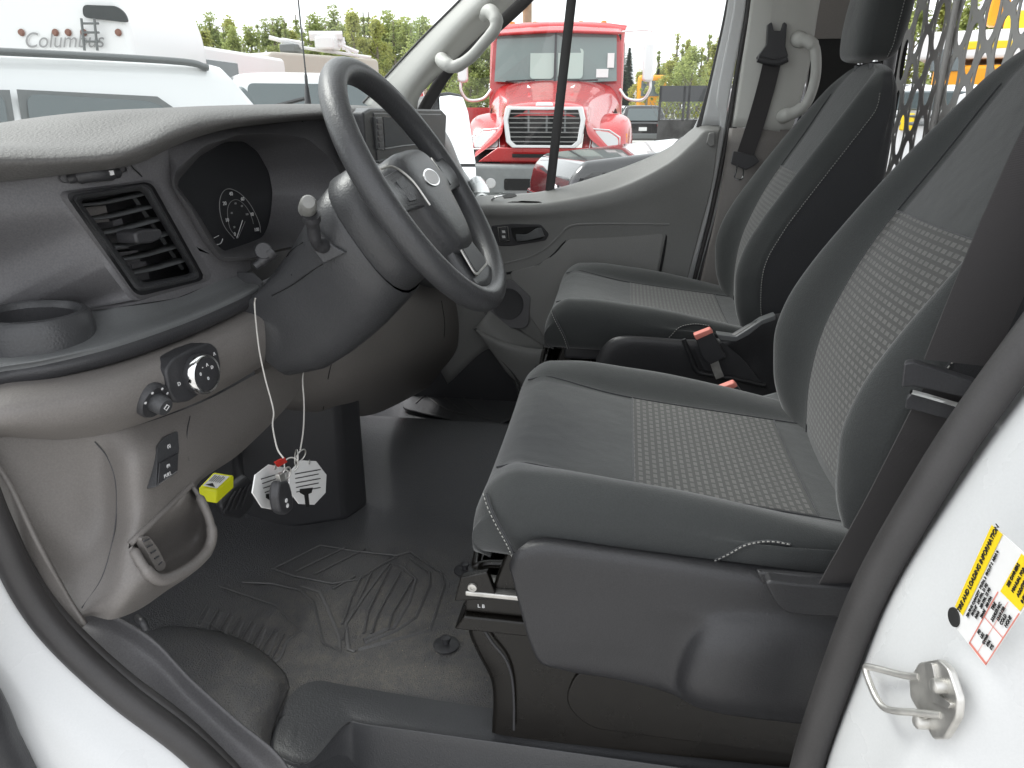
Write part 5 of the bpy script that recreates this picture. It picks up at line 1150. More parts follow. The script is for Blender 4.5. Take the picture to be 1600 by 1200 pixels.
        tube('moulded_mark', [on(cov, a, b, .0006) for a, b in ((1160, 948), (1172, 944))], 0.0012, M['panel'], cov, n=6, seg=1)
        # inner buckle, only its red top shows past the cushion
        bk = slab('belt_buckle', [at(a, b, x=-.14) for a, b in ((1122, 609), (1150, 600), (1168, 625), (1175, 650), (1130, 640))], (0.02, 0, 0), M['black'], t, bev=0.003)
        slab('release_button', [at(a, b, x=-.142) for a, b in ((1120, 608), (1147, 598), (1153, 604), (1128, 617))], (0.018, 0, 0.001), M['salmon'], bk, bev=0.002)
        surf('hinge_cover', [[at(1150, 618, x=-.18), at(1180, 622, x=-.18), at(1215, 614, x=-.17)], [at(1165, 632, x=-.20), at(1195, 635, x=-.20), at(1222, 628, x=-.19)], [at(1190, 645, x=-.20), at(1210, 645, x=-.20), at(1226, 642, x=-.2)]], M['shelf'], t, thick=0.006)
    else:
        X = .215
        cv = [[at(934, 560, x=.225), at(945, 540, x=.222), at(965, 527, x=.22), at(1010, 528, x=.22), at(1075, 532, x=.22), at(1130, 528, x=.22), at(1175, 505, x=.22), at(1212, 492, x=.22), at(1260, 490, x=.22)],
              [at(932, 575, x=.212), at(948, 552, x=.21), at(975, 537, x=.208), at(1010, 535, x=.208), at(1072, 540, x=.208), at(1130, 540, x=.208), at(1175, 516, x=.208), at(1212, 502, x=.208), at(1260, 500, x=.208)],
              [at(932, 600, x=.21), at(952, 590, x=.208), at(980, 585, x=.206), at(1020, 580, x=.206), at(1075, 580, x=.206), at(1130, 575, x=.22), at(1175, 560, x=.22), at(1212, 560, x=.21), at(1260, 560, x=.21)],
              [at(935, 640, x=.21), at(955, 640, x=.208), at(980, 640, x=.206), at(1020, 640, x=.206), at(1085, 640, x=.206), at(1130, 640, x=.206), at(1185, 640, x=.206), at(1212, 640, x=.21), at(1260, 640, x=.21)]]
        cov = surf('side_cover', cv, M['panel'], t, nu=6, nv=6, thick=0.004, off=-1)
        tube('cover_edge', [at(a, b, x=.20) for a, b in ((1068, 530), (1080, 560), (1088, 578), (1100, 584), (1150, 592), (1195, 602))], 0.006, M['panel'], cov, n=8)
        slab('buckle_recess', [at(a, b, x=.203) for a, b in ((1085, 545), (1130, 535), (1160, 560), (1190, 598), (1150, 588), (1100, 578))], (-0.001, 0, 0), M['black'], cov)
        slab('shoulder', [at(a, b, x=.20) for a, b in ((1120, 522), (1150, 526), (1172, 512), (1190, 500), (1212, 492), (1212, 500), (1190, 508), (1170, 524), (1150, 534), (1125, 532))], (0.03, 0, 0), M['shelf'], cov, bev=0.002)
        bk = slab('belt_buckle', [at(a, b, x=.17) for a, b in ((1086, 528), (1112, 518), (1135, 558), (1110, 570), (1098, 560))], (0.022, 0, 0), M['black'], t, bev=0.004, r=0.004)
        slab('release_button', [at(a, b, x=.167) for a, b in ((1084, 524), (1110, 514), (1115, 520), (1088, 532))], (0.02, 0, 0.001), M['salmon'], bk, bev=0.002)
        strap('buckle_stalk', [at(1115, 562, x=.18), at(1120, 578, x=.18), at(1125, 590, x=.18)], 0.02, 0.004, (0, 1, 0), M['steel'], bk)
    return t
M['print_thread'] = mat('pale_thread', (0.32, 0.32, 0.3), 0.7)
seat(-0.44, True, 'nearest grey cloth seat beside the open doorway, with black plastic side cover and glossy pedestal')
seat(0.50, False, 'farther grey cloth seat by the closed far door, its headrest and dark side in view')
# ================================================================ steel partition with oval holes
def partition():
    t = thing('partition', 'grey steel partition full of oval holes behind the two seats', 'partition', (0.2, -0.70, 0.0))
    Y0 = -0.70; cw, ch = 0.067, 0.120; a_, b_ = 0.0238, 0.0495; n = 20
    vs, fs = [], []
    def cell(x0, z0, tilt):
        cx, cz = x0+cw/2, z0+ch/2; k = len(vs)
        for i in range(n):
            an = 2*math.pi*i/n; c, s = math.cos(an), math.sin(an)
            m = max(abs(c), abs(s)); vs.append((cx+c/m*cw/2, Y0, cz+s/m*ch/2))
        for i in range(n):
            an = 2*math.pi*i/n; ex, ez = a_*math.cos(an), b_*math.sin(an); r_ = 1.0
            ca, sa = math.cos(tilt), math.sin(tilt); vs.append((cx+ex*ca-ez*sa*0.6, Y0, cz+ex*sa+ez*ca))
        for i in range(n): j = (i+1) % n; fs.append((k+i, k+j, k+n+j, k+n+i))
    X0, X1, Z0, Z1 = -0.38, 0.72, 0.60, 1.46
    nc = int((X1-X0)/cw); nr = int((Z1-Z0)/ch)
    for c in range(nc):
        for r_ in range(nr):
            cell(X0+c*cw, Z0+r_*ch+(ch/2 if c % 2 else 0), R(3))
    p = mesh('perforated_panel', vs, fs, M['part'], t, smooth=False)
    m = p.modifiers.new('t', 'SOLIDIFY'); m.thickness = 0.002
    zt = Z0+nr*ch
    box('solid_border', (0.2, Y0+0.0, zt+0.12), (1.1, 0.003, 0.15), M['part'], p)
    box('solid_border', (-0.62, Y0, 1.0), (0.46, 0.003, 1.1), M['part'], p)
    box('solid_border', (0.1, Y0, 0.32), (1.5, 0.003, 0.55), M['part'], p)
    # folded joint and posts
    for x in (0.355,):
        tube('post', [(x, Y0+0.012, 0.3), (x, Y0+0.012, 1.5)], 0.007, M['part'], t, n=10, seg=1)
    tube('post', [(0.74, Y0+0.01, 0.2), (0.74, Y0+0.01, 1.5)], 0.016, M['dash'], t, n=10, seg=1)
M['part'] = mat('grey_powder_coat', (0.50, 0.49, 0.475), 0.45, bump=(500, 0.15, 0.0004), var=0.05)
partition()
# ================================================================ keys, tags, yellow box
SLOT = at(405, 462, y=.53)
kt_ = thing('key_tags', 'two white octagonal dealer tags and black key fob hanging on strings under the column', 'keys', tuple(at(470, 725, y=.44)))
KY = .44
def oct_(cx, cy, rx, ry, rot, y, n=8):
    o = []
    for k in range(n):
        a = R(22.5+45*k+rot); o.append((cx+rx*math.cos(a), cy+ry*math.sin(a)))
    return [at(a, b, y=y) for a, b in o]
for i, (cx, cy, rx, ry, rot, y, ang) in enumerate(((428, 762, 34, 37, 10, KY+0.012, 24), (481, 754, 31, 37, 3, KY-0.004, 8))):
    P_ = oct_(cx, cy, rx, ry, rot, y)
    tg = slab('tag', P_, (0, 0.002, 0), M['card'], kt_, bev=0.0005)
    ux = (at(cx+20, cy-5-(5 if i == 0 else 0), y=y)-at(cx-20, cy, y=y)).normalized(); uy = Vector((0, 0, 1))
    k = (at(cx+10, cy, y=y)-at(cx, cy, y=y)).length/10
    lines = ('PLEASE DRIVE WITH CARE', 'RETURN THIS TAG WITH', 'THE KEYS AND FOB AT', 'THE END OF YOUR DRIVE', 'TO THE SALES DESK')
    # plain ruled print: short lines of small lettering as on the photographed tag
    for j in range(5):
        slab('print_line', [at(cx-20+2*j*(1 if i == 0 else 0.3), cy-14+7*j, y=y-0.0006), at(cx+20-3*(j % 2), cy-24+7*j+(-2 if i == 0 else 3), y=y-0.0006), at(cx+20-3*(j % 2), cy-22.6+7*j+(-2 if i == 0 else 3), y=y-0.0006), at(cx-20+2*j*(1 if i == 0 else 0.3), cy-12.6+7*j, y=y-0.0006)], (0, 0.0004, 0), M['ink'], tg)

    slab('hook_slot', [at(a, b, y=y-0.0007) for a, b in ((cx-3, cy+38), (cx-5, cy+20), (cx-12, cy+16), (cx-12, cy+10), (cx+8, cy+8), (cx+6, cy+16), (cx+1, cy+18), (cx+3, cy+38))], (0, 0.0008, 0), M['void'], tg)
    lathe('eyelet', [(0.0018, 0.0008), (0.0034, 0.0006), (0.0036, 0)], at(cx+2, cy-32, y=y-0.0002), (0, -1, 0), M['steel'], tg, n=16, caps=False)
def kring(c, r_, nrm_, name='split_ring', th=0.0011):
    n_ = Vector(nrm_).normalized(); u = n_.orthogonal().normalized(); v = n_.cross(u)
    return tube(name, [Vector(c)+(u*math.cos(a)+v*math.sin(a))*r_ for a in [2*math.pi*k/20 for k in range(20)]], th, M['steel'], kt_, n=8, seg=2, closed=True)
kring(at(470, 712, y=KY), 0.010, (0.3, 0.9, 0.3)); kring(at(463, 716, y=KY), 0.012, (-0.5, 0.8, 0.2)); kring(at(455, 726, y=KY), 0.010, (0.6, 0.7, -0.3))
kring(at(448, 740, y=KY-0.006), 0.009, (0.2, 1, 0.1))
slab('red_cap', [at(a, b, y=KY+0.004) for a, b in ((430, 722), (445, 714), (450, 722), (436, 730))], (0, 0.003, 0), M['red'], kt_, bev=0.001)
fob = slab('key_fob', [at(a, b, y=KY-0.02) for a, b in ((438, 752), (452, 750), (458, 772), (460, 795), (448, 806), (438, 800), (434, 775))], (0, 0.014, 0), M['black'], kt_, bev=0.004, r=0.008)
for a, b in ((447, 782), (449, 790)): lathe('fob_button', [(0.0001, 0.001), (0.0028, 0.001), (0.003, 0)], at(a, b, y=KY-0.0202), (0, -1, 0), M['print'], fob, n=12)
slab('fob_clip', [at(a, b, y=KY-0.018) for a, b in ((436, 742), (444, 738), (447, 750), (440, 756))], (0, 0.006, 0), M['steel'], kt_, bev=0.001)
tube('string', [at(399, 466, y=.525), at(398, 480, y=.53), at(404, 540, y=.51), at(414, 590, y=.50), at(427, 640, y=.48), at(426, 665, y=.47), at(433, 700, y=.45), at(443, 716, y=KY)], 0.0011, M['string'], kt_, n=6)
tube('string', [at(479, 565, y=.52), at(473, 590, y=.50), at(475, 630, y=.48), at(474, 670, y=.46), at(469, 705, y=KY)], 0.0012, M['string'], kt_, n=6)
# switch bank pocket under the column that the strings leave
# yellow sender box hanging behind the knee panel edge
yy = 0.66
yb = thing('yellow_box', 'small bright yellow plastic box with printed white label under the dash', 'box', tuple(at(338, 765, y=yy)))
yA = [at(a, b, y=yy) for a, b in ((312, 770), (310, 764), (325, 760), (357, 752), (366, 741), (364, 762), (336, 789), (320, 789))]
yn = Vector((-0.25, -0.55, 0.80)).normalized(); yp = at(338, 752, y=yy)
def ypl(a, b):
    r_ = FW+RT*((a-800)/FPX)+UP*((600-b)/FPX); return CAM+r_*((yp-CAM).dot(yn)/r_.dot(yn))
q = [ypl(310, 762), ypl(339, 767), ypl(366, 742), ypl(334, 737)]
dn = Vector((0.0, 0.004, -0.026))
ybm = mesh('case', q+[p+dn for p in q], [(0, 1, 2, 3), (7, 6, 5, 4), (0, 4, 5, 1), (1, 5, 6, 2), (2, 6, 7, 3), (3, 7, 4, 0)], M['yellow'], yb); fixn(ybm); bevel(ybm, 0.003)
def yq(u, v, o=0.0012): return quadpt(q, u, v)+yn*o
lb = mesh('label', [yq(.12, .12), yq(.88, .1), yq(.88, .85), yq(.12, .85)], [(0, 1, 2, 3)], M['card'], ybm, smooth=False)
# u runs from the left corner to the front corner, v to the back
lb2 = slab('warning_mark', [yq(.2, .2, .0016), yq(.75, .14, .0016), yq(.45, .34, .0016)], (0, 0, 0.0003), M['ink'], lb)
for j in range(6): slab('print_line', [yq(.2+.1*j, .42, .0016), yq(.24+.1*j, .42, .0016), yq(.24+.1*j, .8-.05*(j % 2), .0016), yq(.2+.1*j, .8-.05*(j % 2), .0016)], (0, 0, 0.0003), M['dim'], lb)
# pedals and black foam below the dash behind the yellow box
pd = thing('pedal', 'black rubber brake pedal in shadow below the dash beside the yellow box', 'pedal', tuple(at(395, 780, y=.74)))
slab('pedal_pad', [at(a, b, y=.72) for a, b in ((345, 790), (362, 765), (388, 745), (402, 760), (396, 792), (378, 812), (352, 808))], (0.01, 0.02, 0.004), M['black'], pd, bev=0.006, r=0.012)
for k in range(4): tube('pad_rib', [at(350+9*k, 800-2*k, y=.7175), at(360+9*k, 780-5*k, y=.7175), at(368+8*k, 768-4*k, y=.7175)], 0.0022, M['black'], pd, n=6)
tube('pedal_arm', [at(380, 770, y=.735), at(372, 735, y=.80), at(370, 690, y=.88)], 0.012, M['black'], pd, n=10)
hk = tube('hood_release', [at(215, 965, y=.60), at(222, 972, y=.585), at(228, 984, y=.58)], 0.005, M['black'], van, n=8)
# ================================================================ outside
GZ = -0.62
def U(a, b, rng):
    """point outside at horizontal distance rng from the camera"""
    p = at(a, b, d=1.0)-CAM; h = math.hypot(p.x, p.y); return CAM+p*(rng/h)
ground_m = mat('gravel_yard', (0.42, 0.41, 0.39), 0.95, bump=(6, 0.6, 0.05), var=0.25, vscale=0.6)
g = mesh('ground', [(x, y, GZ) for x, y in ((-300, -400), (600, -400), (600, 500), (-300, 500))], [(0, 1, 2, 3)], ground_m, None, smooth=False); tag(g, kind='structure')
C_white = mat('white_car_paint', (0.74, 0.75, 0.75), 0.25, coat=1.0, spec=0.5); C_red = mat('red_truck_paint', (0.52, 0.022, 0.025), 0.28, coat=0.8, var=0.04)
C_black = mat('black_car_paint', (0.012, 0.012, 0.014), 0.12, coat=1.0); C_silver = mat('silver_car_paint', (0.32, 0.33, 0.34), 0.3, 0.3, coat=1.0)
C_glass = mat('tinted_car_glass', (0.10, 0.125, 0.13), 0.06, spec=0.9); C_dark = mat('dark_window', (.03, .035, .035), .12); C_tyre = mat('tyre_rubber', (0.02, 0.02, 0.02), 0.8)
C_lamp = mat('lamp_lens', (0.6, 0.6, 0.6), 0.1, spec=0.8); C_amber = mat('amber_lens', (0.8, 0.25, 0.02), 0.3); C_dull = mat('dull_red_lens', (.22, .10, .07), .5); C_tail = mat('red_lens', (0.5, 0.02, 0.02), 0.25)
C_rail = mat('grey_roof_rail', (0.16, 0.17, 0.17), 0.4, 0.3); C_bump = mat('grey_bumper', (0.22, 0.23, 0.23), 0.5, var=0.1, vscale=8)
C_org = mat('orange_yellow_paint', (0.80, 0.33, 0.01), 0.4); C_yel = mat('yellow_paint', (0.85, 0.60, 0.02), 0.4)
def frame(o, pos, ang):
    """place thing built round the origin (x forward, z up) at pos heading ang"""
    o.location = pos; o.rotation_euler = (0, 0, ang); return o
def car(name, label, cat, L=4.7, W=1.85, H=1.72, paint=None, belt=1.02, kind='suv', group=None, rails=True, wtop=.085):
    """x forward. body loft with glasshouse, windows, wheels, lamps, rails"""
    t = thing(name, label, cat, (0, 0, 0), group); w2 = W/2
    if kind == 'suv': top = [(-L/2+0.05, belt-.05), (-L/2+0.18, belt+.10), (-L/2+0.42, H-.08), (-L/2+0.7, H-.01), (-0.3, H), (0.5, H-.04), (0.85, H-.16), (1.45, belt+.08), (1.9, belt), (L/2-.15, belt-.16), (L/2, belt-.36)]
    elif kind == 'pickup': top = [(-L/2, belt), (-L/2+0.3, belt), (-0.75, belt), (-0.70, belt+.03), (-0.60, H-.05), (-0.3, H), (0.6, H-.03), (0.8, H-.1), (1.45, belt+.06), (L/2-.2, belt-.05), (L/2, belt-.3)]
    else: top = [(-L/2, belt-.1), (-L/2+.3, belt), (-L/2+1.0, H-.08), (-0.5, H), (0.3, H-.02), (0.7, H-.12), (1.3, belt+.04), (1.9, belt-.05), (L/2-.1, belt-.2), (L/2, belt-.4)]
    rows = []
    for x, z in top:
        e = 0.93 if abs(x) > L/2-.2 else 1.0; g_ = max(0.0, (z-belt)/(H-belt)); wt = w2*(0.97-0.20*g_)
        zb = 0.28; side = [(w2*.90*e, zb), (w2*.99*e, 0.5), (w2*e, 0.72), (w2*.985*e, min(belt, z)-0.02)]
        if g_ > 0.02: side += [(w2*.95, belt+(z-belt)*.4), (wt, z-(z-belt)*.12 if g_ > .2 else z-.01), (wt*.90, z)]
        else: side += [(w2*.95*e, min(belt, z)-0.005), (w2*.90*e, z+.004), (w2*.75*e, z+.012)]
        side += [(wt*.5 if g_ > .02 else w2*.4, z+(.02)), (0, z+.025)]
        full = [Vector((x, -a, b)) for a, b in side]+[Vector((x, a, b)) for a, b in reversed(side[:-1])]; rows.append(full)
    body = surf('body', rows, paint, t, nu=2, nv=3, auto=45)
    for end in (0, -1): mesh('end_panel', rows[end], [tuple(range(len(rows[end])))], paint, body)
    # side windows: outlines on the tumblehome plane
    def side_pt(x, z, s): g_ = (z-belt)/(H-belt); return Vector((x, s*(w2*(0.965-0.135*g_)+0.012), z))
    zt = H-wtop; zb_ = belt+0.03
    if kind == 'suv': wins = [[(-L/2+.45, zb_+.12), (-L/2+.88, zt-.03), (-L/2+1.40, zt), (-L/2+1.45, zb_)], [(-L/2+1.53, zb_), (-L/2+1.48, zt), (-0.12, zt+.0), (-0.08, zb_)], [(0.0, zb_), (-0.05, zt), (0.5, zt-.05), (0.98, zb_+.16), (1.1, zb_)]]
    elif kind == 'pickup': wins = [[(-0.58, zb_), (-0.52, zt), (-0.05, zt), (-0.03, zb_)], [(0.04, zb_), (0.02, zt), (0.65, zt-.03), (1.15, zb_)]]
    else: wins = [[(-L/2+.75, zb_+.03), (-L/2+1.2, zt-.02), (-0.25, zt), (-0.2, zb_)], [(-.12, zb_), (-.16, zt), (.42, zt-.04), (.98, zb_+.05), (1.0, zb_)]]
    for s in (-1, 1):
        for wv_ in wins:
            out = [side_pt(x, z, s) for x, z in wv_]
            slab('window_trim', [p+(p-sum(out, Vector())/len(out)).normalized()*0.03+Vector((0, -s*.004, 0)) for p in out], (0, -s*0.01, 0), C_rail, body)
            slab('side_window', out, (0, s*0.004, 0), C_glass, body, r=0.05)
        for x in (-L/2+.9, L/2-.9):
            wl = lathe('wheel', [(0.0001, .0), (.19, .0), (.21, .03), (.30, .05), (.345, .03), (.35, -.02), (.345, -.18), (.2, -.2)], (x, s*(w2-.0), .35), (0, s, 0), C_tyre, t, n=28)
            lathe('rim', [(.0001, .02), (.05, .03), (.07, .012), (.19, .012), (.21, .035)], (x, s*(w2+.004), .35), (0, s, 0), C_silver, wl, n=20)
        if rails and kind == 'suv':
            tube('roof_rail', [(-L/2+.55, s*(w2*.76), H-.03), (-L/2+.75, s*w2*.76, H-.005), (-.8, s*w2*.77, H+.005), (.2, s*w2*.77, H+.0), (.45, s*w2*.77, H-.05)], 0.017, C_rail, t, n=8)
        slab('tail_lamp', [(-L/2-.005, s*w2*.6, belt-.12), (-L/2-.005, s*w2*.93, belt-.12), (-L/2+.02, s*w2*.93, belt+.06), (-L/2+.0, s*w2*.62, belt+.02)], (-.02, 0, 0), C_tail, body)
        slab('headlamp', [(L/2-.04, s*w2*.5, belt-.42), (L/2-.04, s*w2*.9, belt-.38), (L/2-.10, s*w2*.9, belt-.28), (L/2-.04, s*w2*.5, belt-.32)], (.03, 0, 0), C_lamp, body)
    if kind != 'pickup': slab('rear_window', [(-L/2+.20, -w2*.72, belt+.06), (-L/2+.20, w2*.72, belt+.06), (-L/2+.40, w2*.64, H-.14), (-L/2+.40, -w2*.64, H-.14)], (-.09, 0, 0.03), C_glass, body, r=.06)
    slab('windscreen', [(1.42, -w2*.80, belt+.12), (1.42, w2*.80, belt+.12), (.93, w2*.70, H-.16), (.93, -w2*.70, H-.16)] if kind != 'sedan' else [(1.25, -w2*.80, belt+.1), (1.25, w2*.80, belt+.1), (.78, w2*.68, H-.13), (.78, -w2*.68, H-.13)], (.03, 0, .02), C_glass, body, r=.06)
    box('number_plate', (-L/2-.012, 0, .72), (.02, .32, .14), M['card'], body)
    box('bumper', (-L/2, 0, .45), (.14, W*.9, .2), C_bump if kind != 'suv' else C_rail, body, bev=.03); box('bumper', (L/2-.04, 0, .45), (.14, W*.9, .2), C_rail, body, bev=.03)
    return t
# nearest white sport utility, seen from the side through the windscreen, rear end to the right
c1 = car('parked_car', 'nearest white sport utility car with grey roof rail, seen through the windscreen at far left', 'car', L=5.1, W=1.95, H=1.80, paint=C_white, belt=1.15, wtop=.16)
frame(c1, (U(150, 300, 4.7).x, U(150, 300, 4.7).y, GZ), 0)
v1, v2 = U(-190, 165, 4.7), U(388, 165, 5.2); dd = v1-v2; frame(c1, (v2.x+dd.normalized().x*2.55, v2.y+dd.normalized().y*2.55, GZ), math.atan2(dd.y, dd.x))
c2 = car('parked_car', 'second white sport utility car turned rear on, just right of the nearest one', 'car', L=4.7, W=2.0, H=1.93, paint=C_white, belt=1.30, rails=False, wtop=.11)
v1 = U(492, 165, 8.8); hd_ = math.atan2(v1.y-CAM.y, v1.x-CAM.x)+R(9); frame(c2, (v1.x+2.35*math.cos(hd_), v1.y+2.35*math.sin(hd_), GZ), hd_)
c3 = car('parked_car', 'silver car roof with dark window just showing above the second white car', 'car', L=4.6, W=1.85, H=1.86, paint=C_silver, belt=1.15)
p3 = U(455, 165, 13.5); frame(c3, (p3.x, p3.y+.5, GZ), math.atan2(1, -.9))
# white fifth wheel camper with script name
cream_w = mat('white_fibreglass', (0.80, 0.80, 0.80), 0.3, coat=0.3)
tr = thing('camper_trailer', 'tall white camper trailer with black window, ladder and script lettering at top left', 'trailer', (0, 0, 0))
R0 = 13.0; aL, aR = U(-330, 60, 15.5), U(207, 60, 12.5)
dirt = (aR-aL); dirt.z = 0; tl = dirt.length; dirt.normalize(); dep = Vector((-dirt.y, dirt.x, 0)); dep = dep if dep.dot(Vector((1, .6, 0))) > 0 else -dep
def tp(s, z, o=0.0): return Vector((aR.x, aR.y, 0))-dirt*s+dep*o+Vector((0, 0, z))
ztop = 4.6
bd = slab('camper_body', [tp(0.0, .1), tp(tl, .1), tp(tl, ztop-.3), tp(tl-.4, ztop), tp(0.9, ztop), tp(0.75, ztop-.1), tp(0.02, 2.0)], dep*2.4, cream_w, tr, bev=.08, r=.2)
def tpp(a, b, o=-0.02):
    r_ = (at(a, b, d=1.0)-CAM); n = dep; p0 = tp(0, 0); t_ = (p0-CAM).dot(n)/r_.dot(n); return CAM+r_*t_+n*o
slab('camper_window', [tpp(*p) for p in ((132, 8), (185, 10), (198, 20), (204, 36), (133, 28))], dep*-.03, C_dark, bd, r=.15)
for a in (135, 155): tube('ladder_rail', [tpp(a, 30, -.12), tpp(a+5, 80, -.12)], .018, C_rail, tr, n=6, seg=1)
for b in (38, 52, 66): tube('ladder_rung', [tpp(134+b*.05, b, -.12), tpp(160+b*.05, b, -.12)], .015, C_rail, tr, n=6, seg=1)
for a in (35, 88, 108, 132, 186): lathe('marker_lamp', [(.0001, .03), (.035, .03), (.05, 0)], tpp(a, 51, -.02), -dep, C_dull, bd, n=10)
text('lettering', 'Columbus', tpp(100, 64, -.03), dirt, (0, 0, 1), .20, M['dim'], bd, shear=.35)
# long low trailers right of it
def longbox(name, label, cat, x0, x1, yt, yb, r0, r1, depth, paint, slope=0.0, win=None):
    t = thing(name, label, cat, (0, 0, 0)); a, b = U(x0, yt[0], r0), U(x1, yt[1], r1)
    d = Vector((b.x-a.x, b.y-a.y, 0)); n = Vector((-d.y, d.x, 0)).normalized(); n = n if n.dot(a-CAM) > 0 else -n
    lo = GZ+.45
    bdy = slab('trailer_body', [a, b, Vector((b.x, b.y, lo)), Vector((a.x, a.y, lo))], n*depth, paint, t, bev=.06, r=.15)
    for q_ in (win or []):
        slab('side_window', [a.lerp(b, q_[0])*1, a.lerp(b, q_[1])*1, a.lerp(b, q_[1])-Vector((0, 0, q_[3])), a.lerp(b, q_[0])-Vector((0, 0, q_[3]))], n*-.02, C_glass, bdy).location = Vector((0, 0, -q_[2]))
    for s_ in (.4, .5):
        c = a.lerp(b, s_); lathe('wheel', [(.0001, .0), (.18, 0), (.22, .05), (.33, .06), (.35, 0), (.35, -.2), (.1, -.2)], Vector((c.x, c.y, GZ+.35)), -n, C_tyre, t, n=24)
    return t, a, b, n
longbox('travel_trailer', 'low white travel trailer with sloping roof right of the tall camper', 'trailer', 205, 300, (48, 56), 0, 15, 16, 2.4, cream_w, win=[(.05, .35, .18, .35)])
longbox('travel_trailer', 'long white trailer roof running behind the white cars towards the trees', 'trailer', 262, 445, (62, 92), 0, 14, 18, 2.2, cream_w, win=[(.08, .5, .22, .3)])
bt_, ba, bb, bn = longbox('flat_trailer', 'beige flat roofed trailer carrying white rooftop gear above the white cars', 'trailer', 420, 592, (80, 92), 0, 19, 21, 2.4, mat('beige_panel', (.5, .46, .4), .5))
gear = thing('roof_gear', 'white ladder rack and antenna bars standing on the beige trailer roof', 'rack', tuple(U(520, 78, 20)))
for (a, b, c, d, r_) in ((483, 56, 535, 56, .11), (498, 62, 520, 78, .09), (505, 60, 560, 82, .05), (535, 58, 537, 78, .05), (470, 74, 580, 90, .04), (440, 62, 475, 68, .05), (515, 66, 540, 68, .04), (420, 58, 470, 72, .05), (530, 66, 548, 84, .04)):
    tube('rack_bar', [U(a, b, 20.5), U(c, d, 20.5)], r_, cream_w, gear, n=6, seg=1)
box('rack_box', tuple(U(512, 68, 20.5)), (.5, .5, .3), cream_w, gear, bev=.05); box('rack_box', tuple(U(455, 76, 20.5)), (.5, .4, .2), C_rail, gear, bev=.04)
# red pickups behind
pr = car('pickup', 'red pickup cab roof seen past the steering wheel top', 'pickup truck', L=5.6, W=1.95, H=1.95, paint=C_red, belt=1.2, kind='pickup')
p_ = U(605, 165, 13.0); frame(pr, (p_.x, p_.y, GZ), math.atan2(1, -.2))
pr2 = car('pickup', 'red pickup parked left of the red semi truck behind the door mirror', 'pickup truck', L=5.8, W=2.0, H=2.02, paint=C_red, belt=1.52, kind='pickup')
p_ = U(690, 200, 14.5); frame(pr2, (p_.x+1.2, p_.y+1.6, GZ), math.atan2(1, -.25))
# ---------------------------------------------------------------- red semi truck facing the van
sm = thing('semi_truck', 'red conventional semi truck with chrome grille facing the van', 'truck', (0, 0, 0))
tc_ = U(867, 165, 12.2); th = math.atan2(CAM.y-tc_.y, CAM.x-tc_.x)+R(-4)
SX = Vector((math.cos(th), math.sin(th), 0)); SY = Vector((SX.y, -SX.x, 0))
if SY.dot(RT) < 0: SY = -SY
SO = Vector((tc_.x, tc_.y, GZ))
def sp0(u, v, z): return SO+SY*u+SX*v+Vector((0, 0, z))
ZM = [(-.5, .2), (0, .40), (.38, .88), (.62, 1.07), (1.36, 1.58), (1.74, 1.94), (2.5, 2.58), (2.84, 2.80), (3.2, 3.1)]
def sp_(u, v, z):
    for (a, b), (c, d) in zip(ZM, ZM[1:]):
        if z <= c: return sp0(u, v, b+(d-b)*(z-a)/(c-a))                # u to the right in view, v towards us
# cab
cab = surf('cab', [[sp_(-1.02, -1.7, 1.0), sp_(-1.02, -1.7, 2.5), sp_(-.95, -1.7, 2.76), sp_(0, -1.7, 2.84), sp_(.95, -1.7, 2.76), sp_(1.02, -1.7, 2.5), sp_(1.02, -1.7, 1.0)],
                   [sp_(-1.02, -.4, 1.0), sp_(-1.02, -.4, 2.5), sp_(-.95, -.4, 2.76), sp_(0, -.4, 2.84), sp_(.95, -.4, 2.76), sp_(1.02, -.4, 2.5), sp_(1.02, -.4, 1.0)],
                   [sp_(-1.03, .0, 1.0), sp_(-1.02, -.18, 2.45), sp_(-.95, -.2, 2.70), sp_(0, -.12, 2.78), sp_(.95, -.2, 2.70), sp_(1.02, -.18, 2.45), sp_(1.03, .0, 1.0)],
                   [sp_(-1.03, .10, 1.0), sp_(-.97, -.10, 2.40), sp_(-.90, -.12, 2.60), sp_(0, -.05, 2.66), sp_(.90, -.12, 2.60), sp_(.97, -.10, 2.40), sp_(1.03, .10, 1.0)]], C_red, sm, nu=4, nv=4, auto=50)
mesh('cab_front', [sp_(-1.03, .10, 1.0), sp_(-.97, -.10, 2.40), sp_(-.90, -.12, 2.60), sp_(0, -.05, 2.66), sp_(.90, -.12, 2.60), sp_(.97, -.10, 2.40), sp_(1.03, .10, 1.0)], [(0, 1, 2, 3, 4, 5, 6)], C_red, cab, smooth=False)
visor = surf('roof_visor', [[sp_(-.96, -.1, 2.62), sp_(0, .0, 2.67), sp_(.96, -.1, 2.62)], [sp_(-.97, .05, 2.52), sp_(0, .14, 2.56), sp_(.97, .05, 2.52)]], C_red, cab, thick=.03)
ws = [sp_(-.93, .075, 1.74), sp_(-.90, -.055, 2.50), sp_(0, .02, 2.55), sp_(.90, -.055, 2.50), sp_(.93, .075, 1.74), sp_(0, .12, 1.70)]
tg_ = mat('truck_windscreen', (0.16, 0.21, 0.20), 0.05, spec=0.9)
wso = slab('windscreen', ws, SX*.02, tg_, cab)
slab('windscreen_bar', [sp_(-.015, .16, 1.70), sp_(.015, .16, 1.70), sp_(.015, .05, 2.55), sp_(-.015, .05, 2.55)], SX*.02, M['black'], wso)
for u0, u1 in ((-.38, -.02), (.04, .42)):                              # rear cab windows seen through
    slab('rear_window', [sp_(u0, .115, 1.78), sp_(u1, .115, 1.78), sp_(u1, .04, 2.28), sp_(u0, .04, 2.28)], SX*.012, mat('bright_rear_glass', (.42, .52, .47), .1, spec=.8) if u0 < 0 else bpy.data.materials['bright_rear_glass'], wso, r=.06)
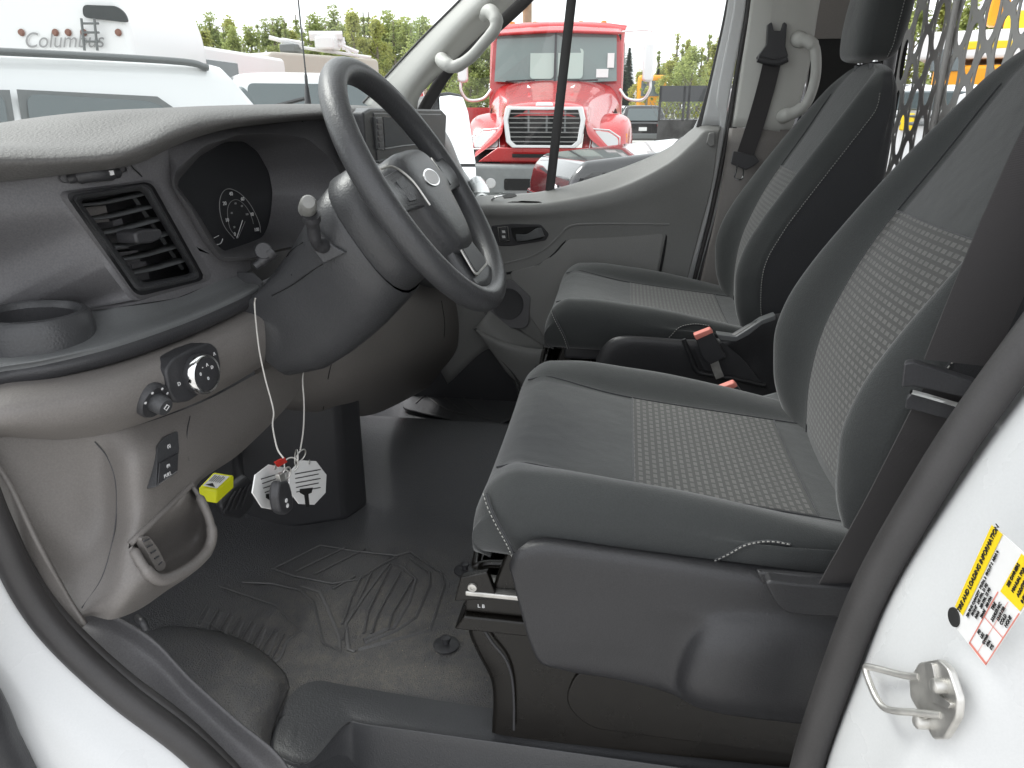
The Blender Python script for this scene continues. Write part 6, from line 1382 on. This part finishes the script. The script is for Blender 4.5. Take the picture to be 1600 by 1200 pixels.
slab('paper', [sp_(.62, .10, 1.80), sp_(.80, .10, 1.80), sp_(.80, .08, 1.94), sp_(.62, .08, 1.94)], SX*.01, M['card'], wso)
slab('paper', [sp_(.78, .08, 1.96), sp_(.88, .08, 1.96), sp_(.88, .06, 2.2), sp_(.78, .06, 2.2)], SX*.01, M['card'], wso)
for u0, u1 in ((-.75, -.3), (.2, .65)): tube('wiper', [sp_(u0, .15, 1.74), sp_(u1, .16, 1.76)], .012, M['black'], wso, n=6, seg=1)
gcol = mat('grille_chrome', (.8, .8, .8), .35, .5)
# bonnet with raised centre and flared wings
bonnet = surf('bonnet', [
    [sp_(-1.03, .05, 1.0), sp_(-.98, .05, 1.45), sp_(-.75, .05, 1.70), sp_(0, .08, 1.76), sp_(.75, .05, 1.70), sp_(.98, .05, 1.45), sp_(1.03, .05, 1.0)],
    [sp_(-.98, .6, .9), sp_(-.82, .6, 1.38), sp_(-.62, .6, 1.60), sp_(0, .6, 1.66), sp_(.62, .6, 1.60), sp_(.82, .6, 1.38), sp_(.98, .6, .9)],
    [sp_(-.95, 1.3, .7), sp_(-.66, 1.3, 1.22), sp_(-.52, 1.3, 1.46), sp_(0, 1.3, 1.52), sp_(.52, 1.3, 1.46), sp_(.66, 1.3, 1.22), sp_(.95, 1.3, .7)],
    [sp_(-.95, 1.75, .55), sp_(-.60, 1.8, 1.0), sp_(-.50, 1.82, 1.34), sp_(0, 1.86, 1.40), sp_(.50, 1.82, 1.34), sp_(.60, 1.8, 1.0), sp_(.95, 1.75, .55)],
    [sp_(-.95, 1.85, .45), sp_(-.60, 1.9, .8), sp_(-.48, 1.92, 1.15), sp_(0, 1.95, 1.2), sp_(.48, 1.92, 1.15), sp_(.60, 1.9, .8), sp_(.95, 1.85, .45)]], C_red, sm, nu=5, nv=5)
for s in (-1, 1):
    wing = surf('wing', [[sp_(s*.55, .55, 1.15), sp_(s*.85, .50, 1.22), sp_(s*1.10, .45, 1.10), sp_(s*1.16, .45, .7)],
                         [sp_(s*.55, 1.0, 1.12), sp_(s*.88, 1.0, 1.20), sp_(s*1.12, .95, 1.10), sp_(s*1.18, .95, .75)],
                         [sp_(s*.52, 1.5, .95), sp_(s*.85, 1.45, 1.0), sp_(s*1.08, 1.38, .92), sp_(s*1.15, 1.3, .6)],
                         [sp_(s*.50, 1.85, .62), sp_(s*.80, 1.8, .60), sp_(s*1.02, 1.70, .56), sp_(s*1.10, 1.6, .42)]], C_red, sm, nu=5, nv=5, thick=.02)
    slab('headlamp', [sp_(s*.62, 1.86, .62), sp_(s*.98, 1.74, .60), sp_(s*.98, 1.66, .78), sp_(s*.85, 1.66, .90), sp_(s*.66, 1.74, .93)], SX*.03, C_lamp, wing, bev=.01, r=.05)
    lathe('wheel', [(.0001, 0), (.28, 0), (.3, .06), (.48, .06), (.52, 0), (.52, -.28), (.2, -.28)], sp0(s*1.08, .9, .52), SY*s, C_tyre, sm, n=32)
    lo_ = [sp_(s*.60, 1.895, .60), sp_(s*1.0, 1.765, .58), sp_(s*1.0, 1.675, .80), sp_(s*.85, 1.675, .93), sp_(s*.63, 1.755, .96)]
    tube('lamp_rim', lo_, .012, gcol, wing, n=6, closed=True, smoothp=False)
    for k in range(6): tube('louvre', [sp_(s*(.93-.012*k), .35+.12*k, 1.32-.03*k), sp_(s*(.985-.012*k), .35+.12*k, 1.06-.02*k)], .010, M['void'], bonnet, n=5, seg=1)
    slab('marker_lens', [sp_(s*1.03, 1.55, .70), sp_(s*1.10, 1.50, .70), sp_(s*1.10, 1.42, .86), sp_(s*1.03, 1.47, .86)], SX*.02, C_amber, wing)
    tube('bonnet_seam', [sp_(s*.60, .10, 1.64), sp_(s*.56, .6, 1.575), sp_(s*.50, 1.3, 1.43), sp_(s*.47, 1.8, 1.32)], .006, M['void'], bonnet, n=5)
    slab('bonnet_mark', [sp_(s*.28, 1.0, 1.62), sp_(s*.34, .8, 1.66), sp_(s*.33, 1.0, 1.62)], (0, 0, .01), M['card'], bonnet)
go = [(-.50, 1.36), (.50, 1.36), (.54, 1.15), (.50, .72), (.42, .62), (-.42, .62), (-.50, .72), (-.54, 1.15)]
gout = [sp_(u, 1.90+.03*(1.4-z), z) for u, z in go]; gin = [sp_(u*.88, 1.90+.03*(1.4-z), .97+(z-.97)*.86) for u, z in go]
gr_ = ringplate('grille_frame', gout, gin, SX*.07, gcol, sm, bev=.01)
mesh('grille_back', [p+SX*.02 for p in gin], [tuple(range(8))], M['void'], gr_, smooth=False)
for k in range(7):
    z = .72+.085*k; hw = .46 if z > .75 else .44; slab('grille_bar', [sp_(-hw, 1.93, z), sp_(hw, 1.93, z), sp_(hw, 1.96, z+.022), sp_(-hw, 1.96, z+.022)], SX*.02, gcol, gr_)
for u in (-.22, .02, .26): slab('grille_post', [sp_(u, 1.925, .66), sp_(u+.025, 1.925, .66), sp_(u+.025, 1.925, 1.3), sp_(u, 1.925, 1.3)], SX*.01, C_bump, gr_)
slab('bonnet_badge', [sp_(-.12, 1.93, 1.37), sp_(.12, 1.93, 1.37), sp_(.10, 1.92, 1.42), sp_(-.10, 1.92, 1.42)], SX*.03, gcol, gr_, bev=.008, r=.02)
slab('air_slot', [sp_(-.42, 1.96, .46), sp_(.42, 1.96, .46), sp_(.42, 1.96, .52), sp_(-.42, 1.96, .52)], SX*.02, M['void'], bonnet)
slab('front_apron', [sp_(-.9, 1.86, .38), sp_(.9, 1.86, .38), sp_(.62, 1.90, .62), sp_(-.62, 1.90, .62)], SX*.05, C_red, bonnet, bev=.02)
bmp = slab('bumper', [sp_(-1.18, 1.75, .02), sp_(1.18, 1.75, .02), sp_(1.18, 1.75, .36), sp_(-1.18, 1.75, .36)], SX*.3, C_bump, sm, bev=.05)
slab('bumper_slot', [sp_(-.52, 2.055, .10), sp_(.1, 2.055, .10), sp_(.1, 2.055, .22), sp_(-.52, 2.055, .22)], SX*.005, M['void'], bmp, r=.03)
slab('bumper_slot', [sp_(.3, 2.055, .10), sp_(.52, 2.055, .10), sp_(.52, 2.055, .22), sp_(.3, 2.055, .22)], SX*.005, M['void'], bmp, r=.03)
lathe('fog_lamp', [(.0001, .02), (.06, .015), (.07, 0)], sp_(-.70, 2.055, .17), SX, C_lamp, bmp, n=20)
for s in (-1, 1):
    m_ = slab('side_mirror', [sp_(s*1.30, .25, 1.72), sp_(s*1.46, .25, 1.72), sp_(s*1.46, .25, 2.35), sp_(s*1.30, .25, 2.35)], SX*.08, gcol, sm, bev=.03, r=.06)
    tube('mirror_bracket', [sp_(s*.98, .1, 1.62), sp_(s*1.10, .15, 1.48), sp_(s*1.32, .2, 1.46), sp_(s*1.42, .25, 1.6), sp_(s*1.42, .25, 1.75)], .022, gcol, m_, n=8)
    tube('mirror_bracket', [sp_(s*.98, .1, 2.55), sp_(s*1.30, .2, 2.56), sp_(s*1.43, .25, 2.5), sp_(s*1.43, .25, 2.35)], .012, gcol, m_, n=8)
    slab('side_window', [sp_(s*1.025, -.35, 1.75), sp_(s*1.025, -1.25, 1.75), sp_(s*1.03, -1.25, 2.4), sp_(s*1.03, -.45, 2.4)], SY*s*.01, C_glass, cab)
for u in (-.7, -.35, 0, .35, .7): lathe('roof_lamp', [(.0001, .05), (.04, .04), (.05, 0)], sp_(u, -.3, 2.77), (0, 0, 1), C_amber, cab, n=12)
tube('air_horn', [sp_(.2, -.3, 2.80), sp_(.2, -.3, 2.92)], .04, M['black'], cab, n=8, seg=1)
box('chassis', sp_(0, -3.4, .8), (.1, .1, .1), M['black'], sm)
chs = slab('rear_frame', [sp_(-.45, -1.7, .7), sp_(.45, -1.7, .7), sp_(.45, -1.7, 1.0), sp_(-.45, -1.7, 1.0)], -SX*4.5, M['black'], sm)
# wooden pole behind the truck
pole = tube('utility_pole', [U(824, 200, 17.5), U(824, -200, 17.5)], .10, mat('weathered_wood', (.38, .26, .16), .85, var=.3, vscale=3), None, n=12, seg=1)
pole.data.vertices[0].co = pole.data.vertices[0].co; tag(pole, 'brown wooden utility pole rising behind the red semi truck roof', 'pole')
for v in pole.data.vertices:
    if v.co.z < 1.3: v.co.z = GZ
# black off road car with latched bonnet in front of the semi
jp = thing('black_car', 'glossy black off-road car with latched bonnet in front of the semi truck', 'car', (0, 0, 0))
ja, jb = U(893, 290, 6.4), U(1110, 250, 6.9)
jd = Vector((jb.x-ja.x, jb.y-ja.y, 0)).normalized(); jn = Vector((-jd.y, jd.x, 0)); jn = jn if jn.dot(ja-CAM) > 0 else -jn
def jp_(s, o, z): return Vector((ja.x, ja.y, GZ))+jd*s+jn*o+Vector((0, 0, z))
jb_ = slab('bonnet', [jp_(.0, .0, .5), jp_(-.02, .0, .88), jp_(.04, .02, 1.08), jp_(.16, .03, 1.15), jp_(.9, .04, 1.22), jp_(1.62, .05, 1.28), jp_(1.62, .0, .5)], jn*1.35, C_black, jp, bev=.09, seg=5)
slab('body_tub', [jp_(-.06, -.04, .3), jp_(3.6, -.06, .3), jp_(3.6, -.06, .90), jp_(-.02, -.04, .82)], jn*1.45, C_black, jp, bev=.04)
cabj = slab('cab_top', [jp_(1.62, .02, 1.15), jp_(1.95, .10, 1.75), jp_(3.5, .10, 1.78), jp_(3.6, .0, 1.0), jp_(1.6, .0, .95)], jn*1.3, C_black, jp, bev=.04)
slab('side_window', [jp_(2.05, .0, 1.2), jp_(2.2, .06, 1.66), jp_(2.9, .06, 1.68), jp_(2.95, .0, 1.2)], -jn*.02, C_glass, cabj)
slab('bonnet_latch', [jp_(.30, -.02, .86), jp_(.42, -.02, .86), jp_(.42, .0, 1.06), jp_(.30, .0, 1.06)], -jn*.05, M['black'], jp, bev=.01)
tube('bonnet_gap', [jp_(.02, -.006, .90), jp_(1.0, -.006, .95), jp_(1.6, -.0, .98)], .012, M['void'], jb_, n=5)
tube('hood_hinge', [jp_(1.0, .2, 1.25), jp_(1.12, .25, 1.32), jp_(1.3, .25, 1.33), jp_(1.4, .22, 1.30)], .02, M['black'], jp, n=6)
for s_ in (.35, 2.9): lathe('wheel', [(.0001, 0), (.22, 0), (.24, .05), (.38, .06), (.41, 0), (.41, -.26), (.1, -.26)], jp_(s_, -.12, .41), -jn, C_tyre, jp, n=28)
lathe('headlamp', [(.0001, .03), (.08, .02), (.09, 0)], jp_(-.02, .4, .85), -jd, C_lamp, jp, n=20)
# black mesh sided dump trailer
dt = thing('dump_trailer', 'black trailer with mesh panels parked beyond the off-road car', 'trailer', (0, 0, 0))
da, db_ = U(1026, 213, 27), U(1150, 213, 27); dz = (213-130)/1229*27
ddv = Vector((db_.x-da.x, db_.y-da.y, 0)); dn_ = Vector((-ddv.y, ddv.x, 0)).normalized(); dn_ = dn_ if dn_.dot(da-CAM) > 0 else -dn_
def dp_(s, z, o=0.0): return Vector((da.x, da.y, GZ))+ddv*s+dn_*o+Vector((0, 0, z))
tb = slab('trailer_body', [dp_(0, .35), dp_(1.3, .35), dp_(1.3, 1.15), dp_(0, 1.15)], dn_*2.4, mat('scuffed_black_steel', (.035, .035, .035), .6, var=.7, vscale=2.5), dt)
slab('top_panel', [dp_(0, 1.72), dp_(1.3, 1.72), dp_(1.3, 2.22), dp_(0, 2.22)], dn_*.06, mat('dark_steel', (.05, .052, .055), .5), dt)
for s_ in (0.0, .30, .36, .72, .98, 1.28): slab('stake', [dp_(s_, 1.1), dp_(s_+.03, 1.1), dp_(s_+.03, 2.2), dp_(s_, 2.2)], dn_*.08, M['black'], dt)
vs, fs = [], []
for k in range(26):
    for sgn in (-1, 1):
        s0 = k*.05; i0 = len(vs); s1 = s0+sgn*.12
        vs += [dp_(s0, 1.15, .03), dp_(s0+.008, 1.15, .03), dp_(s1+.008, 1.72, .03), dp_(s1, 1.72, .03)]; fs.append((i0, i0+1, i0+2, i0+3))
mesh('mesh_side', vs, fs, C_rail, dt, smooth=False)
for s_ in (.55, .8): lathe('wheel', [(.0001, 0), (.2, 0), (.38, .05), (.4, -.2)], dp_(s_, .4, 0), -dn_, C_tyre, dt, n=20)
# cars far beyond
for i, (a, r_, pt, lab, hd, kd) in enumerate(((1000, 34, C_black, 'small dark sport utility car seen from behind between the semi truck and the mesh trailer', 0.05, 'suv'), (985, 42, C_white, 'small white car partly behind the dark one near the semi truck', .2, 'suv'), (1017, 46, C_white, 'distant white car right of the dark one, near the mesh trailer', -.1, 'sedan'), (992, 58, C_silver, 'distant silver car behind the dark and white ones', .1, 'sedan'))):
    c = car('parked_car', lab, 'car', L=4.5, W=1.85, H=1.6 if kd == 'suv' else 1.45, paint=pt, belt=.95, kind=kd, rails=False, group='cars far down the yard')
    p_ = U(a, 200, r_); frame(c, (p_.x, p_.y, GZ), math.atan2(p_.y-CAM.y, p_.x-CAM.x)+hd)
# another truck mirror and orange machine behind the semi, right
tk2 = thing('orange_truck', 'orange and white truck partly hidden right of the semi truck mirror', 'truck', (0, 0, 0))
ka = U(1014, 200, 46)
bx_ = box('cab', (ka.x, ka.y, GZ+2.0), (2.2, 1.6, 2.4), C_org, tk2, bev=.2)
box('windscreen', (ka.x-1.1, ka.y, GZ+2.5), (.06, 1.2, .8), C_glass, bx_); box('load_box', (ka.x+2.4, ka.y, GZ+1.7), (2.6, 1.8, 1.9), M['card'], tk2, bev=.05)
for dy in (-.8, .8): lathe('wheel', [(.0001, 0), (.3, 0), (.5, .05), (.5, -.25)], (ka.x-.2, ka.y+dy, GZ+.5), (0, 1 if dy > 0 else -1, 0), C_tyre, tk2, n=20)
# behind the partition, right: yellow box truck, white van with stripes
yt = thing('box_truck', 'orange and white box truck seen through the partition holes', 'truck', (0, 0, 0))
def world_quad(x0, y0, x1, y1, rng): return U(x0, y1, rng), U(x1, y1, rng), U(x1, y0, rng), U(x0, y0, rng)
def facebox(name, x0, y0, x1, y1, rng, depth, m, par, bev=.05):
    a, b = U(x0, y1, rng), U(x1, y1, rng); zt_, zb_ = U(1480, y0, rng*.93).z, max(a.z, GZ+.02)
    d = Vector((b.x-a.x, b.y-a.y, 0)); n = Vector((-d.y, d.x, 0)).normalized(); n = n if n.dot(a-CAM) > 0 else -n
    return slab(name, [Vector((a.x, a.y, zb_)), Vector((b.x, b.y, zb_)), Vector((b.x, b.y, zt_)), Vector((a.x, a.y, zt_))], n*depth, m, par, bev=bev)
lo_ = facebox('lower_body', 1430, 98, 1800, 260, 13, 2.4, C_org, yt); facebox('upper_body', 1430, 40, 1800, 94, 13.02, 2.38, M['card'], yt)
facebox('engine_bay', 1390, 128, 1429, 235, 13, 2.3, C_rail, yt); facebox('side_hatch', 1452, 70, 1500, 112, 12.95, .03, C_glass, yt)
facebox('stripe', 1500, 58, 1640, 78, 12.96, .03, C_yel, yt); facebox('yellow_block', 1560, 10, 1600, 80, 13.2, 1.5, C_yel, yt)
facebox('arm', 1540, -40, 1572, 40, 13.3, .4, C_org, yt)
wv_ = thing('parked_van', 'silver and white van with dark window band, seen low through the partition', 'van', (0, 0, 0))
b0 = facebox('body', 1370, 130, 1800, 330, 7.5, 1.9, C_white, wv_, bev=.08); facebox('window_band', 1390, 140, 1520, 172, 7.46, .03, C_glass, b0); facebox('stripe', 1375, 180, 1800, 184, 7.46, .03, C_rail, b0)
facebox('stripe', 1375, 192, 1800, 196, 7.46, .03, C_rail, b0); facebox('yellow_sign', 1404, 178, 1426, 204, 7.44, .03, C_yel, b0)
for a in (1400, 1750):
    p_ = U(a, 300, 7.5); lathe('wheel', [(.0001, 0), (.2, 0), (.34, .03), (.34, -.2)], (p_.x, p_.y, GZ+.34), (-1, 0, 0), C_tyre, wv_, n=20)
# ================================================================ trees
def leafmat(name, c1, c2):
    m = bpy.data.materials.new(name); m.use_nodes = True; n = m.node_tree; b = n.nodes['Principled BSDF']; b.inputs['Roughness'].default_value = .6
    oi = n.nodes.new('ShaderNodeTexNoise'); oi.inputs['Scale'].default_value = 1.2; tc = n.nodes.new('ShaderNodeTexCoord'); n.links.new(tc.outputs['Object'], oi.inputs['Vector'])
    cr_ = n.nodes.new('ShaderNodeMapRange'); cr_.inputs[1].default_value = .35; cr_.inputs[2].default_value = .65; n.links.new(oi.outputs[0], cr_.inputs[0])
    mx_ = n.nodes.new('ShaderNodeMix'); mx_.data_type = 'RGBA'; mx_.inputs[6].default_value = (*c1, 1); mx_.inputs[7].default_value = (*c2, 1)
    n.links.new(cr_.outputs[0], mx_.inputs[0]); n.links.new(mx_.outputs[2], b.inputs['Base Color'])
    tl_ = n.nodes.new('ShaderNodeBsdfTranslucent'); n.links.new(mx_.outputs[2], tl_.inputs[0]); ms = n.nodes.new('ShaderNodeMixShader'); ms.inputs[0].default_value = .55
    n.links.new(b.outputs[0], ms.inputs[1]); n.links.new(tl_.outputs[0], ms.inputs[2]); n.links.new(ms.outputs[0], n.nodes['Material Output'].inputs[0]); return m
LM = [leafmat('spring_leaves', (.30, .36, .13), (.42, .46, .17)), leafmat('yellow_green_leaves', (.40, .43, .13), (.52, .52, .16)), leafmat('dark_needles', (.05, .09, .05), (.09, .13, .06))]
bark = mat('grey_bark', (.2, .17, .13), .9, var=.3, vscale=2)
def crown(rnd_, h, w_, kind, n):
    vs, fs = [], []
    if kind == 'spruce':
        for k in range(n):
            t = rnd_.random()**.8; r_ = w_*(1-t)*(.45+.55*rnd_.random())+.08; a = rnd_.random()*6.283; z = h*(.12+.88*t)
            p = Vector((math.cos(a)*r_, math.sin(a)*r_, z-r_*.25)); s = .16+.2*(1-t); d1 = Vector((math.cos(a), math.sin(a), -.3)).normalized()*s*1.6; d2 = Vector((-math.sin(a), math.cos(a), rnd_.uniform(-.4, .4)))*s*.6
            i = len(vs); vs += [p-d1-d2*.5, p+d1, p-d1+d2*.8]; fs.append((i, i+1, i+2))
    else:
        cl = []
        for k in range(26):
            t = rnd_.random() if kind != 'airy' else rnd_.random()**.75; a = rnd_.random()*6.283; r_ = w_*math.sin(min(t*1.1+.12, 1)*math.pi)**.7*rnd_.random()**.6; cl.append((Vector((math.cos(a)*r_, math.sin(a)*r_, h*(.22+.76*t))), w_*(rnd_.uniform(.18, .42) if kind != 'airy' else rnd_.uniform(.14, .34))))
        for k in range(n):
            c, r_ = cl[k % 26]; d = Vector((rnd_.gauss(0, 1), rnd_.gauss(0, 1), rnd_.gauss(0, 1.1))); d = d.normalized()*r_*rnd_.random()**.45; p = c+d
            s = rnd_.uniform(.06, .15)*(h/9)**.5; u = Vector((rnd_.gauss(0, 1), rnd_.gauss(0, 1), rnd_.gauss(0, 1))).normalized()*s; v = u.orthogonal().normalized()*s*.8
            i = len(vs); vs += [p-u, p+v, p+u, p-v]; fs.append((i, i+1, i+2, i+3))
    return vs, fs
protos = []
def tree_proto(seed, h, w_, kind, mi, n):
    rr = random.Random(seed); vs, fs = crown(rr, h, w_, kind, n)
    cm = bpy.data.meshes.new('crown'); cm.from_pydata([tuple(v) for v in vs], [], fs); cm.materials.append(LM[mi])
    o = tube('trunk', [(0, 0, 0), (.05, .03, h*.4), (0, -.04, h*.8), (.02, 0, h*.97)], [.02*h, .004*h], bark, None, n=7, seg=2)
    br_ = [o]
    for k in range(7):
        z = h*(.3+.09*k); a = rr.random()*6.28; L = w_*.8*(1-.09*k)
        br_.append(tube('b', [(0, 0, z), (math.cos(a)*L*.6, math.sin(a)*L*.6, z+L*.5), (math.cos(a)*L, math.sin(a)*L, z+L*.95)], [.006*h, .002*h], bark, None, n=5, seg=2))
    tj = join('trunk', br_); tm = tj.data; bpy.data.objects.remove(tj); return (cm, tm, h, w_)
for sd_, h, w_, kd, mi, n in ((1, 9, 2.2, 'leafy', 0, 3400), (2, 10, 1.8, 'leafy', 1, 3000), (3, 8, 2.4, 'leafy', 0, 3400), (4, 12, 1.9, 'spruce', 2, 4200), (5, 11, 1.5, 'leafy', 1, 2200), (6, 9, 1.3, 'spruce', 2, 3000), (7, 12, 1.35, 'airy', 0, 1500), (8, 11, 1.1, 'airy', 1, 1100), (9, 13, 1.5, 'airy', 0, 1900)):
    protos.append(tree_proto(sd_, h, w_, kd, mi, n))
def plant(a, top, rng, pi, label, group):
    """tree whose top shows at photo row top"""
    cm, tm, h, w_ = protos[pi]; p = U(a, top, rng); H_ = p.z-GZ; s = H_/h
    t = thing('tree', label, 'tree', (p.x, p.y, GZ), group)
    rz = random.random()*6.28
    for nm, me in (('crown', cm), ('trunk', tm)):
        o = bpy.data.objects.new(nm, me); COL.objects.link(o); o.parent = t
    t.scale = (s*random.uniform(.95, 1.2), s*random.uniform(.95, 1.2), s); t.rotation_euler = (0, 0, rz); return t
GL = 'leafy spring trees beyond the trailers'; GRt = 'leafy trees behind the mesh trailer'
x = 296
random.seed(11)
while x < 735:
    base = 38 if x < 365 else (50 if x < 412 else (30 if x < 470 else (38 if x < 520 else (26 if x < 640 else 38))))
    plant(x, base+random.uniform(-14, 16), random.uniform(46, 62), random.choice((0, 8, 2, 8, 6, 0, 1, 2)), 'light green leafy tree in the row beyond the trailers, seen through the windscreen', GL)
    x += random.uniform(7, 12)
for x in (745, 760, 772, 735): plant(x, 70+random.uniform(-20, 20), 50, 2, 'light green leafy tree showing left of the semi truck cab', 'trees left of the semi truck')
plant(970, 42, 48, 3, 'tall dark spruce just right of the semi truck cab', 'x')
plant(984, 75, 52, 3, 'shorter dark spruce close to the tall one by the semi truck', 'x')
plant(955, 70, 50, 3, 'dark spruce mostly hidden behind the semi truck cab', 'x')
plant(1029, 108, 46, 5, 'small dark spruce left of the mesh trailer', 'x')
for x, tp_, pi in ((1015, 85, 7), (1030, 78, 6), (1048, 92, 1), (1060, 48, 7), (1068, 66, 6), (1076, 62, 4), (1085, 74, 2), (1098, 70, 7), (1110, 52, 6), (1118, 66, 1), (1125, 58, 4), (1140, 66, 2), (1158, 70, 1), (1040, 100, 2), (1000, 110, 1), (1068, 90, 2), (1105, 95, 0)):
    plant(x, tp_, random.uniform(42, 52), pi, 'yellow green leafy tree in the stand behind the mesh trailer', GRt)
for x, tp_, pi in ((1400, 10, 1), (1440, -10, 0), (1480, -5, 1), (1520, 0, 2), (1560, 10, 0), (1380, 30, 2)):
    plant(x, tp_, 30, pi, 'green tree seen through the holes of the partition', 'trees behind the partition')
for o in bpy.data.objects:
    if o.get('group') == 'x': del o['group']
